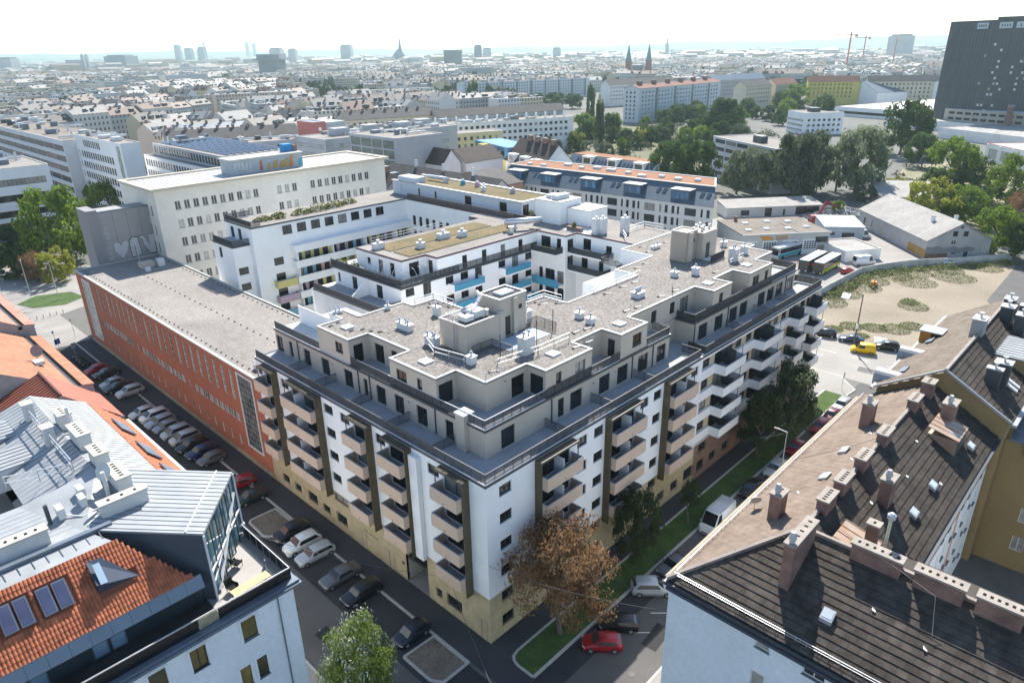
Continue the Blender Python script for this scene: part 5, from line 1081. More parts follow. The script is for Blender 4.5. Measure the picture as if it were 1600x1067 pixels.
# zinc deck behind, ridge wing along the street
b = MB(); b.poly([(-60,10.55,22.3),(-26.3,10.55,22.3),(-27.4,13.4,22.35),(-22.2,19.6,22.4),(-24.4,20.5,23),(-30,20.5,22.35),(-60,20.5,22.3)]); b.build('zinc_deck', zinc, ch)
for k in range(26): MB().bar((-26.8-k*.85,11.6,22.33),(-26.8-k*.85,12.6,22.36),.025).build('roof_seam', zincd, ch)
for k in range(9): MB().bar((-60,14.6+k*.62,22.35),(-27.6,14.6+k*.62,22.345),.014).build('roof_seam', zincd, ch)
MB().box(-60,12.7,22.3, -25.8,13.1,22.62).build('box_gutter', zincd, ch)
b = MB(); b.poly([(-24.4,14,23),(-24.4,40.3,23),(-19.8,40.3,20.5),(-19.8,14,20.5)][::-1]); b.poly([(-24.4,20.5,23),(-29.5,20.5,21.4),(-29.5,40.3,21.4),(-24.4,40.3,23)]); b.poly([(-16.65,40.3,17),(-19.8,40.3,20.5),(-24.4,40.3,23),(-29.5,40.3,21.4),(-29.5,40.3,12)]); b.build('zinc_roof', zinc, ch)
for k in range(34): MB().bar((-24.4,19.8+k*.6,23.03),(-19.8,19.8+k*.6,20.515),.015).build('roof_seam', zincd, ch)
for k in range(27): MB().bar((-24.5,21.5+k*.7,23.0),(-29.4,21.5+k*.7,21.42),.014).build('roof_seam', zincd, ch)
b = MB(); b.poly([(-16.6,14,17.0),(-16.6,40.3,17.0),(-19.8,40.3,20.5),(-19.8,14,20.5)]); b.build('roof_slope', MATS['tile_under'], ch)
tile_field(ch, (-16.6,14,17.0), (0,1,0), (-3.2,0,3.5), 80, 12, .35, .38, lambda a, b_: b_ < 4.7 and a < 26.2, otile, 0, 'plain_tile_field')
MB().box(-16.75,13,16.85, -16.25,40.3,17.05).build('gutter', whitemt, ch)
for y in (21.6,27.4,34):
    MB().obox((-18.4,y,19.35), (0,1.6,0), (-.55,0,.6), (.05,0,.05)).build('open_roof_window', zincd, ch); MB().obox((-18.25,y,19.2), (0,1.4,0), (-.5,0,.53), (.02,0,.02)).build('roof_pane', M('skylight_glass', (.08,.09,.16), .15, .2, .6), ch)
# chimneys with slotted tops, vents, air-conditioning, dish, rails
cpale = M('chimney_render', (.56,.56,.55), .85, .06, 1)
def flat_chim(x, y, w, d, z0, z1, n):
    o = MB().box(x-w/2,y-d/2,z0, x+w/2,y+d/2,z1).build('chimney', cpale, ch); MB().box(x-w/2-.1,y-d/2-.1,z1, x+w/2+.1,y+d/2+.1,z1+.12).build('chimney_cap', M('cap_cream', (.44,.42,.37), .85, .08, 1), o)
    for k in range(n):
        t_ = (k+.5)/n-.5; new('flue_slot', WM['slot'], o, (x+w*.86*t_,y,z1+.11) if w > d else (x,y+d*.86*t_,z1+.11), 0 if w > d else PI2)
    return o
for y, d, n in ((31.2,2.0,3),(26.4,3.0,5),(21.5,2.2,4),(16.9,3.0,6)): flat_chim(-23.7,y,1.0,d,22.2,24.2,n)
flat_chim(-24.4,14.2,3.3,.8,22.2,23.5,3); flat_chim(-31.6,14.2,4.2,.8,22.2,23.5,6)
for x, y in ((-25.5,35.4),(-25.5,28.9)): o = MB().box(x-.4,y-.5,22.2, x+.4,y+.5,24.3).build('vent_shaft', cpale, ch); MB().box(x-.5,y-.6,24.3, x+.5,y+.6,24.4).build('shaft_cap', coping, o)
for x, y in ((-28.1,16.5),(-26.5,16.8),(-26.2,18.2)):
    o = MB().box(x-.22,y-.5,22.45, x+.22,y+.5,23.35).build('air_conditioner', whitemt, ch)
    for k in range(6): MB().box(x+.22,y-.42,22.55+k*.13, x+.25,y+.42,22.61+k*.13).build('grille_slat', anth, o)
MB().tube([(-27.8,16.2,22.6),(-27,15.3,22.5),(-26,15.5,22.5),(-24.9,14.9,22.6)], .06, 6).build('roof_hose', whitemt, ch)
for x, y, h in ((-28.9,16.3,1.1),(-24.9,15.9,2.2),(-23.6,29.4,2.4)): o = MB().tube([(x,y,22.3),(x,y,22.3+h+.6)], .15, 8).build('flue_pipe', cpale if h > 1.5 else anth, ch)
o = MB().bar((-24.2,17.6,22.8),(-24.2,17.6,24.2),.05).build('dish_mast', steel, ch); MB().tube([(-24.55,17.35,24.35),(-24.45,17.4,24.3),(-24.25,17.55,24.15)], [.75,.6,.1], 18).build('dish', M('dish_pale', (.5,.52,.53), .5), o)
handrail(ch, [(-25.6,36.5),(-25.6,22)], 22.7, 1.2, name='roof_walk_rail', step=1.2); handrail(ch, [(-30,24),(-25.7,22.2)], 22.4, 1.1, name='roof_walk_rail')
# two flat-topped dormers facing the yard
for y0, y1, x0 in ((28.2,31.6,-29.2),(34.4,38.0,-29.0)):
    b = MB(); b.box(x0-4,y0,20.0, -25.4,y1,22.0); o = b.build('yard_dormer', M('dormer_clad', (.55,.58,.60), .7, .05, .6), ch)
    MB().box(x0-4.2,y0-.2,22.0, -25.2,y1+.2,22.15).build('dormer_roof', zinc, o)
    for k in range(5): MB().bar((x0-4.2,y0+.3+k*.7,22.18),(-25.2,y0+.3+k*.7,22.18),.025).build('roof_seam', zincd, o)
MB().box(-36,21,18, -29.5,34,18.2).build('yard_terrace', MATS['terrace_pale'], ch)
b = MB(); b.poly([(-29.6,20.6,17),(-60,20.6,17),(-60,20.6,22.3),(-29.6,20.6,22.3)]); b.build('wall', white, ch)
for k in range(3): MB().box(-32.2-k*1.4,21.2,18.2, -30.9-k*1.4,21.26,19.3).build('glass_screen', M('mint_glass', (.50,.60,.58), .3, .05, 1), ch)

# terrace furniture: separate things
tb = thing('terrace_table', 'narrow light wood table on the corner house roof terrace', 'table', (-19.4,5.9,16.1), R(3))
MB().box(-1.5,-.42,.70, 1.5,.42,.76).build('table_top', M('light_wood', (.58,.40,.20), .6, .12, 1.5), tb)
for x in (-1.4,1.34):
    for y in (-.36,.3): MB().box(x,y,0, x+.06,y+.06,.7).build('leg', anth, tb)
for n, (x, y, r, l) in enumerate(((-20.4,7.0,.3,'black armchair behind the wooden table on the roof terrace'),(-18.9,9.4,2.0,'black lounge chair near the glazed wall of the roof terrace'))):
    c = thing('terrace_chair', l, 'chair', (x,y,16.1), r, 'chairs on the roof terrace')
    MB().box(-.35,-.33,.38, .35,.33,.46).build('seat', blk, c); MB().obox((0,.36,.75), (.35,0,0), (0,.04,.0), (0,.08,.32)).build('backrest', blk, c)
    for sx in (-.32,.28):
        for sy in (-.3,.26): MB().box(sx,sy,0, sx+.04,sy+.04,.38).build('leg', anth, c)
    for sx in (-.38,.33): MB().box(sx,-.3,.46, sx+.05,.33,.64).build('armrest', blk, c)
bk = thing('exercise_bike', 'grey frame covered exercise bike at the terrace corner railing', 'bicycle', (-17.5,7.2,16.1), R(70))
for s_ in (-.5,.5): MB().tube([(s_,-.02,.3),(s_,.02,.3)], .3, 14).build('wheel', anth, bk)
b = MB(); b.bar((-.5,0,.3),(-.1,0,.75),.03); b.bar((-.1,0,.75),(.45,0,.8),.03); b.bar((.5,0,.3),(.4,0,1.0),.03); b.bar((-.1,0,.75),(.0,0,.3),.03); b.build('frame', steel, bk); MB().box(-.25,-.08,.9, .05,.08,.97).build('saddle', blk, bk); MB().box(.36,-.28,.98, .42,.28,1.03).build('handlebar', blk, bk)

# ---------------------------------------------------------------- terracotta roofed houses up the left street
sm_ = M('red_seam_roof', (.33,.11,.07), .5, .12, .5, metal=.1)
g1 = thing('red_roof_house', 'house with orange red standing seam roof beside the zinc roofed corner house', 'building')
pkw = M('pink_wall', (.55,.36,.33), .9, .08, .5)
b = MB(); b.quad((-16.9,40.5,0),(-16.9,48.5,0),(-16.9,48.5,17.6),(-16.9,40.5,17.6)); b.poly([(-16.9,40.5,0),(-16.9,40.5,17.6),(-21.75,40.5,21.9),(-42,40.5,13),(-42,40.5,0)]); b.poly([(-42,48.5,0),(-42,48.5,13),(-21.75,48.5,21.9),(-16.9,48.5,17.6),(-16.9,48.5,0)]); b.build('wall', pkw, g1)
b = MB(); b.poly([(-16.5,40.4,17.4),(-16.5,48.6,17.4),(-21.75,48.6,22.0),(-21.75,40.4,22.0)]); b.poly([(-21.75,40.4,22.0),(-21.75,48.6,22.0),(-43,48.6,13),(-43,40.4,13)]); b.build('seam_roof', sm_, g1)
for k in range(13): MB().bar((-21.8,40.7+k*.62,22.04),(-42.9,40.7+k*.62,13.06),.04).build('roof_seam', M('seam_dark', (.13,.045,.03), .6), g1)
MB().bar((-21.75,40.4,22.06),(-21.75,48.6,22.06),.1).build('ridge_cap', MATS['seam_dark'], g1)
o = MB().tube([(-24.2,40.9,20.8),(-24.2,40.9,22.6)], .16, 8).build('flue_pipe', anth, g1)
tf = M('terracotta_tile', (.33,.155,.09), .85, .16, .5, fine=.15, fscale=2.5, rv=.08)
fw = M('grey_firewall', (.36,.34,.32), .95, .22, .35, fine=.12, fscale=2)
def street_house(name, label, y0, y1, ze, zr, xr, rmat):
    """left-street house: tiled slope rising from a gutter behind a tile-capped cornice"""
    t = thing(name, label, 'building'); xe = -18.7
    b = MB(); b.quad((-16.9,y0,0),(-16.9,y1,0),(-16.9,y1,ze-.3),(-16.9,y0,ze-.3))
    for y in (y0, y1): b.poly([(-40,y,0),(-16.9,y,0),(-16.9,y,ze-.3),(xe,y,ze+.2),(xr,y,zr+.3),(-40,y,zr-6)] if y == y0 else [(-40,y,zr-6),(xr,y,zr+.3),(xe,y,ze+.2),(-16.9,y,ze-.3),(-16.9,y,0),(-40,y,0)])
    b.build('wall', fw, t)
    b = MB(); b.poly([(xe,y0+.3,ze),(xe,y1-.1,ze),(xr,y1-.1,zr),(xr,y0+.3,zr)]); b.poly([(xr,y0+.3,zr),(xr,y1-.1,zr),(-40,y1-.1,zr-6.5),(-40,y0+.3,zr-6.5)]); b.build('roof_slope', rmat, t)
    v = Vector((xr-xe,0,zr-ze)); L = v.length
    tile_field(t, (xe,y0+.35,ze), (0,1,0), tuple(v), int((y1-y0)/.36), int(L/.4), .36, .40, lambda a, b_: b_ < L-.15 and a < y1-y0-.6, rmat, 0, 'plain_tile_field')
    MB().box(xe-.05,y0,ze-.5, xe+.4,y1,ze-.06).build('gutter', anth, t)
    for k in range(int((y1-y0)/1.18)): new('cap_tile', WM.setdefault(('cap', rmat.name), MB().obox((0,0,0), (.62,0,-.12), (0,.58,0), (0,0,.06)).mesh('cap_tile', rmat)), t, (-17.35,y0+.6+k*1.18,ze-.12+.02*rnd.random()))
    return t
g2 = street_house('terracotta_house', 'terracotta tiled house with satellite dishes on the left street edge', 48.7, 72, 19.0, 23.2, -26, tf)
for x, y, z, r in ((-19.9,58.5,19.9,.75),(-23.9,62.5,22.2,1.0)):
    o = MB().bar((x,y,z-.2),(x,y,z+1.1),.05).build('dish_mast', steel, g2); MB().tube([(x+.12,y-.3,z+1.3),(x+.08,y-.2,z+1.28),(x,y+.05,z+1.2)], [r,r*.8,.1], 18).build('dish', M('dish_rust', (.30,.22,.20), .6) if r < .9 else M('dish_white', (.6,.58,.55), .5), o)
o = MB().box(-20.6,56.2,20.0, -19.6,57.4,20.45).build('roof_hatch', whitemt, g2)
g3 = street_house('pink_tiled_house', 'taller tiled house at the left picture edge with weathered party wall', 72.1, 97, 20.4, 24.8, -26, M('pink_tile', (.36,.19,.145), .85, .15, .5, fine=.15, fscale=2.5))
# ---------------------------------------------------------------- bus depot and sheds
beig = M('pale_garage_render', (.50,.50,.47), .9, .10, .3)
sheetg = M('fibre_cement_roof', (.31,.295,.275), .9, .14, .2, fine=.12, fscale=1.5)
brt = M('brown_gravel', (.19,.165,.14), 1, .15, .2, fine=.22, fscale=3)
gar = thing('bus_garage', 'bus garage with brown flat roof, skylights and gridded roller doors', 'garage', (162.5,30.2,0), R(140))
# local x runs along the front towards the upper left, front faces the yard
b = MB(); b.box(-.0,-19,0, 25,0,5.9); b.build('wall', beig, gar)
b = MB(); b.box(-.2,-19.2,5.9, 25.2,.25,6.15); b.build('roof', brt, gar)
MB().box(-.3,.05,5.75, 25.3,.3,6.3).build('roof_edge', coping, gar)
for x in (5.5,11.2,17.2,23):
    d_ = MB().box(x-2.1,.0,.1, x+2.1,.06,4.3).build('roller_door', white2, gar)
    pmh = MB().box(0,0,0, .55,.03,.4).mesh('pane', offgl)
    for i in range(5):
        for j in range(4): new('pane', pmh, d_, (x-1.85+i*.75,.065,1.6+j*.6))
MB().box(.4,.0,3.3, 4,.06,4.9).build('office_window', offgl, gar); MB().box(.4,.0,.9, 3.4,.06,2.4).build('office_window', offgl, gar)
for x, y in ((4,-6),(10,-5),(16,-5.5),(21.5,-5),(6,-13),(12,-14),(19,-13)):
    o = MB().box(x-.8,y-.8,6.15, x+.8,y+.8,6.45).build('skylight', whitemt, gar); MB().obox((x,y,6.5), (.7,0,0), (0,.7,0), (0,0,.06)).build('dome', MATS['dome_white'], o)
MB().box(8.6,-12,6.15, 8.9,0,6.3).build('roof_joint', anth, gar); MB().box(20,-17,6.15, 20.8,-16.2,7.6).build('chimney', chimbr, gar)
flatshape([(16,4.6),(19.2,4.4),(20.4,5.6),(18.2,5.7),(16.8,5.3)], .07, M('mural_orange', (.6,.28,.06), .8), 'mural_patch', gar, -.03); flatshape([(12,4.5),(15.6,4.4),(15.8,5.7),(12.4,5.7)], .07, M('mural_tan', (.42,.30,.18), .8), 'mural_patch', gar, -.03)
house('garage_annex', 'low white garage annex with red chimney beside the bus garage', 'garage', 156.5, 23.4, R(-34), 11, 12, 3.0, white2, 'flat', sheetg)
h3 = house('long_shed', 'long pale shed with shallow roof under the willow trees', 'shed', 184.4, 72.6, R(-40), 34, 9, 3.4, beig, 'shed', sheetg, 1.2, front=[(5,8,.6,2.4,'strip'),(13.5,16,.1,2.9,'plain'),(20,20.8,.2,2.3,'plain'),(24.5,33,.2,3.0,'strip')])
house('grey_shed', 'blue grey corrugated shed next to the bus garage', 'shed', 176, 36.5, R(-55), 11, 12, 4.2, M('corrugated_bluegrey', (.36,.41,.45), .6, .1, .5), 'shed', M('shed_roof_blue', (.30,.35,.38), .6, .12, .4), .8, front=[(1,3,1.6,2.6,'strip'),(5,8.5,.1,2.4,'strip')])
wh = house('warehouse', 'long warehouse with pale gabled roof and painted gable end by the waste lot', 'warehouse', 173.2, 8.4, R(-47), 17, 40, 5.2, M('warehouse_grey', (.40,.39,.38), .9, .12, .3), 'gy', sheetg, 4.6,
   front=[(2.5,4.2,1.4,3.0,'std'),(7,8.4,1.2,2.8,'std'),(10.2,11.6,.1,2.6,'plain'),(14.4,16,1.2,3.2,'std'),(6.4,7.7,4.9-1.0,5.1,'std')], left=[(3,4.4,.3,3.4,'plain'),(8,9,1.4,3.4,'plain'),(14,15.6,.2,2.8,'plain'),(22,23,1.3,3,'plain'),(30,31,1.3,3,'plain')], fm=frmw, pm=oldgl, over=.5)
MB().box(6.4,-.06,6.2, 7.6,-.01,7.6).build('window', darkgl, wh); MB().box(9.2,-.06,6.2, 10.4,-.01,7.6).build('window', darkgl, wh); MB().box(8.1,-.06,8.4, 8.8,-.01,8.9).build('vent_opening', darkgl, wh)
flatshape([(.05,1.6),(4,2.0),(9,1.7),(13,2.2),(13,3.0),(11,3.4),(9,3.0),(7,3.5),(5,3.1),(3,3.6),(1.2,3.3),(.05,3.5)], -.05, M('mural_grey', (.22,.22,.22), .9, .2, .6), 'mural', wh); flatshape([(.05,.2),(6,.2),(6,1.7),(.05,1.6)], -.055, M('mural_brown', (.22,.13,.08), .9), 'mural', wh)
b = MB(); b.poly([(-.06,.1,.3),(-.06,.1,2.6),(-.06,9,2.6),(-.06,9,.3)]); b.build('mural', M('mural_ochre', (.38,.22,.07), .9, .2, .6), wh)
for y, x in ((9,5.5),(7,10.5)): add_chim(wh, x, y, 7.4, 10.2 if x > 9 else 9.6, .8, .8, white2)
for y in (6,14,24,33): MB().box(-.55,y,4.5, -.45,y+.06,4.9).build('gutter_bracket', anth, wh) if y < 0 else None
# scrap containers and a crane lorry
cl = thing('crane_lorry', 'red crane lorry with raised loading arm in the scrap yard', 'truck', (196,44,0), R(140))
redm = M('lorry_red', (.28,.02,.025), .45, .15, 1)
MB().box(-4,-1.2,1.0, 3,1.2,2.4).build('skip_body', redm, cl); MB().box(3.2,-1.15,.9, 5.2,1.15,3.2).build('cab', redm, cl); MB().box(4.6,-1.05,2.0, 5.24,1.05,3.0).build('windscreen', darkgl, cl)
b = MB(); b.bar((2.6,0,2.6),(.5,0,7.6),.28); b.bar((.5,0,7.6),(-3.4,0,5.6),.22); b.build('crane_arm', redm, cl)
for x in (-3,-1.4,4): 
    for y in (-1.1,1.1): MB().tube([(x,y-.15,.5),(x,y+.15,.5)], .5, 14).build('wheel', rubber, cl)
for n, (x, y, r, l, m) in enumerate(((178,60,R(-40),'dark red open scrap container beside the long shed','c1'),(190,52,R(-35),'red scrap container with pale rubble behind the bus garage','c2'),(188,38,R(60),'brown red skip in front of the crane lorry','c3'))):
    s_ = thing('scrap_container', l, 'container', (x,y,0), r, 'scrap containers')
    b = MB(); b.box(-3,-1.2,.2, 3,1.2,.35); b.box(-3,-1.2,.35, 3,-1.1,1.9); b.box(-3,1.1,.35, 3,1.2,1.9); b.box(-3,-1.1,.35, -2.9,1.1,1.9); b.box(2.9,-1.1,.35, 3,1.1,1.9); b.build('body', M('skip_'+m, (.20+.03*n,.03,.03), .7, .3, 1), s_)
    b = MB()
    for k in range(30): 
        p = (rnd.uniform(-2.6,2.6),rnd.uniform(-.9,.9),1.5+.3*rnd.random()); a = rnd.random()*3; b.obox(p, (.4*math.cos(a),.4*math.sin(a),.1), (-.15*math.sin(a),.15*math.cos(a),.1), (0,0,.12))
    b.build('scrap', M('scrap_pale', (.42,.42,.42), .6, .4, 2), s_, kind='stuff')
# rubble heap
b = MB()
for k in range(700):
    a, r_ = rnd.random()*6.28, 9*math.sqrt(rnd.random()); x, y = 212+r_*math.cos(a)*1.5, 47+r_*math.sin(a); z = max(.1, 3*(1-r_/9))*rnd.random(); q = rnd.random()*3
    b.obox((x,y,z), (.6*math.cos(q),.6*math.sin(q),.2), (-.3*math.sin(q),.3*math.cos(q),.2), (0,0,.2))
b.build('scrap_heap', M('scrap_mix', (.16,.16,.17), .6, .1, .5, col2=(.50,.50,.50), fine=.3, fscale=2), label='grey heap of scrap metal behind the crane lorry', cat='scrap', kind='stuff')
house('leaning_shed', 'grey sloping roofed shed between the willows and the warehouse', 'shed', 236, 40, R(-62), 20, 22, 3.6, beig, 'shed', sheetg, 2.2, left=[(6,16,1.4,2.8,'strip')])
# concrete boundary wall round the waste lot
bw = thing('boundary_wall', 'weathered pale concrete panel wall between depot and waste lot', 'wall')
wpts = [(118,17.3),(127.3,17.0),(148.1,16.1),(156,12.5),(162.7,9.1),(175,-1),(186.8,-9.2)]; cw_ = M('wall_concrete', (.46,.45,.42), .95, .2, .4, fine=.1, fscale=2, rv=.12)
for (x0,y0), (x1,y1) in zip(wpts, wpts[1:]):
    L = math.hypot(x1-x0,y1-y0); n = max(1, round(L/2.5))
    for k in range(n):
        c = (x0+(x1-x0)*(k+.5)/n, y0+(y1-y0)*(k+.5)/n, 1.0); dx, dy = (x1-x0)/n/2, (y1-y0)/n/2
        MB().obox(c, (dx*.99,dy*.99,0), (-dy/L*n*.2,dx/L*n*.2,0), (0,0,.95+.05*rnd.random())).build('wall_panel', cw_, bw)

# ---------------------------------------------------------------- middle distance, placed one by one
def ribbon(W, z, n, m=1.0, h=1.5): return [(m,W-m,z+k*3.6,z+k*3.6+h,'strip') for k in range(n)]
gryw = M('grey_white_panel', (.74,.75,.76), .8, .05, .2); lgrey = M('light_grey_panel', (.42,.43,.44), .8, .06, .2); midg = M('mid_grey_panel', (.27,.28,.29), .8, .08, .2)
ro = house('ribbon_office', 'white office block with dark ribbon windows and red soffit at left edge', 'building', -28, 212, 0, 50, 30, 24.5, gryw, 'flat', gravelB, front=[(1.5,48.5,z,z+1.9,'strip') for z in (10.4,14.9,19.4)], pm=offgl, base_z=9)
MB().box(.2,3,0, 46,28,9).build('glass_hall', M('hall_glass', (.13,.17,.18), .15, .3, .3), ro); MB().box(0,.1,8.6, 46,6,8.98).build('soffit', M('soffit_red', (.25,.06,.045), .8), ro)
for x in (2,12,22,32,42,48): MB().box(x,.4,0, x+.9,1.4,8.6).build('column', gryw, ro)
so_ = house('slot_office', 'tall white office slab with rows of black slot windows', 'building', 44, 214, 0, 6, 48, 28, gryw, 'flat', gravelB, left=[(2.2,2.9,z,z+2.3,'plain') for z in (2,5.7,9.4,13.1,16.8,20.5)]+[(5+k*2.4,6.7+k*2.4,z,z+2.3,'plain') for k in range(14) for z in (2,5.7,9.4,13.1,16.8,20.5)]+[(9+k*2.0,10.5+k*2.0,24.4,26.8,'plain') for k in range(9)])
MB().box(-.06,2,2, -.01,5,27).build('stair_glass', M('stair_strip', (.25,.3,.27), .2, .6, .6), so_)
house('long_ribbon_office', 'long dark office row with pale bands and reddish window strips at far left', 'building', 40, 262.5, 0, 20, 150, 26, M('pale_band', (.66,.66,.67), .8, .06, .2), 'flat', brt, left=[(.6+k*12.4,12.8+k*12.4,z,z+2.2,'strip') for k in range(12) for z in (3,6.8,10.6,14.4,18.2,22.0)], pm=glassmat('brownish_glazing', (.035,.03,.03), (.22,.12,.09), .3), fm=midg)
house('bar_code_office', 'low white office wing with solar panels and close dark windows', 'building', 54.5, 168, 0, 26, 58, 22.6, gryw, 'flat', gravelB, left=[(1.2+k*2.1,2.7+k*2.1,z,z+2.2,'plain') for k in range(26) for z in (8.4,12,15.6,19.2)], front=[])
so2 = house('solar_penthouse', 'set back top storey carrying rows of dark solar panels', 'building', 57.5, 170.5, 0, 22, 54, 26.2, lgrey, 'flat', gravelB, left=[(1.2+k*2.1,2.7+k*2.1,23.2,25.4,'plain') for k in range(24)], front=[(8,9.2,23.2,25.6,'plain'),(10,11,23.2,25.6,'plain'),(13,14,23.2,25.6,'plain')], base_z=22.5)
pvm = MB().obox((0,0,0), (.9,0,.28), (0,2.9,0), (0,0,.03)).mesh('solar_panel', M('solar_cell', (.015,.017,.03), .2, .2, 1))
for i in range(8):
    for j in range(8): new('solar_panel', pvm, so2, (3+i*2.3,5+j*6.4,26.5))
pk = house('pink_stair_tower', 'pink stair tower with white round emblem above the grey roofs', 'building', 134, 246, 0, 6, 14, 26, M('salmon_panel', (.50,.17,.15), .8, .05, .4), 'flat', zincd)
for z in (17.5,23): MB().tube([(3,-.06,z),(3,-.02,z)], .8, 14).build('emblem', white, pk)
MB().box(6.02,-.5,0, 16,14,25.6).build('grey_shaft', lgrey, pk)
CLM = [whitemt, lgrey, anth, midg, zincd, concr]
def clutter(t, W, D, H, n, seed, x0=0, y0=0):
    """plant boxes, ducts and vents on a flat roof, each its own part"""
    r = random.Random(seed)
    for _ in range(n):
        x, y = x0+r.uniform(1.5,W-4), y0+r.uniform(1.5,D-4); w, d, h = r.uniform(.8,4.2), r.uniform(.8,3.4), r.uniform(.6,2.4)
        k = r.random()
        if k < .65: MB().box(x,y,H, x+w,y+d,H+h).build('roof_plant', CLM[r.randrange(6)], t)
        elif k < .85: MB().tube([(x,y,H),(x,y,H+h+.6)], .35, 8).build('roof_vent', steel, t)
        else: MB().box(x,y,H+.3, x+r.uniform(5,11),y+.7,H+1.0).build('roof_duct', steel, t)
clutter(so_, 6, 48, 28, 8, 1); clutter(ro, 50, 30, 24.4, 10, 2)
lro = [o for o in bpy.data.objects if o.name.startswith('long_ribbon_office')][0]; clutter(lro, 20, 150, 26, 46, 3); clutter(so2, 22, 12, 26.2, 8, 4, 0, 42)
# roofs and slabs between factory office and yellow houses
dkr = M('dark_brown_roof', (.055,.04,.037), .85, .2, .4, fine=.15, fscale=1.5); grr = M('grey_tile_roof', (.095,.09,.087), .9, .18, .4, fine=.15, fscale=1.5); redr = M('red_tile_roof', (.17,.07,.05), .85, .2, .4, fine=.15, fscale=1.5)
crm = M('cream_wall', (.58,.52,.40), .9, .08, .3); yel = M('yellow_wall', (.58,.50,.14), .9, .05, .3); blu = M('blue_wall', (.10,.24,.37), .8, .06, .3); sal = M('salmon_wall', (.62,.36,.22), .9, .05, .3)
h_ = house('grey_gable_house', 'house with blank grey gable and dark tiled roof behind the pale factory office', 'building', 86, 134, 0, 15, 58, 14, midg, 'gy', dkr, 6); 
for k in range(4): add_chim(h_, 7.5, 6+k*11, 19, 22, 1.4, 2.6)
cl_ = flatshape([(9,1),(14.8,1),(14.8,6),(13.5,7.2),(12,6.6),(11.4,5),(10,5.2),(9.2,3.6)], -.05, white2, 'painted_cloud', h_)
house('glass_stair_block', 'grey block with greenish glazed corner and blank side wall', 'building', 124, 174, 0, 22, 30, 25, lgrey, 'flat', gravelB, left=[(1+k*7,7.4+k*7,z,z+2.9,'strip') for k in range(4) for z in (3,6.6,10.2,13.8,17.4,21)], pm=M('green_glass', (.12,.16,.13), .15, .4, .4))
gs_ = house('grey_office_slab', 'wide grey office slab with white band windows and flat roof', 'building', 118, 212, 0, 70, 22, 22.5, lgrey, 'flat', gravelB, front=[(2+k*7,8.4+k*7,z,z+1.7,'strip') for k in range(9) for z in (12,15.4,18.8)], left=ribbon(22,8,4), pm=M('white_glazing', (.42,.44,.45), .3, .3, .3))
for x, y in ((10,8),(26,9),(42,7),(56,10)): MB().box(x,y,22.4, x+7,y+5,25.4).build('roof_plant', lgrey, gs_)
clutter(gs_, 70, 22, 22.4, 30, 5); gsb = [o for o in bpy.data.objects if o.name.startswith('glass_stair_block')][0]; clutter(gsb, 22, 30, 24.9, 12, 6)
house('white_fire_wall', 'white blank gable house with patchy plaster above the dormered roof', 'building', 137, 164, 0, 9, 15, 15, white2, 'gy', dkr, 5); house('patchy_gable', 'white house with flaking painted gable beside the yellow tower', 'building', 148, 163, 0, 20, 14, 14.5, white, 'gx', dkr, 4.5, left=[(3,4.2,9,10.8,'std')])
dr = house('dormered_house', 'grey roofed house with many dark dormers and blank pinkish gable', 'building', 104, 110, 0, 19, 54, 10.5, M('pinkish_gable', (.62,.56,.52), .9, .06, .3), 'gy', grr, 8)
for y in (6,14,22,30,38,46):
    for dx, dz in ((1.6,11.6),(5,14.4)):
        if (y//8+int(dx)) % 2 == 0: MB().box(dx-1.2,y,dz-.6, dx+2.4,y+2.6,dz+2.0).build('dormer', zincd, dr)
for y in (12,26,40): add_chim(dr, 9.5, y, 18, 20.6, .6, 1.2, white2)
house('salmon_house', 'salmon and grey banded house wedged beside the mansard terrace', 'building', 126, 124, 0, 12, 26, 13, sal, 'gx', grr, 3.5, front=[(1.2+k*3.4,2.8+k*3.4,z,z+1.6,'std') for k in range(3) for z in (2,5.6,9.2)], fm=frmw)
A0 = (162, 137)
def along(d): return (A0[0]+d*math.sin(R(19)), A0[1]+d*math.cos(R(19)))
bh = house('brown_roof_house', 'white rear faced house with big dark brown roof and grey gable', 'building', *along(0), R(-19), 15, 30, 13, white2, 'gy', dkr, 8, left=[(2+k*3.3,3.2+k*3.3,z,z+1.7,'std') for k in range(8) for z in (2,5.5,9)], front=[], pm=oldgl)
for y in (3,12,22): o = MB().box(-.3,y,12.6, 4,y+5,15.8).build('dormer', white, bh); MB().box(-.36,y+.8,13.4, -.31,y+4.2,15).build('pane', offgl, o)
for y in (4,10,16,22): add_chim(bh, 7.5, y, 20, 22.6, 1.0, 3.0)
yh = house('blue_yellow_house', 'yellow house with blue upper storeys and tall yellow stair tower', 'building', *along(30.2), R(-19), 15, 32, 12.5, yel, 'flat', gravelB, left=[(1.5+k*3.4,2.5+k*3.4,z,z+1.8,'std') for k in range(9) for z in (2,5.6,9)], front=[])
MB().box(1.2,.2,12.4, 14,31.8,17.4).build('blue_storeys', blu, yh); MB().box(-3.4,14,0, -.05,19,17.5).build('stair_tower', M('mustard_wall', (.50,.40,.06), .9), yh)
for y in (3,8,21,26): MB().box(1.12,y,13.4, 1.19,y+3,15.6).build('window', darkgl, yh)
for y in (3,22): railing(yh, [(1.0,y),(1.0,y+6)], 15.8, 1, .2)
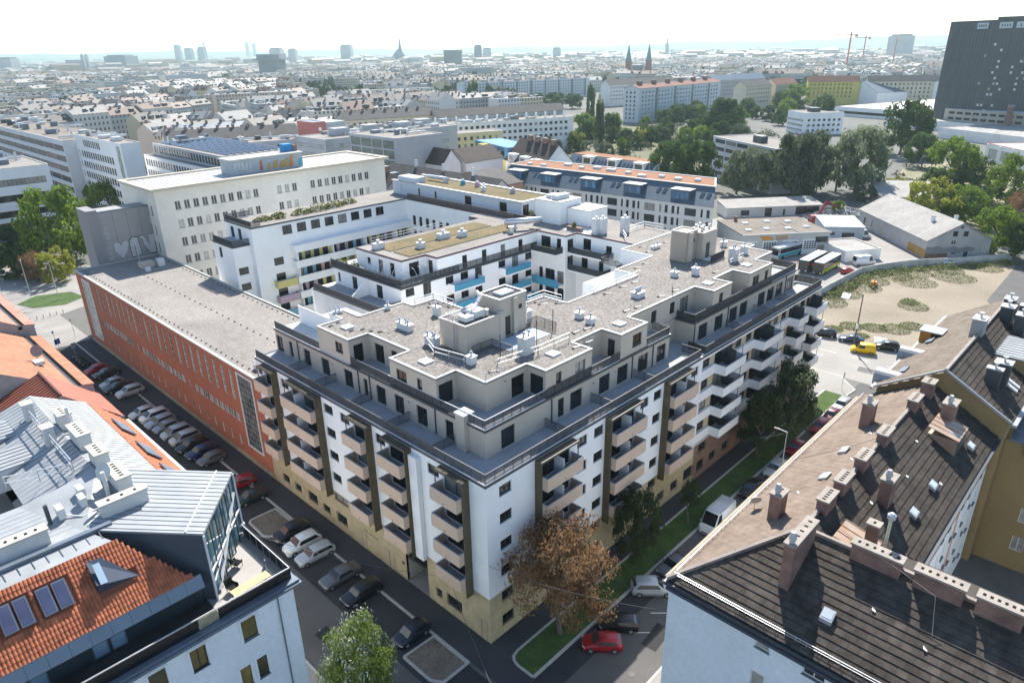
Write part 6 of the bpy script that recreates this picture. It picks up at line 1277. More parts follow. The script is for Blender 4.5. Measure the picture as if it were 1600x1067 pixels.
# long white row with chimneys, then pale yellow terraces
yw = house('white_roof_row', 'long white apartment row with flat roof and a rank of thin chimneys', 'building', 209, 254, R(-21), 84, 13, 18.5, white2, 'flat', gravelB, front=[(1.5+k*3.2,3.3+k*3.2,z,z+1.5,'std') for k in range(25) for z in (8.5,11.8,15.1)], left=[(2,11,z,z+1.5,'strip') for z in (5,8.5,11.8,15.1)], pm=offgl)
clutter(yw, 84, 13, 18.4, 22, 9)
for k in range(14): MB().box(3+k*6,6,18.4, 3.8+k*6,7,21.4).build('chimney', white, yw)
house('cream_terrace', 'pale yellow apartment terrace behind the white gables', 'building', 178, 226, R(-20), 42, 13, 17.5, M('pale_yellow', (.62,.56,.33), .9, .05, .3), 'flat', gravelB, front=[(1.5+k*3.3,2.9+k*3.3,z,z+1.6,'std') for k in range(12) for z in (7.5,10.8,14.1)], pm=oldgl)
house('grey_row', 'grey rendered row with dormers beyond the pale yellow terrace', 'building', 250, 300, R(-20), 90, 13, 17, lgrey, 'gx', grr, 4, front=[(1.5+k*3.3,2.9+k*3.3,z,z+1.6,'std') for k in range(26) for z in (10.4,13.6)], pm=oldgl)
for k, (x, y, w, d, h, m, r, l) in enumerate(((196,262,44,14,17,crm,gravelB,'cream house row with pale flat roof in the third courtyard'),(150,282,50,14,18,white2,gravelB,'white walled row left of the cream house row'),(96,262,36,16,19,lgrey,gravelB,'grey block with plant boxes behind the solar roofs'),(90,300,60,14,18,white2,grr,'white row under a long grey roof behind the grey plant block'),(196,322,60,14,18,crm,grr,'cream row under a grey roof before the far trees'),(110,340,70,14,17,white2,zinc,'white row under a shining metal roof at mid left'))):
    ar = house('apartment_row', l, 'building', x, y, R(-16), w, d, h, m, 'flat' if r is gravelB else 'gx', r, 4, front=[(1.5+q*3.4,2.9+q*3.4,z,z+1.6,'std') for q in range(int(w/3.5)) for z in (h-3.2,h-6.5)], pm=oldgl, group='apartment rows at mid left')
    if r is gravelB: clutter(ar, w, d, h-.1, 14, 20+k)
    else:
        for q in range(int(w/7)): add_chim(ar, 3+q*7, d/2, h+2, h+5.4, 1.2, 1.0)
# big white slabs
bx = house('long_white_slab', 'very long pale blue white apartment slab beyond the poplars', 'building', 512, 562, R(-12.7), 178, 14, 21, M('slab_pale', (.56,.60,.62), .9, .05, .1), 'flat', redr, front=[], left=[])
wmb = MB()
for i in range(46):
    for j in range(6): wmb.box(2.2+i*3.75,-.06,2.4+j*3.1, 3.9+i*3.75,-.01,3.9+j*3.1)
wmb.build('window_rows', M('far_pane', (.09,.10,.11), .3, .3, .2), bx, kind='stuff')
for k in range(9): MB().box(10+k*20,-.12,1, 12.4+k*20,-.02,20.6).build('stair_strip', M('strip_dark', (.16,.18,.19), .5), bx); 
for k in range(8): MB().box(6+k*22,3,21, 12+k*22,8,23.4).build('lift_house', lgrey, bx)
bx = house('white_tower_slab', 'tall pale blue apartment slab with dark stair strips beside the trees', 'building', 438, 282, 0, 126, 14, 25, MATS['slab_pale'], 'gx', redr, 2.5, front=[(4+i*4.6,5.6+i*4.6,2.6+j*3.1,4.2+j*3.1,'plain') for i in range(26) for j in range(7)], left=[(2+i*3.6,3.4+i*3.6,2.6+j*3.1,4.2+j*3.1,'plain') for i in range(3) for j in range(7)], pane=False)
for k in range(4): MB().box(23+k*27,-.14,1, 26+k*27,-.02,24.6).build('stair_strip', MATS['strip_dark'], bx)
for k in range(6): add_chim(bx, 10+k*20, 7, 26, 30, 5, 2)
bx = house('pale_slab', 'pale apartment slab with flat roof left of the long white slab', 'building', 400, 590, R(-14), 80, 14, 18, M('slab_pale_b', (.62,.62,.58), .9, .05, .1), 'flat', gravelB)
wmb = MB()
for i in range(21):
    for j in range(5): wmb.box(2+i*3.7,-.06,2.4+j*3.1, 3.6+i*3.7,-.01,3.9+j*3.1)
wmb.build('window_rows', MATS['far_pane'], bx, kind='stuff')
for k, (x, y, w, d, h, rz, m, r, l) in enumerate(((585,268,40,13,20,-8,crm,grr,'cream house with grey roof right of the tall pale slab'),(632,262,36,13,20,-8,M('pale_sand_wall', (.6,.54,.42), .9, .06, .3),redr,'sand coloured house with red roof behind the big tree'),(676,250,46,13,21,-60,yel,redr,'yellow ochre house row with red roofs by the mall'),(704,205,60,13,21,-62,crm,grr,'cream row leading to the mall gables'),(520,330,60,13,18,-10,crm,redr,'sand house row with dark roof left of the tall pale slab'),(560,400,90,14,20,-14,white2,grr,'white house row in front of the long white slab'),(640,330,80,14,22,-12,lgrey,zincd,'blue grey office block beyond the cream houses'))):
    house('far_tenement', l, 'building', x, y, R(rz), w, d, h, m, 'gx', r, 5, front=[(1.8+q*3.6,3.2+q*3.6,z,z+1.7,'plain') for q in range(int(w/3.9)) for z in (h-3.4,h-7,h-10.6,h-14.2)], pane=False, group='tenements beyond the railway')
of = house('grey_clinic', 'grey office block with blue grey ribbon windows behind the willows', 'building', 232, 79, R(-31.6), 20, 47, 17.4, lgrey, 'flat', gravelB, left=[(2+k*8.8,10+k*8.8,z,z+1.6,'strip') for k in range(5) for z in (1.6,5,8.4,11.8,15.0)], front=[], pm=offgl)
MB().box(5,18,17.3, 8,24,20).build('roof_plant', anth, of); MB().box(-.3,-.3,14.2, 20,-.02,17.2).build('rust_panel', M('rust_clad', (.24,.10,.06), .8), of)
hx = house('white_cube_office', 'small white office cube with sloped top storey and dark square windows', 'building', 432, 150, R(-40), 26, 24, 13.5, white, 'flat', gravelB, left=[(1.5+k*2.6,3+k*2.6,z,z+1.3,'plain') for k in range(8) for z in (2,5,8)], front=[(2+k*3.4,3.6+k*3.4,z,z+1.4,'plain') for k in range(7) for z in (2,5.2,8.4)], pane=False)
MB().box(8,8,13.4, 14,14,16).build('roof_plant', anth, hx)
house('mall_hall', 'broad flat white mall hall with pale roof at right', 'hall', 560, 120, R(-18), 130, 70, 7, white, 'flat', M('white_membrane', (.46,.45,.43), .7, .06, .1), left=[(4,66,2,4,'strip')], pane=False)
house('mall_wing', 'low pale roofed market wing in front of the white mall hall', 'hall', 500, 70, R(-18), 90, 60, 6, white2, 'flat', M('pale_membrane', (.36,.345,.32), .8, .1, .1))
for k, (x, y) in enumerate(((690,190),(720,135))):
    g_ = house('gable_hall', ('left white hall with dark sloping glass roof by the mall','right white hall with chamfered roof beside the dark tower')[k], 'hall', x, y, R(-28), 46, 40, 12, white, 'gx', zincd, 9, group='gabled halls at the mall')
house('market_roof', 'wide low warehouse roof studded with white skylights at right', 'hall', 430, 20, R(-30), 90, 70, 6, white2, 'flat', M('studded_roof', (.30,.29,.28), .9, .2, .3, fine=.3, fscale=.6))
ms_ = thing('factory_stack', 'short brick chimney stack rising from the market roofs', 'chimney', (500,52,0)); MB().tube([(0,0,0),(0,0,17)], [2.2,1.7], 16).build('shaft', chimbr, ms_); MB().tube([(0,0,17),(0,0,18)], [2.0,2.0], 16).build('rim', concr, ms_)
rh_ = house('red_trim_hall', 'white market hall with red roof trim and slanted piers at right edge', 'hall', 330, -4, R(-48), 44, 62, 8.6, white, 'flat', M('tan_roof', (.45,.40,.35), .9, .1, .2), left=[(3+k*9.6,11+k*9.6,2,6.5,'plain') for k in range(6)], pm=M('milky_pane', (.45,.46,.46), .4, .1, .3), coping_m=M('red_trim', (.35,.03,.03), .6))
for k in range(7): MB().box(-.7,1.6+k*9.7,0, -.02,2.6+k*9.7,8.4).build('pier', white, rh_)
cr_ = house('white_clinic', 'white clinic slab at the right edge below the dark tower', 'building', 470, 2, R(-38), 34, 22, 20, white, 'flat', gravelB, front=[(2+k*4,5+k*4,z,z+1.6,'strip') for k in range(7) for z in (3,6.6,10.2,13.8)], pane=False)
house('beige_clinic', 'beige clinic wing left of the white clinic slab', 'building', 500, 36, R(-20), 26, 60, 13, M('beige_band', (.45,.40,.34), .9, .1, .2), 'flat', blw, left=[(3+k*5.4,7+k*5.4,z,z+1.5,'strip') for k in range(10) for z in (3,6.5,10)], pane=False)
# dark tower
dt = thing('dark_tower', 'huge dark office tower slab rising above the horizon at right', 'tower', (520,-32,0))
dkw = M('dark_curtain_wall', (.06,.065,.078), .35, .25, .15)
b = MB(); b.prism([(0,0),(22,-4),(22,134),(10,134),(0,108)], 0, 66.5); b.build('wall', dkw, dt)
fin = M('tower_fin', (.10,.105,.115), .4); 
for k in range(54): MB().box(-.35,1+k*2,0, -.02,1.35+k*2,65.4).build('fin', fin, dt)
for k in range(13):
    t_ = k/13; MB().bar((10*t_-.15,108+26*t_,0),(10*t_-.15,108+26*t_,65),.22).build('fin', fin, dt)
lp = MB().box(-.12,0,0, -.03,1.2,1.5).mesh('lit_pane', M('pale_blind', (.62,.62,.58), .5))
for k in range(150):
    j = int(abs(rnd.gauss(9,5))) % 19; i = rnd.randrange(54)
    if rnd.random() < .4: i = (i//6)*6+rnd.randrange(3)
    new('blind', lp, dt, (0,1.5+i*2.0,2+j*3.3))
for y, w in ((97,7),(86,9),(110,6)):
    o = MB().box(-.6,y,61.5, -.36,y+w,65).build('sign_board', M('sign_grey', (.42,.5,.52), .6), dt)
    for k in range(4): MB().box(-.64,y+1+k*w*.2,62.4, -.61,y+1.6+k*w*.2,64).build('sign_letter', anth, o)
MB().box(1,4,66.5, 20,106,68.2).build('roof_band', dkw, dt)
for y in (30,88): MB().bar((6,y,66.5),(6,y,72),.15).build('mast', anth, dt)
# ---------------------------------------------------------------- the city beyond
def uvwall():
    m = bpy.data.materials.new('city_wall'); m.use_nodes = True; t = m.node_tree; n = t.nodes; l = t.links; b = n['Principled BSDF']; b.inputs['Roughness'].default_value = .85
    at = n.new('ShaderNodeAttribute'); at.attribute_name = 'tint'
    uv = n.new('ShaderNodeUVMap'); uv.uv_map = 'UVMap'; s = n.new('ShaderNodeSeparateXYZ'); l.new(uv.outputs[0], s.inputs[0])
    def band(o, per, lo, hi):
        d = n.new('ShaderNodeMath'); d.operation = 'DIVIDE'; d.inputs[1].default_value = per; l.new(o, d.inputs[0])
        f = n.new('ShaderNodeMath'); f.operation = 'FRACT'; l.new(d.outputs[0], f.inputs[0])
        a = n.new('ShaderNodeMath'); a.operation = 'GREATER_THAN'; a.inputs[1].default_value = lo; l.new(f.outputs[0], a.inputs[0])
        c = n.new('ShaderNodeMath'); c.operation = 'LESS_THAN'; c.inputs[1].default_value = hi; l.new(f.outputs[0], c.inputs[0])
        p = n.new('ShaderNodeMath'); p.operation = 'MULTIPLY'; l.new(a.outputs[0], p.inputs[0]); l.new(c.outputs[0], p.inputs[1]); return p.outputs[0]
    p = n.new('ShaderNodeMath'); p.operation = 'MULTIPLY'; l.new(band(s.outputs[0], 2.8, .3, .72), p.inputs[0]); l.new(band(s.outputs[1], 3.4, .28, .78), p.inputs[1])
    mx = n.new('ShaderNodeMix'); mx.data_type = 'RGBA'; mx.inputs[7].default_value = (.10,.105,.11,1)
    l.new(p.outputs[0], mx.inputs[0]); l.new(at.outputs[0], mx.inputs[6]); l.new(mx.outputs[2], b.inputs['Base Color']); return m
def tintmat(name, rough=.8):
    m = bpy.data.materials.new(name); m.use_nodes = True; t = m.node_tree; n = t.nodes; l = t.links; b = n['Principled BSDF']; b.inputs['Roughness'].default_value = rough
    at = n.new('ShaderNodeAttribute'); at.attribute_name = 'tint'; geo = n.new('ShaderNodeNewGeometry'); no = n.new('ShaderNodeTexNoise'); no.inputs['Scale'].default_value = .5; l.new(geo.outputs['Position'], no.inputs[0])
    mr = n.new('ShaderNodeMapRange'); mr.inputs[3].default_value = .7; mr.inputs[4].default_value = 1.3; l.new(no.outputs[0], mr.inputs[0]); mx = n.new('ShaderNodeVectorMath'); mx.operation = 'SCALE'; l.new(at.outputs[0], mx.inputs[0]); l.new(mr.outputs[0], mx.inputs['Scale']); l.new(mx.outputs[0], b.inputs['Base Color']); return m
CW, CR = uvwall(), tintmat('city_roof', .7)
class CB:
    def __init__(s): s.v = []; s.f = []; s.uv = []; s.c = []; s.m = []
    def face(s, pts, uv, c, m):
        i = len(s.v); s.v += pts; s.f.append(tuple(range(i, i+len(pts)))); s.uv += uv; s.c += [(*c, 1)]*len(pts); s.m.append(m)
    def mesh(s, name):
        me = bpy.data.meshes.new(name); me.from_pydata(s.v, [], s.f); me.materials.append(CW); me.materials.append(CR); me.polygons.foreach_set('material_index', s.m)
        u = me.uv_layers.new(name='UVMap'); u.data.foreach_set('uv', [x for p in s.uv for x in p])
        a = me.color_attributes.new('tint', 'FLOAT_COLOR', 'CORNER'); a.data.foreach_set('color', [x for p in s.c for x in p]); me.update(); return me
WCOL = [(0.522,0.477,0.378),(0.558,0.540,0.486),(0.594,0.585,0.567),(0.450,0.432,0.405),(0.540,0.468,0.324),(0.495,0.414,0.342),(0.612,0.594,0.540),(0.405,0.396,0.387)]
RCOL = [(0.092,0.086,0.082),(0.111,0.098,0.092),(0.116,0.067,0.052),(0.172,0.172,0.174),(0.233,0.230,0.224),(0.073,0.065,0.061),(0.202,0.196,0.184),(0.122,0.082,0.067),(0.147,0.144,0.141),(0.080,0.076,0.080)]
def city_house(cb, x, y, a, w, d, h, rh, wc_, rc_, cw_=None, rb_=None, chim=0, clutter=True):
    """cb gets walls, rb_ (or cb) gets the roof; ridge along local x"""
    rb_ = rb_ or cb; ca, sa = math.cos(a), math.sin(a)
    def T(u, v, z): return (x+u*ca-v*sa, y+u*sa+v*ca, z)
    hw, hd = w/2, d/2; P_ = [(-hw,-hd),(hw,-hd),(hw,hd),(-hw,hd)]
    for i in range(4):
        p, q = P_[i], P_[(i+1) % 4]; L = w if i % 2 == 0 else d
        if i in (1, 2) and rh >= 0 and not rb_ is not cb and False: continue
        cb.face([T(*p,0),T(*q,0),T(*q,h),T(*p,h)], [(0,0),(L,0),(L,h),(0,h)] if i % 2 == 0 else [(0,-.2),(.1,-.2),(.1,0),(0,0)], wc_, 0)
    if rh > 0:
        o = .4
        rb_.face([T(-hw,-hd-o,h-.2),T(hw,-hd-o,h-.2),T(hw,0,h+rh),T(-hw,0,h+rh)], [(0,0)]*4, rc_, 1); rb_.face([T(hw,hd+o,h-.2),T(-hw,hd+o,h-.2),T(-hw,0,h+rh),T(hw,0,h+rh)], [(0,0)]*4, rc_, 1)
        for s_ in (-hw, hw): rb_.face([T(s_,-hd,h),T(s_,hd,h),T(s_,0,h+rh)], [(0,0)]*3, wc_, 1)
    else:
        rb_.face([T(*p,h) for p in P_], [(0,0)]*4, rc_, 1)
        if w > 14: 
            u0 = rnd.uniform(-hw*.6,hw*.2); q = [(u0,-1.5),(u0+4,-1.5),(u0+4,2),(u0,2)]
            for i in range(4): rb_.face([T(*q[i],h),T(*q[(i+1)%4],h),T(*q[(i+1)%4],h+2.4),T(*q[i],h+2.4)], [(0,0)]*4, wc_, 1)
            rb_.face([T(*p,h+2.4) for p in q], [(0,0)]*4, rc_, 1)
    for k in range(chim*2 if clutter else 0):
        u0 = rnd.uniform(-hw*.85,hw*.8); dw = rnd.uniform(1.2,3.2); dh = rnd.uniform(1.0,2.0)
        if rh > 0: v0, v1, zb, zt = (-hd*.75, -hd*.15, h+rh*.2, h+rh*.2+dh) if rnd.random() < .6 else (hd*.15, hd*.75, h+rh*.2, h+rh*.2+dh)
        else: v0 = rnd.uniform(-hd*.8,hd*.3); v1 = v0+rnd.uniform(1.2,3.5); zb, zt = h, h+dh
        q = [(u0,v0),(u0+dw,v0),(u0+dw,v1),(u0,v1)]; c1 = rnd.choice(((.5,.5,.5),(.16,.16,.17),(.62,.62,.6),(.3,.31,.33),(.08,.08,.09)))
        for i in (0, 3, 1): rb_.face([T(*q[i],zb),T(*q[(i+1)%4],zb),T(*q[(i+1)%4],zt),T(*q[i],zt)], [(0,0)]*4, c1 if i != 0 or rnd.random() < .5 else (.06,.065,.07), 1)
        rb_.face([T(*p,zt) for p in q], [(0,0)]*4, rnd.choice(((.36,.36,.36),(.13,.13,.13),(.45,.45,.44))), 1)
    for k in range(chim):
        u0 = -hw+w*(k+.5)/chim+rnd.uniform(-1,1); v0 = rnd.choice((-1.2,0,1.2)); q = [(u0-.6,v0-.35),(u0+.6,v0-.35),(u0+.6,v0+.35),(u0-.6,v0+.35)]; zt = h+max(rh,0)+rnd.uniform(.6,1.6); cc = rnd.choice(((.25,.12,.09),(.5,.48,.45),(.2,.18,.17)))
        for i in (0, 3, 2): rb_.face([T(*q[i],h),T(*q[(i+1)%4],h),T(*q[(i+1)%4],zt),T(*q[i],zt)], [(0,0)]*4, cc, 1)
        rb_.face([T(*p,zt) for p in q], [(0,0)]*4, (.5,.48,.45), 1)
CX, CY = -35.4, -38.0
EXCL = [(590,545,110),(500,290,90),(600,285,75),(440,165,35),(610,160,110),(740,190,60),(720,150,60),(560,30,110),(440,50,80),(560,400,60),(660,340,60),(620,265,40),(440,590,60),(300,300,70),(994,665,35),(774,1457,60),(1229,1380,60),(1376,468,12),(270,250,70),(420,470,40),(500,440,50)]
def near_limit(b): return 500 if b > 71 else (365 if b > 50 else (430 if b > 38 else (520 if b > 24 else 800)))
def ok(x, y, pad=0):
    r = math.hypot(x-CX, y-CY); b_ = math.degrees(math.atan2(y-CY, x-CX))
    if b_ < 5 or b_ > 85 or r < near_limit(b_)+pad: return None
    for ex, ey, er in EXCL:
        if (x-ex)**2+(y-ey)**2 < er*er: return None
    return r
houses = []; parks = []
rc = random.Random(21)
seeds = [(rc.uniform(0,2600), rc.uniform(0,2600), R(rc.uniform(-35,35))) for _ in range(42)]
for si, (sx, sy, sa) in enumerate(seeds):
    bw_, bd_ = rc.uniform(74,104), rc.uniform(60,84); st = 15; ca, sn = math.cos(sa), math.sin(sa)
    for i in range(-9, 10):
        for j in range(-9, 10):
            u, v = i*(bw_+st), j*(bd_+st); x, y = sx+u*ca-v*sn, sy+u*sn+v*ca
            r = ok(x, y, 40)
            if r is None or r > 2500: continue
            if min(range(len(seeds)), key=lambda k: (seeds[k][0]-x)**2+(seeds[k][1]-y)**2) != si: continue
            t_ = rc.random()
            if t_ < .12: parks.append((x, y, min(bw_, bd_)*.45)); continue
            hb = rc.uniform(14,21); rmod = rc.random() < .2
            if t_ < .22:
                for q in (-.28,.28): houses.append((r, x-q*bd_*sn, y+q*bd_*ca, sa, bw_*.9, 13, hb+rc.uniform(0,5), 0, rc.choice(WCOL), rc.choice(((.27,.265,.25),(.21,.205,.20)))))
                continue
            for side in range(4):
                L = bw_ if side % 2 == 0 else bd_-26; off = (bd_ if side % 2 == 0 else bw_)/2-6.5; a2 = sa+(0 if side % 2 == 0 else math.pi/2); sg_ = -1 if side in (0, 3) else 1
                n = max(2, int(L/21)); w = L/n
                for k in range(n):
                    uu = -L/2+w*(k+.5); lu, lv = (uu, sg_*off) if side % 2 == 0 else (sg_*off, uu)
                    h = hb+rc.uniform(-2.2,2.6); fl = rmod or rc.random() < .2
                    houses.append((r, x+lu*ca-lv*sn, y+lu*sn+lv*ca, a2, w-.02, 13, h, 0 if fl else rc.uniform(3,5), rc.choice(WCOL), rc.choice(RCOL) if not fl else rc.choice(((.27,.26,.25),(.20,.195,.19)))))
            parks.append((x, y, 8)) if rc.random() < .75 else None
houses = [q for q in houses if ok(q[1], q[2], 8)]
houses.sort(key=lambda q: math.hypot(q[1]-CX, q[2]-CY))
ZONE = lambda b_: 'at far left beyond the office rows' if b_ > 68 else ('in the dense quarter left of centre' if b_ > 50 else ('behind the white roof row near centre' if b_ > 36 else ('right of centre beyond the railway trees' if b_ > 20 else 'at right behind the mall')))
def tone(c): 
    m = sum(c)/3; return 'white' if m > .62 else ('cream' if c[0]-c[2] > .14 else ('pale' if m > .52 else 'grey'))
def rtone(c, fl): return ('pale flat roofed' if c[0] > .4 else 'grey flat roofed') if fl else ('red roofed' if c[0]-c[2] > .08 else ('light roofed' if c[0] > .3 else 'dark roofed'))
for q in houses[:300]:
    r, x, y, a, w, d, h, rh, wcx, rcx = q
    wb_, rb_ = CB(), CB(); city_house(wb_, 0, 0, a, w, d, h, rh, wcx, rcx, None, rb_, 3)
    b_ = math.degrees(math.atan2(y-CY, x-CX))
    o = new('city_house', wb_.mesh('city_house'), None, (x,y,0), 0, None, f'{rtone(rcx, rh == 0)} {tone(wcx)} tenement {ZONE(b_)}', 'building', f'tenements {ZONE(b_)}')
    new('roof', rb_.mesh('roof'), o)
cb = CB()
for q in houses[300:]: city_house(cb, *q[1:], chim=(3 if q[0] < 1000 else (2 if q[0] < 1700 else 1)), clutter=q[0] < 2000)
for k in range(9000):
    r = 2350*math.exp(rc.random()*1.35); b_ = R(rc.uniform(6,83)); x, y = CX+r*math.cos(b_), CY+r*math.sin(b_)
    if not ok(x, y): continue
    sc_ = 1+r/6000; city_house(cb, x, y, rc.choice((0,math.pi/2))+R(rc.uniform(-30,30)), rc.uniform(22,60)*sc_, 14*sc_, rc.uniform(11,22)+(rc.uniform(5,16) if rc.random() < .06 else 0), rc.choice((0,4,4)), rc.choice(WCOL), rc.choice(RCOL))
new('distant_city', cb.mesh('distant_city'), None, label='mass of hazy tenements reaching to the horizon', cat='city', kind='stuff')
# greenery among the far houses
fol = M('far_foliage', (.035,.055,.018), .95, .3, .05, col2=(.075,.10,.03), fine=.4, fscale=.6)
gb_ = MB(); rg = random.Random(5)
def blob(x, y, rad, h, n):
    for _ in range(n):
        a, e, t_ = rg.random()*6.283, rg.uniform(-.4,1.0), .55+.45*rg.random(); px, py, pz = x+rad*t_*math.cos(a)*math.sqrt(max(0,1-e*e*.8)), y+rad*t_*math.sin(a)*math.sqrt(max(0,1-e*e*.8)), h*.55+h*.45*e*t_
        s_ = rad*.28; u = Vector((rg.gauss(0,1),rg.gauss(0,1),rg.gauss(0,1))).normalized()*s_; w = Vector((rg.gauss(0,1),rg.gauss(0,1),rg.gauss(0,1))).normalized()*s_; p = Vector((px,py,pz)); gb_.quad(p-u-w,p+u-w,p+u+w,p-u+w)
for x, y, r in parks:
    d = math.hypot(x-CX,y-CY); n = 1 if r < 10 else 9
    for _ in range(n): blob(x+rg.uniform(-r,r)*(n > 1), y+rg.uniform(-r,r)*(n > 1), rg.uniform(4,7.5), rg.uniform(9,15), 46 if d < 1200 else 26)
for k in range(620):
    r = 800*math.exp(rg.random()*1.9); b_ = R(rg.uniform(8,80)); blob(CX+r*math.cos(b_), CY+r*math.sin(b_), rg.uniform(6,14), rg.uniform(12,20), 24)
gb_.build('city_greenery', fol, None, label='dark tree crowns scattered through the far city', cat='trees', kind='stuff')
# hills on the horizon
hm = M('hill_green', (.07,.10,.06), 1, .3, .002, col2=(.14,.15,.11))
b = MB(); rows = []
for i in range(0, 81):
    bd = 2+i*1.1; t_ = (45-bd)/40; top = 78+ (58*max(0,t_)**1.2 if t_ > 0 else 22*min(1,-t_))+9*math.sin(i*.55)+6*math.sin(i*1.7+1)+4*math.sin(i*3.1)
    rows.append([(CX+r*math.cos(R(bd)), CY+r*math.sin(R(bd)), z) for r, z in ((6200,0.0),(7400,top*.35),(8600,top*.8),(9400,top),(10300,top*.7))])
for A, B_ in zip(rows, rows[1:]):
    for k in range(4): b.quad(A[k],A[k+1],B_[k+1],B_[k])
b.build('hills', hm, None, True, kind='structure')

# ---------------------------------------------------------------- skyline landmarks
gr_ = M('landmark_grey', (.25,.26,.27), .9, .15, .05); gl_ = M('landmark_pale', (.45,.46,.46), .9, .1, .05)
def lmark(name, label, cat, x, y, parts, rz=R(44), group=None):
    t = thing(name, label, cat, (x,y,0), rz, group)
    for nm, sh, m in parts:
        b = MB()
        if sh[0] == 'b': b.box(*sh[1:])
        elif sh[0] == 'c': b.tube([(sh[1],sh[2],z) for z, _ in sh[3]], [r for _, r in sh[3]], sh[4])
        b.build(nm, m, t)
    return t
lmark('flak_tower', 'squat dark war tower with wide overhanging top left of centre', 'tower', 774, 1457, [('shaft',('b',-24,-22,0,24,22,44),gr_),('gallery',('b',-33,-31,41,33,31,44.5),gr_),('top_block',('b',-26,-24,44.6,26,24,53),gr_)])
lmark('flak_tower', 'square dark war tower with side galleries near the centre', 'tower', 1229, 1380, [('shaft',('b',-22,-22,0,22,22,53),gr_),('gallery',('b',-28,-8,40,28,8,42),gr_),('roof_rim',('b',-23,-23,53.1,23,23,55),gr_)])
for k, (x, y, w, h, l) in enumerate(((1937,4773,38,115,'tallest slab of the hazy tower cluster at left'),(1917,4565,46,94,'broad middle tower of the hazy cluster at left'),(1906,4352,44,98,'right tower of the hazy cluster beside the mast'),(1985,4560,34,86,'narrow tower behind the middle of the hazy cluster'),(1802,2703,52,84,'stepped pale tower left of the spire'),(1613,2821,36,72,'slim tower beside the war tower'),(1412,2590,50,74,'broad block behind the war tower'),(1758,1844,30,71,'lone dark tower right of centre'),(2456,705,60,78,'pale hospital slab on the right horizon'),(926,2804,90,58,'wide grey block on the left horizon'),(520,2502,40,56,'low grey block at the left horizon edge'),(3355,6652,36,157,'faint taller twin skyscraper in the haze'),(3410,6624,36,145,'faint shorter twin skyscraper in the haze'),(2100,2150,40,62,'pale block on the centre horizon'),(2300,1950,36,58,'grey block right of the centre horizon'))):
    lmark('skyline_tower', l, 'tower', x, y, [('shaft',('b',-w/2,-w/2.4,0,w/2,w/2.4,h-4),gr_ if k in (0,1,2,7,9) else gl_),('top',('b',-w/2.6,-w/3,h-3.9,w/2.6,w/3,h),gr_)], group='towers on the horizon')
lmark('cathedral', 'hazy cathedral with steep roof and one tall spire left of centre', 'church', 1919, 2496, [('nave',('b',-34,-14,0,34,14,34),gr_),('roof',('c',0,0,[(34,30),(62,6)],4),gr_),('spire',('c',0,-6,[(0,9),(62,8),(76,6),(115,.4)],8),gr_)])
cg = M('copper_spire', (.16,.27,.27), .7, .1, .1); cbr = M('church_brick', (.28,.13,.10), .9, .1, .1)
lmark('twin_spire_church', 'brick church with two slender green spires right of centre', 'church', 998, 665, [('tower',('b',-4.5,12,0,4.5,21,34),cbr),('tower',('b',-4.5,-21,0,4.5,-12,34),cbr),('spire',('c',0,16.5,[(34,5.2),(40,3.6),(59,.2)],8),cg),('spire',('c',0,-16.5,[(34,5.2),(40,3.6),(60,.2)],8),cg),('nave',('b',4,-12,0,50,12,20),cbr),('nave_roof',('b',4,-8,20,50,8,27),gr_)], R(40))
lmark('tv_mast', 'thin needle of the television tower at left', 'tower', 2204, 4986, [('shaft',('c',0,0,[(0,8),(120,5),(121,11),(130,11),(131,3),(160,.6)],10),gl_)])
lmark('far_spire', 'slim church spire on the horizon right of the twin spires', 'church', 2927, 1827, [('tower',('b',-7,-7,0,7,7,60),gl_),('spire',('c',0,0,[(60,7),(100,.3)],8),gl_)])
lmark('left_church', 'twin towered church on the left horizon', 'church', 695, 2457, [('nave',('b',-15,-10,0,15,40,46),gl_),('tower',('b',-15,-16,0,-7,-8,58),gl_),('tower',('b',7,-16,0,15,-8,58),gl_),('spire',('c',-11,-12,[(58,4),(66,.2)],6),gl_),('spire',('c',11,-12,[(58,4),(66,.2)],6),gl_)])
for k, (x, y, h, rz, l) in enumerate(((1376,468,74,70,'tall red and white building crane on the right horizon'),(1640,470,66,20,'smaller building crane left of the tall crane'),(1900,620,72,150,'far building crane above the right hillside'))):
    c = thing('tower_crane', l, 'crane', (x,y,0), R(rz), 'building cranes on the skyline'); cm = M('crane_red', (.45,.12,.09), .6)
    MB().box(-.9,-.9,0, .9,.9,h).build('mast', cm, c); MB().box(-14,-.6,h-6, 40,.6,h-4.6).build('jib', cm, c); MB().box(-14,-1.2,h-9, -9,1.2,h-6.1).build('counterweight', concr, c); b = MB(); b.bar((0,0,h),(30,0,h-4.6),.25); b.bar((0,0,h),(-12,0,h-4.6),.25); b.build('tie_bar', cm, c)
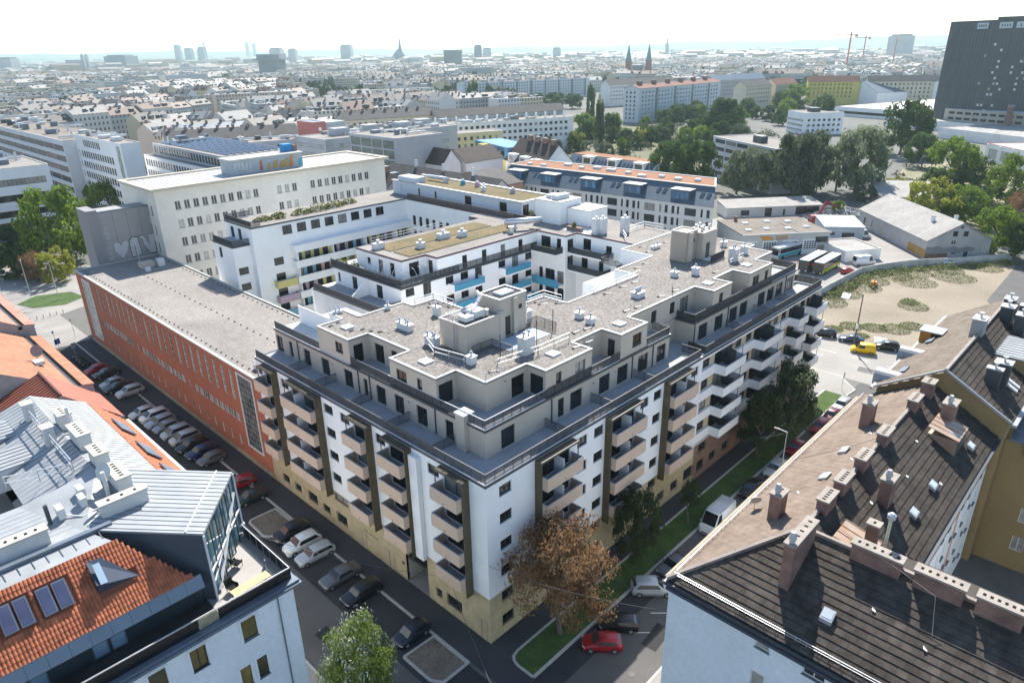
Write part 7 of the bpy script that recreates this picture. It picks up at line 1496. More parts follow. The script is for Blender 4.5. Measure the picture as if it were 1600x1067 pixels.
# ---------------------------------------------------------------- trees
def leafmat(name, c1, c2, rv=.12): return M(name, c1, .75, .1, .35, col2=c2, fine=.35, fscale=2.2, rv=rv, spec=.25, trans=.42)
LM = {'d': leafmat('leaf_dark', (0.046,0.085,0.025), (0.101,0.147,0.043)), 'k': leafmat('leaf_grey_dark', (0.062,0.085,0.043), (0.155,0.186,0.116)), 'w': leafmat('leaf_willow', (0.116,0.147,0.078), (0.248,0.279,0.171)), 'b': leafmat('leaf_bright', (0.093,0.163,0.023), (0.232,0.310,0.046)),
      'y': leafmat('leaf_yellowish', (0.186,0.217,0.031), (0.403,0.403,0.078)), 'a': leafmat('leaf_autumn', (.15,.085,.035), (.36,.22,.12)), 'p': leafmat('leaf_poplar', (0.054,0.093,0.028), (0.116,0.155,0.046)), 'f': leafmat('leaf_blossom', (0.109,0.171,0.031), (0.248,0.310,0.078)), 'n': leafmat('leaf_deep', (0.034,0.059,0.022), (0.078,0.101,0.039))}
bark = M('bark', (.12,.095,.075), .95, .25, 2, bump=.5, bscale=12)
def crown_mesh(kind, seed, n_cl, n_lf, leaf, shape):
    """leaf clumps spread through an uneven crown; unit size: height 1 from z=0, radius 1"""
    r = random.Random(seed); b = MB(); cl = []
    for _ in range(n_cl):
        a = r.random()*6.2832
        if shape == 'col': z = r.uniform(.04,1); R_ = .95*math.sin(math.pi*min(1,.12+z*.86))**.6; rr = R_*math.sqrt(r.random()); cs = .34
        elif shape == 'will': z = r.random()**.8; R_ = math.sqrt(max(.02,1-(z*1.15-.28)**2)); rr = R_*r.random()**.35; cs = .24
        else: z = r.random(); R_ = math.sqrt(max(.03,1-((z-.42)/.62)**2)); rr = R_*(r.random()**.4); cs = .26
        cl.append((rr*math.cos(a)*.9, rr*math.sin(a)*.9, z*.9+.04, cs*r.uniform(.6,1.15)))
    for x, y, z, s in cl:
        for _ in range(n_lf):
            d = Vector((r.gauss(0,1), r.gauss(0,1), r.gauss(0,1))).normalized(); t = r.random()**.45
            p = Vector((x,y,z))+Vector((d.x*s*t, d.y*s*t, d.z*s*t*.62))
            n = (d+Vector((r.gauss(0,.6),r.gauss(0,.6),r.gauss(.35,.5)))).normalized(); u = n.orthogonal().normalized(); u.rotate(Matrix.Rotation(r.random()*6.28, 3, n)); w = n.cross(u)
            l1 = leaf*r.uniform(.6,1.2); u = u*l1; w = w*l1*.6
            b.quad(p-u, p-w*.9+n*l1*.15, p+u, p+w*.9+n*l1*.15)
    return b.mesh('crown', LM[kind])
CR_ = {}
SPEC = {'d': (46,110,.06,'rnd'), 'k': (54,120,.05,'will'), 'w': (54,120,.048,'will'), 'b': (42,110,.058,'rnd'), 'y': (36,100,.06,'rnd'), 'a': (54,210,.026,'rnd'), 'p': (34,80,.085,'col'), 'f': (50,200,.032,'rnd'), 'n': (52,170,.036,'rnd')}
def crown(kind, v):
    if (kind, v) not in CR_:
        n, m, l, s = SPEC[kind]; CR_[(kind, v)] = crown_mesh(kind, hash((ord(kind[0]), v)) % 9999, n, m, l, s)
    return CR_[(kind, v)]
TK = {}
def trunk_mesh(v, multi):
    if (v, multi) in TK: return TK[(v, multi)]
    r = random.Random(100+v); b = MB()
    def limb(p, d, L, r0, depth):
        pts = [p]; rad = [r0]; q = Vector(p); dd = Vector(d)
        for k in range(3):
            dd = (dd+Vector((r.gauss(0,.14),r.gauss(0,.14),.06))).normalized(); q = q+dd*L/3; pts.append(tuple(q)); rad.append(r0*(1-.25*(k+1)))
        b.tube(pts, rad, 7 if depth == 0 else 5)
        if depth < 2:
            for _ in range(3 if depth == 0 else 2):
                a = r.random()*6.28; limb(pts[-1] if depth == 0 else pts[2], Vector((math.cos(a)*.7,math.sin(a)*.7,.75)).normalized(), L*.62, r0*.5, depth+1)
    limb((0,0,0), (0,0,1), .42, .028, 0)
    TK[(v, multi)] = b.mesh('trunk', bark); return TK[(v, multi)]
def tree(name, label, x, y, rad, h, kind, v=None, clear=.22, group=None, cat='tree', z=0):
    """trunk scaled to the tree's height; crown fills the rest"""
    v = rnd.randrange(3) if v is None else v
    t = thing(name, label, cat, (x,y,z), rnd.random()*6.28, group)
    new('trunk', trunk_mesh(v, 0), t, (0,0,0), 0, (h*.9,h*.9,h))
    new('crown', crown(kind, v), t, (0,0,h*clear), 0, (rad,rad,h*(1-clear)))
    return t
# street trees by the main building
tree('autumn_tree', 'large russet autumn tree on the verge at the block corner', 5.7, -4.1, 5.6, 13.4, 'a', 0, .27)
tree('street_tree', 'dense dark green tree behind the russet tree on the verge', 19.8, -3.4, 2.9, 9.4, 'n', 0, .2)
tree('sapling', 'thin young tree with pale stake on the verge beside the white van', 29.6, -4.4, 1.3, 6.4, 'n', 1, .45)
tree('street_tree', 'dark tree with slim trunk left of the two verge trees', 49.1, -3.9, 3.2, 10.2, 'n', 1, .3)
tree('street_tree', 'broad dark tree with grey leaf tips near the far building corner', 57.5, -4.3, 4.1, 12.2, 'k', 2, .22)
tree('blossom_tree', 'leafy tree with pale flower tips at the bottom edge of the street', -12.9, 2.6, 3.4, 10.6, 'f', 0, .25)
o = crown_mesh('f', 77, 60, 22, .03, 'rnd'); o.materials.clear(); o.materials.append(M('pale_blossom', (.55,.55,.42), .8, .1, 2)); tt = [q for q in bpy.data.objects if q.name.startswith('blossom_tree')][0]; new('blossom', o, tt, (0,0,10.6*.27), 1, (3.45,3.45,10.6*.745))
TL = [(215.3,116.1,8.5,19,'d'),(225.9,107.5,8.5,19,'d'),(225.7,90.3,7,17,'w'),(224.1,82,8,18,'w'),(228.1,69.3,10.5,24,'k'),(246.9,70.5,10,23,'k'),(251.7,54.2,12,25,'w'),(253.6,62.2,8,19,'w'),(375.6,75.3,14,27,'d'),(337.8,54.2,9,15,'d'),(292.1,32.2,10,19,'b'),(301.4,25.1,7,12,'d'),(267.4,6.6,9,17,'b'),(222.1,21.4,8,14,'y'),(223.7,12.4,7.5,12,'b'),(218.6,15.8,6.5,10,'y'),(191,-4.2,6.5,13,'b'),(190,-12.5,7,12,'d'),(235.7,-1.9,6,10,'a'),(267.4,45.2,4,6,'y'),(222,3.6,5,7,'d'),(283.3,25.5,6,8,'d'),(277.3,33,7,9,'d'),(240,10,5,7,'d'),(252,20,5,6,'k'),(236,26,4,5,'d'),(205,-6,5,8,'d'),(262,-8,6,9,'b'),(212,46,2.6,5,'b'),(243,48,4,6,'w'),
 (318.8,228.8,3.4,26,'p'),(428,320.8,4.2,27,'p'),(287.6,221.8,6,10,'y'),(339.5,257.2,9,15,'b'),(330.8,228.5,6,9,'d'),(321.5,209.8,6.5,10,'d'),(333.2,204.1,6.5,10,'d'),(352,206,6,9,'d'),(367.5,212.4,6.5,10,'d'),(394.8,186.5,13,23,'d'),(384.7,194.6,9,14,'d'),(410,200,9,15,'d'),(642.3,247.1,14,20,'b'),(463.3,148.5,5.5,21,'p'),(477.8,514.6,5,22,'p'),(492.5,523.5,5,25,'p'),(417.3,494.4,11,13,'d'),(453.8,522.1,8,14,'d'),(490.1,434.5,14,15,'d'),(524.1,439.3,12,14,'d'),(520.8,414.3,10,14,'d'),(391.4,459.9,15,11,'y'),(412.5,1023.5,18,15,'d'),(410.9,968.2,18,14,'d'),(445.5,963,16,13,'d'),(470.1,917.8,16,13,'d'),(473.6,855.2,14,12,'d'),(477,660.8,14,13,'d'),(498.9,665.2,12,12,'d'),(466.7,263.4,10,13,'d'),(497,266.9,9,13,'d'),(438.7,260.2,8,11,'d'),(480,255,8,12,'k'),
 (14.3,186.4,10,21,'b'),(43.4,235.4,8,14,'b'),(1.2,180.5,4.5,8,'d'),(3.9,173.2,4,8,'a'),(7.5,169,4.5,9,'y'),(-2.1,190,5,9,'d'),(6.9,206,5,9,'d'),(46.1,257.3,6,12,'b')]
WHERE = lambda x, y: ('at the tram plaza on the left' if x < 60 else ('in the scrub beside the warehouse' if y < 50 and x < 330 else ('behind the depot sheds' if x < 260 and y < 125 else ('along the railway right of centre' if x > 260 and y < 330 else 'before the long pale slabs'))))
KN = {'d': 'dark green round tree', 'k': 'dark grey green willow', 'w': 'pale grey green willow', 'b': 'bright green tree', 'y': 'yellowish green tree', 'a': 'rusty autumn tree', 'p': 'tall narrow poplar'}
for k, (x, y, r, h, kd) in enumerate(TL):
    nm = {'w': 'willow_tree', 'k': 'willow_tree', 'p': 'poplar_tree', 'a': 'autumn_tree'}.get(kd, 'broadleaf_tree')
    size = 'large' if h > 17 else ('small' if h < 9.5 else 'mid sized')
    tree(nm, f'{size} {KN[kd]} {WHERE(x, y)}', x, y, r, h, kd, k % 3, .04 if kd == 'p' else (.08 if h < 10 else .14), f'trees {WHERE(x, y)}')
rt = random.Random(31)
for k in range(26):
    x, y = rt.uniform(440,640), rt.uniform(175,258); kd = rt.choice('ddbk'); h = rt.uniform(8,14)
    if math.hypot(x-450,y-165) > 32 and (y > 205 or x < 560): tree({'k': 'willow_tree'}.get(kd, 'broadleaf_tree'), f'{"small" if h < 9.5 else "mid sized"} {KN[kd]} along the road before the cream houses', x, y, h*.55, h, kd, k % 3, .08, 'trees along the road before the cream houses')
for k in range(46):
    x, y = rt.uniform(262,425), rt.uniform(128,275)
    if (y-128) < (x-300)*.25 or abs(x-432) < 30 and abs(y-160) < 30 or (x > 385 and y > 268) or (abs(x-262) < 40 and y < 140): continue
    kd = rt.choice('ddkbwyd'); h = rt.uniform(6,13); tree({'w': 'willow_tree', 'k': 'willow_tree'}.get(kd, 'broadleaf_tree'), f'{"small" if h < 9.5 else "mid sized"} {KN[kd]} along the railway right of centre', x, y, h*rt.uniform(.45,.6), h, kd, k % 3, .06, 'trees along the railway right of centre')
# scrub and weeds: uncountable low growth
b = MB(); rg = random.Random(9)
def scrub(x, y, rad, h, n, leaf):
    for _ in range(n):
        a, t_ = rg.random()*6.28, math.sqrt(rg.random()); p = Vector((x+rad*t_*math.cos(a), y+rad*t_*math.sin(a), h*(1-t_*t_)*rg.random()+.1)); nn = Vector((rg.gauss(0,.7),rg.gauss(0,.7),1)).normalized(); u = nn.orthogonal().normalized()*leaf*rg.uniform(.5,1.2); w = nn.cross(u)*.7; b.quad(p-u,p-w,p+u,p+w)
for x, y, r, h in ((131,-1,3.2,1.3),(133.5,.5,2,1),(114,-2.4,3,1),(112,1,2.6,.7),(110,4.8,2.5,.6),(118,-4.5,2.5,.8),(137.6,11.7,4,1.6),(144,11.5,3.5,1.3),(130,13.5,4,1.0),(122,14,4,.8),(152,9,4,1.3),(158,6,4,1.2),(166,1,4,1.1),(174,-6,4,1.2),(150,4,5,.5),(160,-2,5,.5),(106,7,2,.5),(106,1.5,1.6,.4)): scrub(x, y, r, h, int(330*r), .13)
for (x0,y0), (x1,y1) in zip(wpts[1:], wpts[2:]):
    n_ = int(math.hypot(x1-x0,y1-y0)/2.2)
    for k in range(n_): scrub(x0+(x1-x0)*k/n_-1.2+rg.uniform(-.8,.8), y0+(y1-y0)*k/n_-1.8+rg.uniform(-.8,.5), rg.uniform(1.2,2.6), rg.uniform(.6,2.0), 420, .17)
b.build('weeds', M('weed_green', (.10,.145,.03), .9, .1, .5, col2=(.22,.22,.08), fine=.3, fscale=2), label='weeds and brambles growing over the waste lot edges', cat='weeds', kind='stuff')
b = MB()
for k in range(150):
    x = rg.uniform(200,420); y = rg.uniform(-45,60)
    if y > 18+(x-200)*.2 and x < 262: continue
    scrub(x, y, rg.uniform(2.5,6), rg.uniform(1,3.2), 70, .55)
for k in range(170): scrub(rg.uniform(265,430), rg.uniform(130,275), rg.uniform(3,6), rg.uniform(2,4.5), 70, .6)
b.build('railway_scrub', M('scrub_green', (.055,.08,.022), .9, .1, .08, col2=(.15,.155,.08), fine=.35, fscale=1.2), label='low bushes covering the railway land at right', cat='bushes', kind='stuff')
# roof terrace planting on the white housing
b = MB()
for x, y, r, h, z in ((27,89,2.2,.8,24.6),(31,90.5,1.6,.7,24.6),(35,88.4,2.4,1.2,24.6),(39,88.8,2.8,1.6,24.6),(43,89.3,2.6,1.4,24.6),(47,90,2.0,1.1,24.6),(30,88,1.2,.5,24.6),(64,49.8,1.6,1.6,24.6),(66.5,50.3,1.5,1.3,24.6),(59,38,.5,1,25.3),(54,40,1.2,.9,21.6),(54.4,38.4,1,.8,21.6),(25.6,57,.9,1.2,21.6),(25.5,60,.9,.9,21.6),(62,51,1,1.2,24.7),(40,66,2,2.6,0),(24,72,1.6,3.6,0)):
    for _ in range(int(120*r)):
        a, t_ = rg.random()*6.28, math.sqrt(rg.random()); p = Vector((x+r*t_*math.cos(a), y+r*t_*math.sin(a)*.6, z+h*(1-t_*t_)*rg.random()+.1)); nn = Vector((rg.gauss(0,.7),rg.gauss(0,.7),1)).normalized(); u = nn.orthogonal().normalized()*.2; w = nn.cross(u)*.7; b.quad(p-u,p-w,p+u,p+w)
b.build('roof_planting', M('terrace_green', (.07,.11,.02), .9, .1, .8, col2=(.25,.24,.06), fine=.3, fscale=3), label='planted beds and shrubs on the white housing roof terraces', cat='plants', kind='stuff')
# ---------------------------------------------------------------- vehicles
cgl = M('car_glass', (.015,.018,.022), .06, .2, 1, spec=.8); hlm = M('headlamp', (.65,.67,.68), .15, .05, 3); tlm = M('tail_lamp', (.30,.01,.012), .25, .05, 3); plm = M('number_plate', (.7,.7,.68), .6); trimm = M('black_trim', (.02,.02,.021), .6)
def paint(c): 
    n = 'paint_%d_%d_%d' % tuple(int(x*100) for x in c); return M(n, c, .28, .06, 2, spec=.6, metal=.15)
CM = {}
def car_parts(kind):
    """meshes of one car type, front towards +x, centred, wheels on z=0"""
    if kind in CM: return CM[kind]
    #        L    W   H   shoulder cowl  roof_f roof_r tail  hood bonnetfront
    S = {'hatch': (3.95,1.70,1.46,.92,.95,.30,-1.35,-1.80,.88), 'sedan': (4.70,1.82,1.44,.93,1.00,.30,-1.05,-1.75,.90), 'estate': (4.65,1.82,1.48,.94,1.05,.38,-1.75,-2.15,.90), 'suv': (4.55,1.86,1.68,1.06,1.10,.45,-1.60,-2.08,1.02), 'mpv': (4.50,1.80,1.66,.98,1.40,.55,-1.75,-2.10,.98), 'van': (4.40,1.80,1.82,1.02,1.35,.60,-2.00,-2.15,1.0), 'bigvan': (5.90,2.05,2.60,1.15,2.25,1.45,-2.75,-2.92,1.12)}[kind]
    L, W, H, zs, xc, xf, xr, xt, zh = S; hl, hw = L/2, W/2; wt = hw*.78 if kind not in ('van','bigvan') else hw*.9
    st = [(hl,.36,.58,.60,hw*.62,hw*.60),(hl-.06,.22,.66,.70,hw*.80,hw*.72),(hl-.35,.18,zh-.14,zh-.10,hw*.96,hw*.82),((hl+xc)/2,.18,zh-.05,zh,hw,hw*.86),(xc,.18,zs-.02,zs+.03,hw,hw*.86),(xf,.18,zs,H-.03,hw,wt),((xf+xr)/2,.18,zs+.02,H,hw,wt),(xr,.18,zs+.02,H-.05,hw,wt*.97)]
    if kind == 'sedan': st += [(xt,.18,zs+.02,zs+.07,hw,hw*.84),(-hl+.12,.24,zs-.04,zs+.04,hw*.94,hw*.8),(-hl,.40,zs-.20,zs-.16,hw*.82,hw*.7)]
    else: st += [(xt,.2,zs+.02,zs+.10,hw*.98,hw*.84),(-hl+.06,.28,zs-.12,zs-.04,hw*.92,hw*.8),(-hl,.42,zs-.24,zs-.2,hw*.84,hw*.74)]
    b = MB(); rings = []
    for x, zb, zm, zt, w, w2 in st:
        i = len(b.v); b.v += [(x,-w*.94,zb),(x,-w,(zb+zm)/2),(x,-w*.98,zm),(x,-w2,zt),(x,-w2*.5,zt+.025),(x,w2*.5,zt+.025),(x,w2,zt),(x,w*.98,zm),(x,w,(zb+zm)/2),(x,w*.94,zb)]; rings.append(i)
    for i, j in zip(rings, rings[1:]):
        for a in range(9): b.f.append((i+a,i+a+1,j+a+1,j+a)); b.m.append(0)
        b.f.append((i+9,i,j,j+9)); b.m.append(0)
    b.f.append(tuple(rings[0]+a for a in range(10))[::-1]); b.m.append(0); b.f.append(tuple(rings[-1]+a for a in range(10))); b.m.append(0)
    out = {'body': b}
    e = .012
    g = MB(); g.quad((xc-.02,-hw*.82,zs+.07+e),(xf+.05,-wt*.92,H-.06+e),(xf+.05,wt*.92,H-.06+e),(xc-.02,hw*.82,zs+.07+e)); g.v = [(x+.02,y,z+.015) for x,y,z in g.v]; out['windscreen'] = g
    g = MB()
    if kind == 'sedan': g.quad((xr-.05,-wt*.88,H-.08+e),(xt+.1,-hw*.78,zs+.12+e),(xt+.1,hw*.78,zs+.12+e),(xr-.05,wt*.88,H-.08+e)); g.v = [(x-.01,y,z+.02) for x,y,z in g.v]
    else: g.quad((xr-.06,-wt*.86,H-.16),(xt-.0,-hw*.78,zs+.16),(xt-.0,hw*.78,zs+.16),(xr-.06,wt*.86,H-.16)); g.v = [(x-.03,y,z+.02) for x,y,z in g.v]
    out['rear_window'] = g
    for sg in (-1, 1):
        g = MB(); xe = xr+.15 if kind in ('bigvan','van') else xr+.02
        x_end = {'bigvan': xf-.7, 'van': xf-.85}.get(kind, xr+.1)
        def yy(z): t = (z-zs)/(H-zs); return sg*((hw*.985)*(1-t)+wt*1.0*t+.012)
        za, zb_ = zs+.07, H-.12
        pts = [(xc-.28,yy(za),za),(xf-.02,yy(zb_),zb_),(x_end,yy(zb_),zb_),(x_end-(0 if kind in ('bigvan','van') else .32),yy(za),za)]
        g.poly(pts if sg < 0 else pts[::-1]); out['side_window%d' % sg] = g
    for sg in (-1, 1):
        out['headlight%d' % sg] = MB().obox((hl-.17,sg*hw*.68,zh-.25), (.10,-sg*.09,.02), (0,.17,0), (.02,0,.07)); out['taillight%d' % sg] = MB().obox((-hl+.07,sg*hw*.74,zs-.12), (.05,0,0), (0,.12,0), (.01,0,.12))
        out['mirror%d' % sg] = MB().obox((xc-.35,sg*(hw+.1),zs+.1), (.07,0,0), (0,.1,0), (0,0,.07))
    out['grille'] = MB().box(hl-.02,-hw*.42,.40, hl+.012,hw*.42,.56); out['plate'] = MB().box(-hl-.012,-.26,.55, -hl+.01,.26,.67)
    ty = MB().tube([(0,-.11,0),(0,-.1,0),(0,.1,0),(0,.11,0)], [.28,.325,.325,.28], 16); rm = MB().tube([(0,-.118,0),(0,.118,0)], .2, 10)
    out['_wheels'] = [(sx, sy) for sx in (hl-.83, -hl+.80) for sy in (-hw+.09, hw-.09)]; out['_ws'] = 1.05 if kind in ('suv','bigvan') else 1
    CM[kind] = ({k: v for k, v in out.items() if not k.startswith('_')}, out['_wheels'], out['_ws'], ty.mesh('tyre', rubber), rm.mesh('rim', rimm)); return CM[kind]
MESHC = {}
def car(kind, col, x, y, rz, label, group='parked cars', name=None, cat='car'):
    parts, wheels, ws, ty, rm = car_parts(kind)
    t = thing(name or {'van': 'delivery_van', 'bigvan': 'delivery_van'}.get(kind, 'parked_car'), label, cat, (x,y,.015), rz, group)
    for k, mb in parts.items():
        base = k.rstrip('-1'); m = paint(col) if base in ('body', 'mirror') else (cgl if 'wind' in base else (hlm if base == 'headlight' else (tlm if base == 'taillight' else (plm if base == 'plate' else trimm))))
        key = (kind, k, m.name)
        if key not in MESHC: MESHC[key] = mb.mesh(base, m, base == 'body')
        new({'windscreen': 'windscreen', 'plate': 'number_plate'}.get(base, base), MESHC[key], t)
    for sx, sy in wheels:
        w = new('wheel', ty, t, (sx,sy,.325*ws), 0, ws); new('rim', rm, w)
    return t
BLK, WHT, SIL, GRY, NVY, RED, DRK, SBL = (.012,.012,.014), (.72,.72,.70), (.42,.44,.46), (.11,.115,.125), (.01,.018,.07), (.32,.012,.02), (.03,.032,.036), (.30,.37,.42)
G1 = 'cars parked beside the new block'; G2 = 'cars parked along the red office'; G3 = 'cars parked along the verge'
PI_ = math.pi
for k, c, x, y, a, l in (('suv',BLK,-4.8,29.7,178,'black car parked left of the white one by the tree pit'),('suv',WHT,-5.0,26.8,177,'white suv parked beside the silver estate'),('estate',SIL,-4.9,24.1,176,'silver estate car with dark roof glass parked beside the white suv'),('sedan',GRY,-5.0,18.8,177,'dark grey saloon parked beyond the gap from the silver estate'),('estate',BLK,-4.9,14.9,178,'black estate car right of the dark grey saloon'),('hatch',(.01,.014,.03),-4.8,6.5,180,'dark blue black car next to the near tree pit'),('hatch',(.02,.028,.025),-4.6,40.2,176,'dark hatchback parked before the white doorway'),('hatch',RED,-3.9,44.4,172,'red car half hidden at the red office corner')):
    car(k, c, x, y, R(a), l, G1)
for k, c, x, y, a, l in (('hatch',RED,-5.0,99.7,183,'bright red car at the far end of the office row'),('sedan',DRK,-4.4,96.6,182,'black car beside the bright red one'),('hatch',SBL,-4.9,91.2,182,'grey blue car first in the middle group'),('sedan',BLK,-4.5,88.4,182,'black car between grey blue and silver cars'),('suv',SIL,-4.1,85.0,183,'silver suv last of the middle group'),('hatch',(.55,.56,.55),-5.3,75.6,184,'pale grey hatchback leading the long group'),('mpv',WHT,-4.5,72.8,184,'white people carrier second in the long group'),('estate',SBL,-4.7,70.1,183,'silver blue estate third in the long group'),('hatch',(.22,.26,.29),-4.4,67.7,183,'blue grey hatchback fourth in the long group'),('mpv',(.36,.42,.45),-4.7,64.9,183,'pale blue carrier in the middle of the long group'),('mpv',SIL,-4.0,62.1,183,'silver people carrier left of the black car'),('estate',BLK,-4.2,59.1,183,'black estate in the long office row'),('estate',NVY,-4.3,56.3,183,'dark blue estate second to last in the row'),('hatch',GRY,-4.2,53.4,183,'dark grey hatchback last in the office row')):
    car(k, c, x+rnd.uniform(-.35,.35), y+rnd.uniform(-.2,.2), R(a+rnd.uniform(-3,3)), l, G2)
for k, c, x, y, a, l in (('hatch',RED,7.2,-8.2,131,'small red hatchback at an angle beside the verge'),('hatch',BLK,10.3,-7.9,131,'black hatchback between red car and silver suv'),('suv',SIL,16.9,-7.6,-48,'silver suv with glass roof parked nose out'),('sedan',GRY,21.6,-7.4,175,'dark car behind the silver suv'),('bigvan',(.74,.74,.73),32.0,-7.0,180,'white high roof van with roof rack beside the verge'),('sedan',BLK,41.2,-7.0,180,'black saloon parked beyond the white van'),('estate',SIL,47.8,-7.2,180,'silver estate in the right street row'),('hatch',(.25,.015,.02),54.8,-7.0,180,'dark red hatchback under the street lamp'),('estate',(.27,.02,.03),63.4,-7.2,180,'wine red estate car'),('hatch',(.12,.02,.025),68,-7.1,180,'dark maroon car before the grey estate'),('estate',(.30,.31,.33),72.6,-7.0,180,'grey estate car at the head of the right row')):
    o = car(k, c, x, y, R(a), l, G3)
    if k == 'bigvan':
        b = MB()
        for q in range(8): b.box(-2.6+q*.5,-.85,2.64, -2.55+q*.5,.85,2.68)
        b.box(-2.6,-.88,2.6, 1.1,-.84,2.72); b.box(-2.6,.84,2.6, 1.1,.88,2.72); b.build('roof_rack', steel, o)
car('van',(.75,.47,.005),97.8,-1.6,R(109),'bright yellow delivery van driving on the crossing street', 'traffic on the crossing street', 'delivery_van', 'van')
car('suv',(.02,.022,.02),102.3,-4.4,R(112),'black suv beside the yellow van', 'traffic on the crossing street'); car('sedan',(.02,.03,.07),101.6,1.9,R(105),'dark blue saloon by the utility pole', 'traffic on the crossing street'); car('suv',BLK,101.2,7.0,R(108),'black car at the end of the white balconies', 'traffic on the crossing street')
car('bigvan',(.74,.74,.73),157.4,18.6,R(-37),'white van parked by the low annex in the depot', 'vans in the depot', None, 'van'); car('bigvan',(.72,.72,.71),185.8,29.3,R(-62),'white van parked against the grey warehouse', 'vans in the depot', None, 'van')
car('hatch',(.4,.02,.03),147.3,19.2,R(-20),'red car parked beside the coaches', 'cars in the depot'); car('sedan',BLK,184,-1.2,R(-40),'black car in front of the painted gable', 'cars in the depot'); car('sedan',(.6,.6,.6),172,2.2,R(-35),'pale car roof behind the boundary wall', 'cars in the depot'); car('estate',DRK,189.6,.2,R(-30),'dark car right of the warehouse door', 'cars in the depot')
for k, (x, y, c) in enumerate(((400,178,WHT),(406,184,SIL),(412,172,BLK),(418,180,WHT),(394,170,GRY),(420,165,SIL),(388,178,WHT),(470,120,NVY),(478,116,WHT))): car('estate', c, x, y, R(-30+k*3), 'car in the small parking area by the white office cube' if k < 7 else ('blue car beside the market wing','white car beside the market wing')[k-7], 'far parked cars')
# coaches
def coach(x, y, rz, label, body, stripe):
    t = thing('coach', label, 'bus', (x,y,0), rz, 'coaches in the depot'); bm_ = paint(body)
    b = MB(); b.box(-6,-1.25,.45, 6,1.25,3.3); b.build('body', bm_, t); b = MB(); b.box(-5.9,-1.2,3.3, 5.8,1.2,3.5); b.build('roof', M('coach_roof', (.66,.67,.68), .5, .05, 1), t); MB().box(-1.5,-.8,3.5, 2.2,.8,3.72).build('roof_unit', MATS['coach_roof'], t)
    for sg in (-1, 1):
        MB().box(-5.7,sg*1.255-.01,1.75, 5.2,sg*1.255+.01,2.95).build('window_band', cgl, t); MB().box(-5.9,sg*1.256-.012,.6, 5.9,sg*1.256+.012,1.5).build('side_stripe', paint(stripe), t)
        for k in range(6): MB().box(-4+k*1.6,sg*1.27-.01,1.75, -3.94+k*1.6,sg*1.27+.01,2.95).build('window_bar', trimm, t)
        for xw in (-3.6,3.9): MB().tube([(xw,sg*1.15-.14,.5),(xw,sg*1.15+.14,.5)], .5, 16).build('wheel', rubber, t)
        MB().obox((6.05,sg*1.45,2.6), (.08,0,0), (0,.1,0), (0,0,.3)).build('mirror', paint((.4,.02,.02)), t)
    MB().box(5.99,-1.15,1.3, 6.03,1.15,3.1).build('windscreen', cgl, t); MB().box(5.99,-1.0,.6, 6.04,-.6,.85).build('headlight', hlm, t); MB().box(5.99,.6,.6, 6.04,1.0,.85).build('headlight', hlm, t)
coach(145.9,24.0,R(180),'black coach with lime green stripe nearest the boundary wall', (.03,.03,.035), (.45,.50,.02)); coach(145.6,27.6,R(180),'dark coach with white roof in the middle of the three', (.04,.04,.045), (.08,.09,.1)); coach(152.6,37.2,R(168),'white coach with turquoise rear beside the garage doors', (.6,.62,.63), (.05,.42,.42))
# ---------------------------------------------------------------- street furniture
def lamp_post(x, y, h, label, rz=0, cat='lamp', arm=1.2):
    t = thing('street_lamp', label, cat, (x,y,0), rz, 'street lamps'); MB().tube([(0,0,0),(0,0,h)], [.09,.05], 8).build('post', steel, t); MB().bar((0,0,h),(arm,0,h+.1),.035).build('arm', steel, t); MB().box(arm-.1,-.15,h-.02, arm+.5,.15,h+.12).build('lamp_head', concr, t); return t
lamp_post(44.5,-9.2,8.5,'slim grey lamp post between the parked cars and the tenement eaves', R(90))
up = thing('utility_pole', 'tall dark wooden pole at the edge of the waste lot', 'pole', (98.2,.3,0)); MB().tube([(0,0,0),(.5,.1,10.9)], [.14,.09], 10).build('pole', M('pole_wood', (.09,.08,.08), .9), up); MB().box(-.25,-.2,4.2, .0,.2,5.2).build('box', steel, up)
def sign(x, y, h, label, shape, col, rz=R(225), w=.6):
    t = thing('road_sign', label, 'sign', (x,y,0), rz, 'road signs'); MB().tube([(0,0,0),(0,0,h)], .04, 8).build('post', steel, t)
    b = MB(); 
    if shape == 'disc': b.tube([(0,-.05,h-.1),(0,-.08,h-.1)], w/2, 16)
    else: b.box(-w/2,-.09,h-1.0, w/2,-.05,h+.1)
    b.build('plate', M('sign_'+'_'.join(str(int(c*100)) for c in col), col, .5), t); return t
sb = sign(-7.0,113.6,3.4,'blue road sign with white arrow at the tram plaza corner','box',(.02,.10,.42), R(200), 1.1)
MB().box(-.06,-.11,2.6, .06,-.092,3.2).build('arrow_stem', M('sign_white', (.8,.8,.8), .5), sb); flatshape([(-.22,3.05),(0,3.4),(.22,3.05)], -.105, MATS['sign_white'], 'arrow_head', sb, .012)
sign(-6.2,119.5,3.2,'small blue disc sign beyond the blue arrow sign','disc',(.02,.12,.5)); sign(-2.2,121.5,4.2,'thin signal post at the tram plaza crossing','disc',(.05,.05,.05), w=.4); sign(-5.2,110.8,2.8,'grey backed pair of signs at the end of the office street','box',(.35,.35,.36), R(20), .9); sign(79,-4.6,3.4,'grey backed sign on the rounded pavement by the crossing street','box',(.4,.4,.41), R(30), .8)
for k, (x, y) in enumerate(((-8,150),(-14,158),(-1,160),(3,152))): lamp_post(x, y, 9 if k != 1 else 7, ('tall lamp post beside the plaza trees','short lamp post left on the tram plaza','lamp post behind the plaza island','grey lamp post right of the plaza island')[k], R(40*k))
bo = MB().tube([(0,0,0),(0,0,.9)], .09, 8).mesh('bollard', kerbm)
for k in range(12): new('bollard', bo, None, (-14+k*1.35,139.2+.15*k,.014), 0, None, 'pale stone bollard in the row along the tram plaza', 'bollard', 'bollards along the tram plaza')
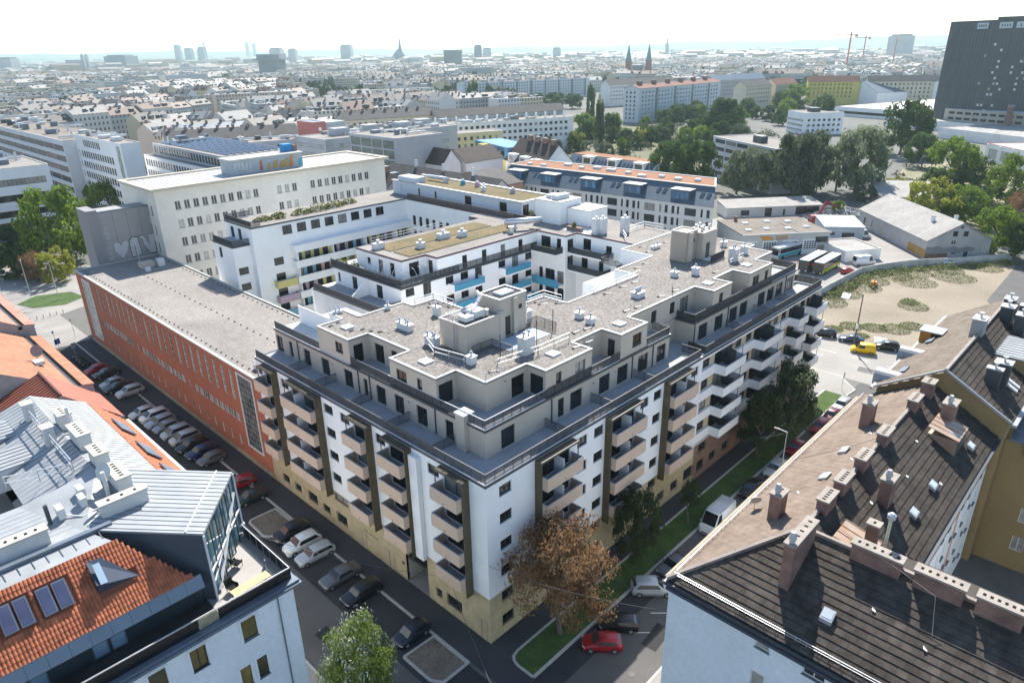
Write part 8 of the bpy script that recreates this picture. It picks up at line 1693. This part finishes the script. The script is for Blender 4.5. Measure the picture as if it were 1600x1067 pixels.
sheet('plaza_island', [(-3,150),(3,147),(8,150),(7,157),(0,160),(-5,156)], .05, lawnm)
# motorcycles and bicycles at the street corner
for k in range(7):
    t = thing('motorcycle' if k < 4 else 'bicycle', ('dark motorcycle in the row at the office street end' if k < 4 else 'bicycle leaning at the office street end'), 'motorcycle' if k < 4 else 'bicycle', (-5.6+.2*(k % 2), 103.2+k*.95, .015), R(178+rnd.uniform(-8,8)), 'two-wheelers at the office street end')
    r_ = .31
    for sx in (-.65,.65): MB().tube([(sx,-.06 if k < 4 else -.02,r_),(sx,.06 if k < 4 else .02,r_)], r_, 14).build('wheel', rubber, t)
    b = MB(); b.bar((-.65,0,r_),(0,0,.55),.05); b.bar((0,0,.55),(.5,0,.85),.05); b.bar((.65,0,r_),(.48,0,.95),.035); b.build('frame', anth if k % 2 else steel, t)
    if k < 4: MB().box(-.25,-.14,.3, .3,.14,.78).build('engine', trimm, t)
    MB().box(-.55,-.12,.74, .1,.12,.84).build('seat', trimm, t); MB().box(.46,-.32,.95, .52,.32,1.0).build('handlebar', trimm, t)
# waste lot bits: orange digger bucket, pallet sheets
dg = thing('mini_digger', 'small orange digger standing in the waste lot', 'digger', (140,10.4,0), R(200)); om = M('digger_orange', (.55,.17,.02), .5)
for s_ in (-.7,.7): MB().box(-1,s_-.2,0, 1,s_+.2,.5).build('track', rubber, dg)
MB().box(-.9,-.6,.5, .6,.6,1.3).build('body', om, dg); b = MB(); b.bar((.5,0,1.0),(1.6,0,2.0),.12); b.bar((1.6,0,2.0),(2.4,0,.6),.1); b.build('arm', om, dg); MB().box(2.1,-.35,.1, 2.7,.35,.6).build('bucket', anth, dg)
for k, (x, y, r, l, s_) in enumerate(((104.8,-2.6,.4,'tilted white board lying at the waste lot edge',(1.6,1.2)),(128,12.4,.2,'pale sheet lying near the boundary wall',(1.6,.9)))): new('white_board', MB().obox((0,0,.35), (s_[0],0,.2), (0,s_[1],.1), (0,0,.04)).mesh('white_board', whitemt), None, (x,y,0), r, None, l, 'board')
# overhead wires
wm_ = M('wire', (.10,.10,.105), .6)
def wire(a, e, label, sag=.6, r=.02):
    pts = [tuple(Vector(a).lerp(Vector(e), t/12)-Vector((0,0,sag*4*(t/12)*(1-t/12)))) for t in range(13)]; MB().tube(pts, r, 5, cap=False).build('overhead_wire', wm_, None, label=label, cat='wire', group='overhead wires')
wire((-.1,5.8,5.0),(-16.6,20,14),'thin wire crossing the left street above the parked saloons',1); wire((-.1,5.8,5.0),(-10,-12,9),'thin wire from the block front to the street corner',.4); wire((0,1,9.5),(2,-16.7,14),'wire spanning the right street from the block corner',.6); wire((44.5,-9.2,8.4),(36,0,6.5),'wire from the lamp post to the block front',.3); wire((44.5,-9.2,8.4),(24,-16.7,13),'wire from the lamp post back to the tenement eaves',.3)
for k in range(4): wire((-70,126+k*3,7),(-.5,124+k*4.5,8),f'tram wire {("nearest the red office","second across the plaza","third across the plaza","farthest across the plaza")[k]}',.5,.025)
# ---------------------------------------------------------------- city haze
hz = bpy.data.materials.new('haze_air'); hz.use_nodes = True; n = hz.node_tree.nodes; l = hz.node_tree.links
n.remove(n['Principled BSDF']); pv = n.new('ShaderNodeVolumePrincipled'); pv.inputs['Color'].default_value = (.74,.97,1.0,1); pv.inputs['Density'].default_value = 9.0e-5; pv.inputs['Anisotropy'].default_value = .25
l.new(pv.outputs[0], n['Material Output'].inputs['Volume'])
MB().box(-1700,-1700,-1, 11700,11700,175).build('haze', hz, kind='stuff')
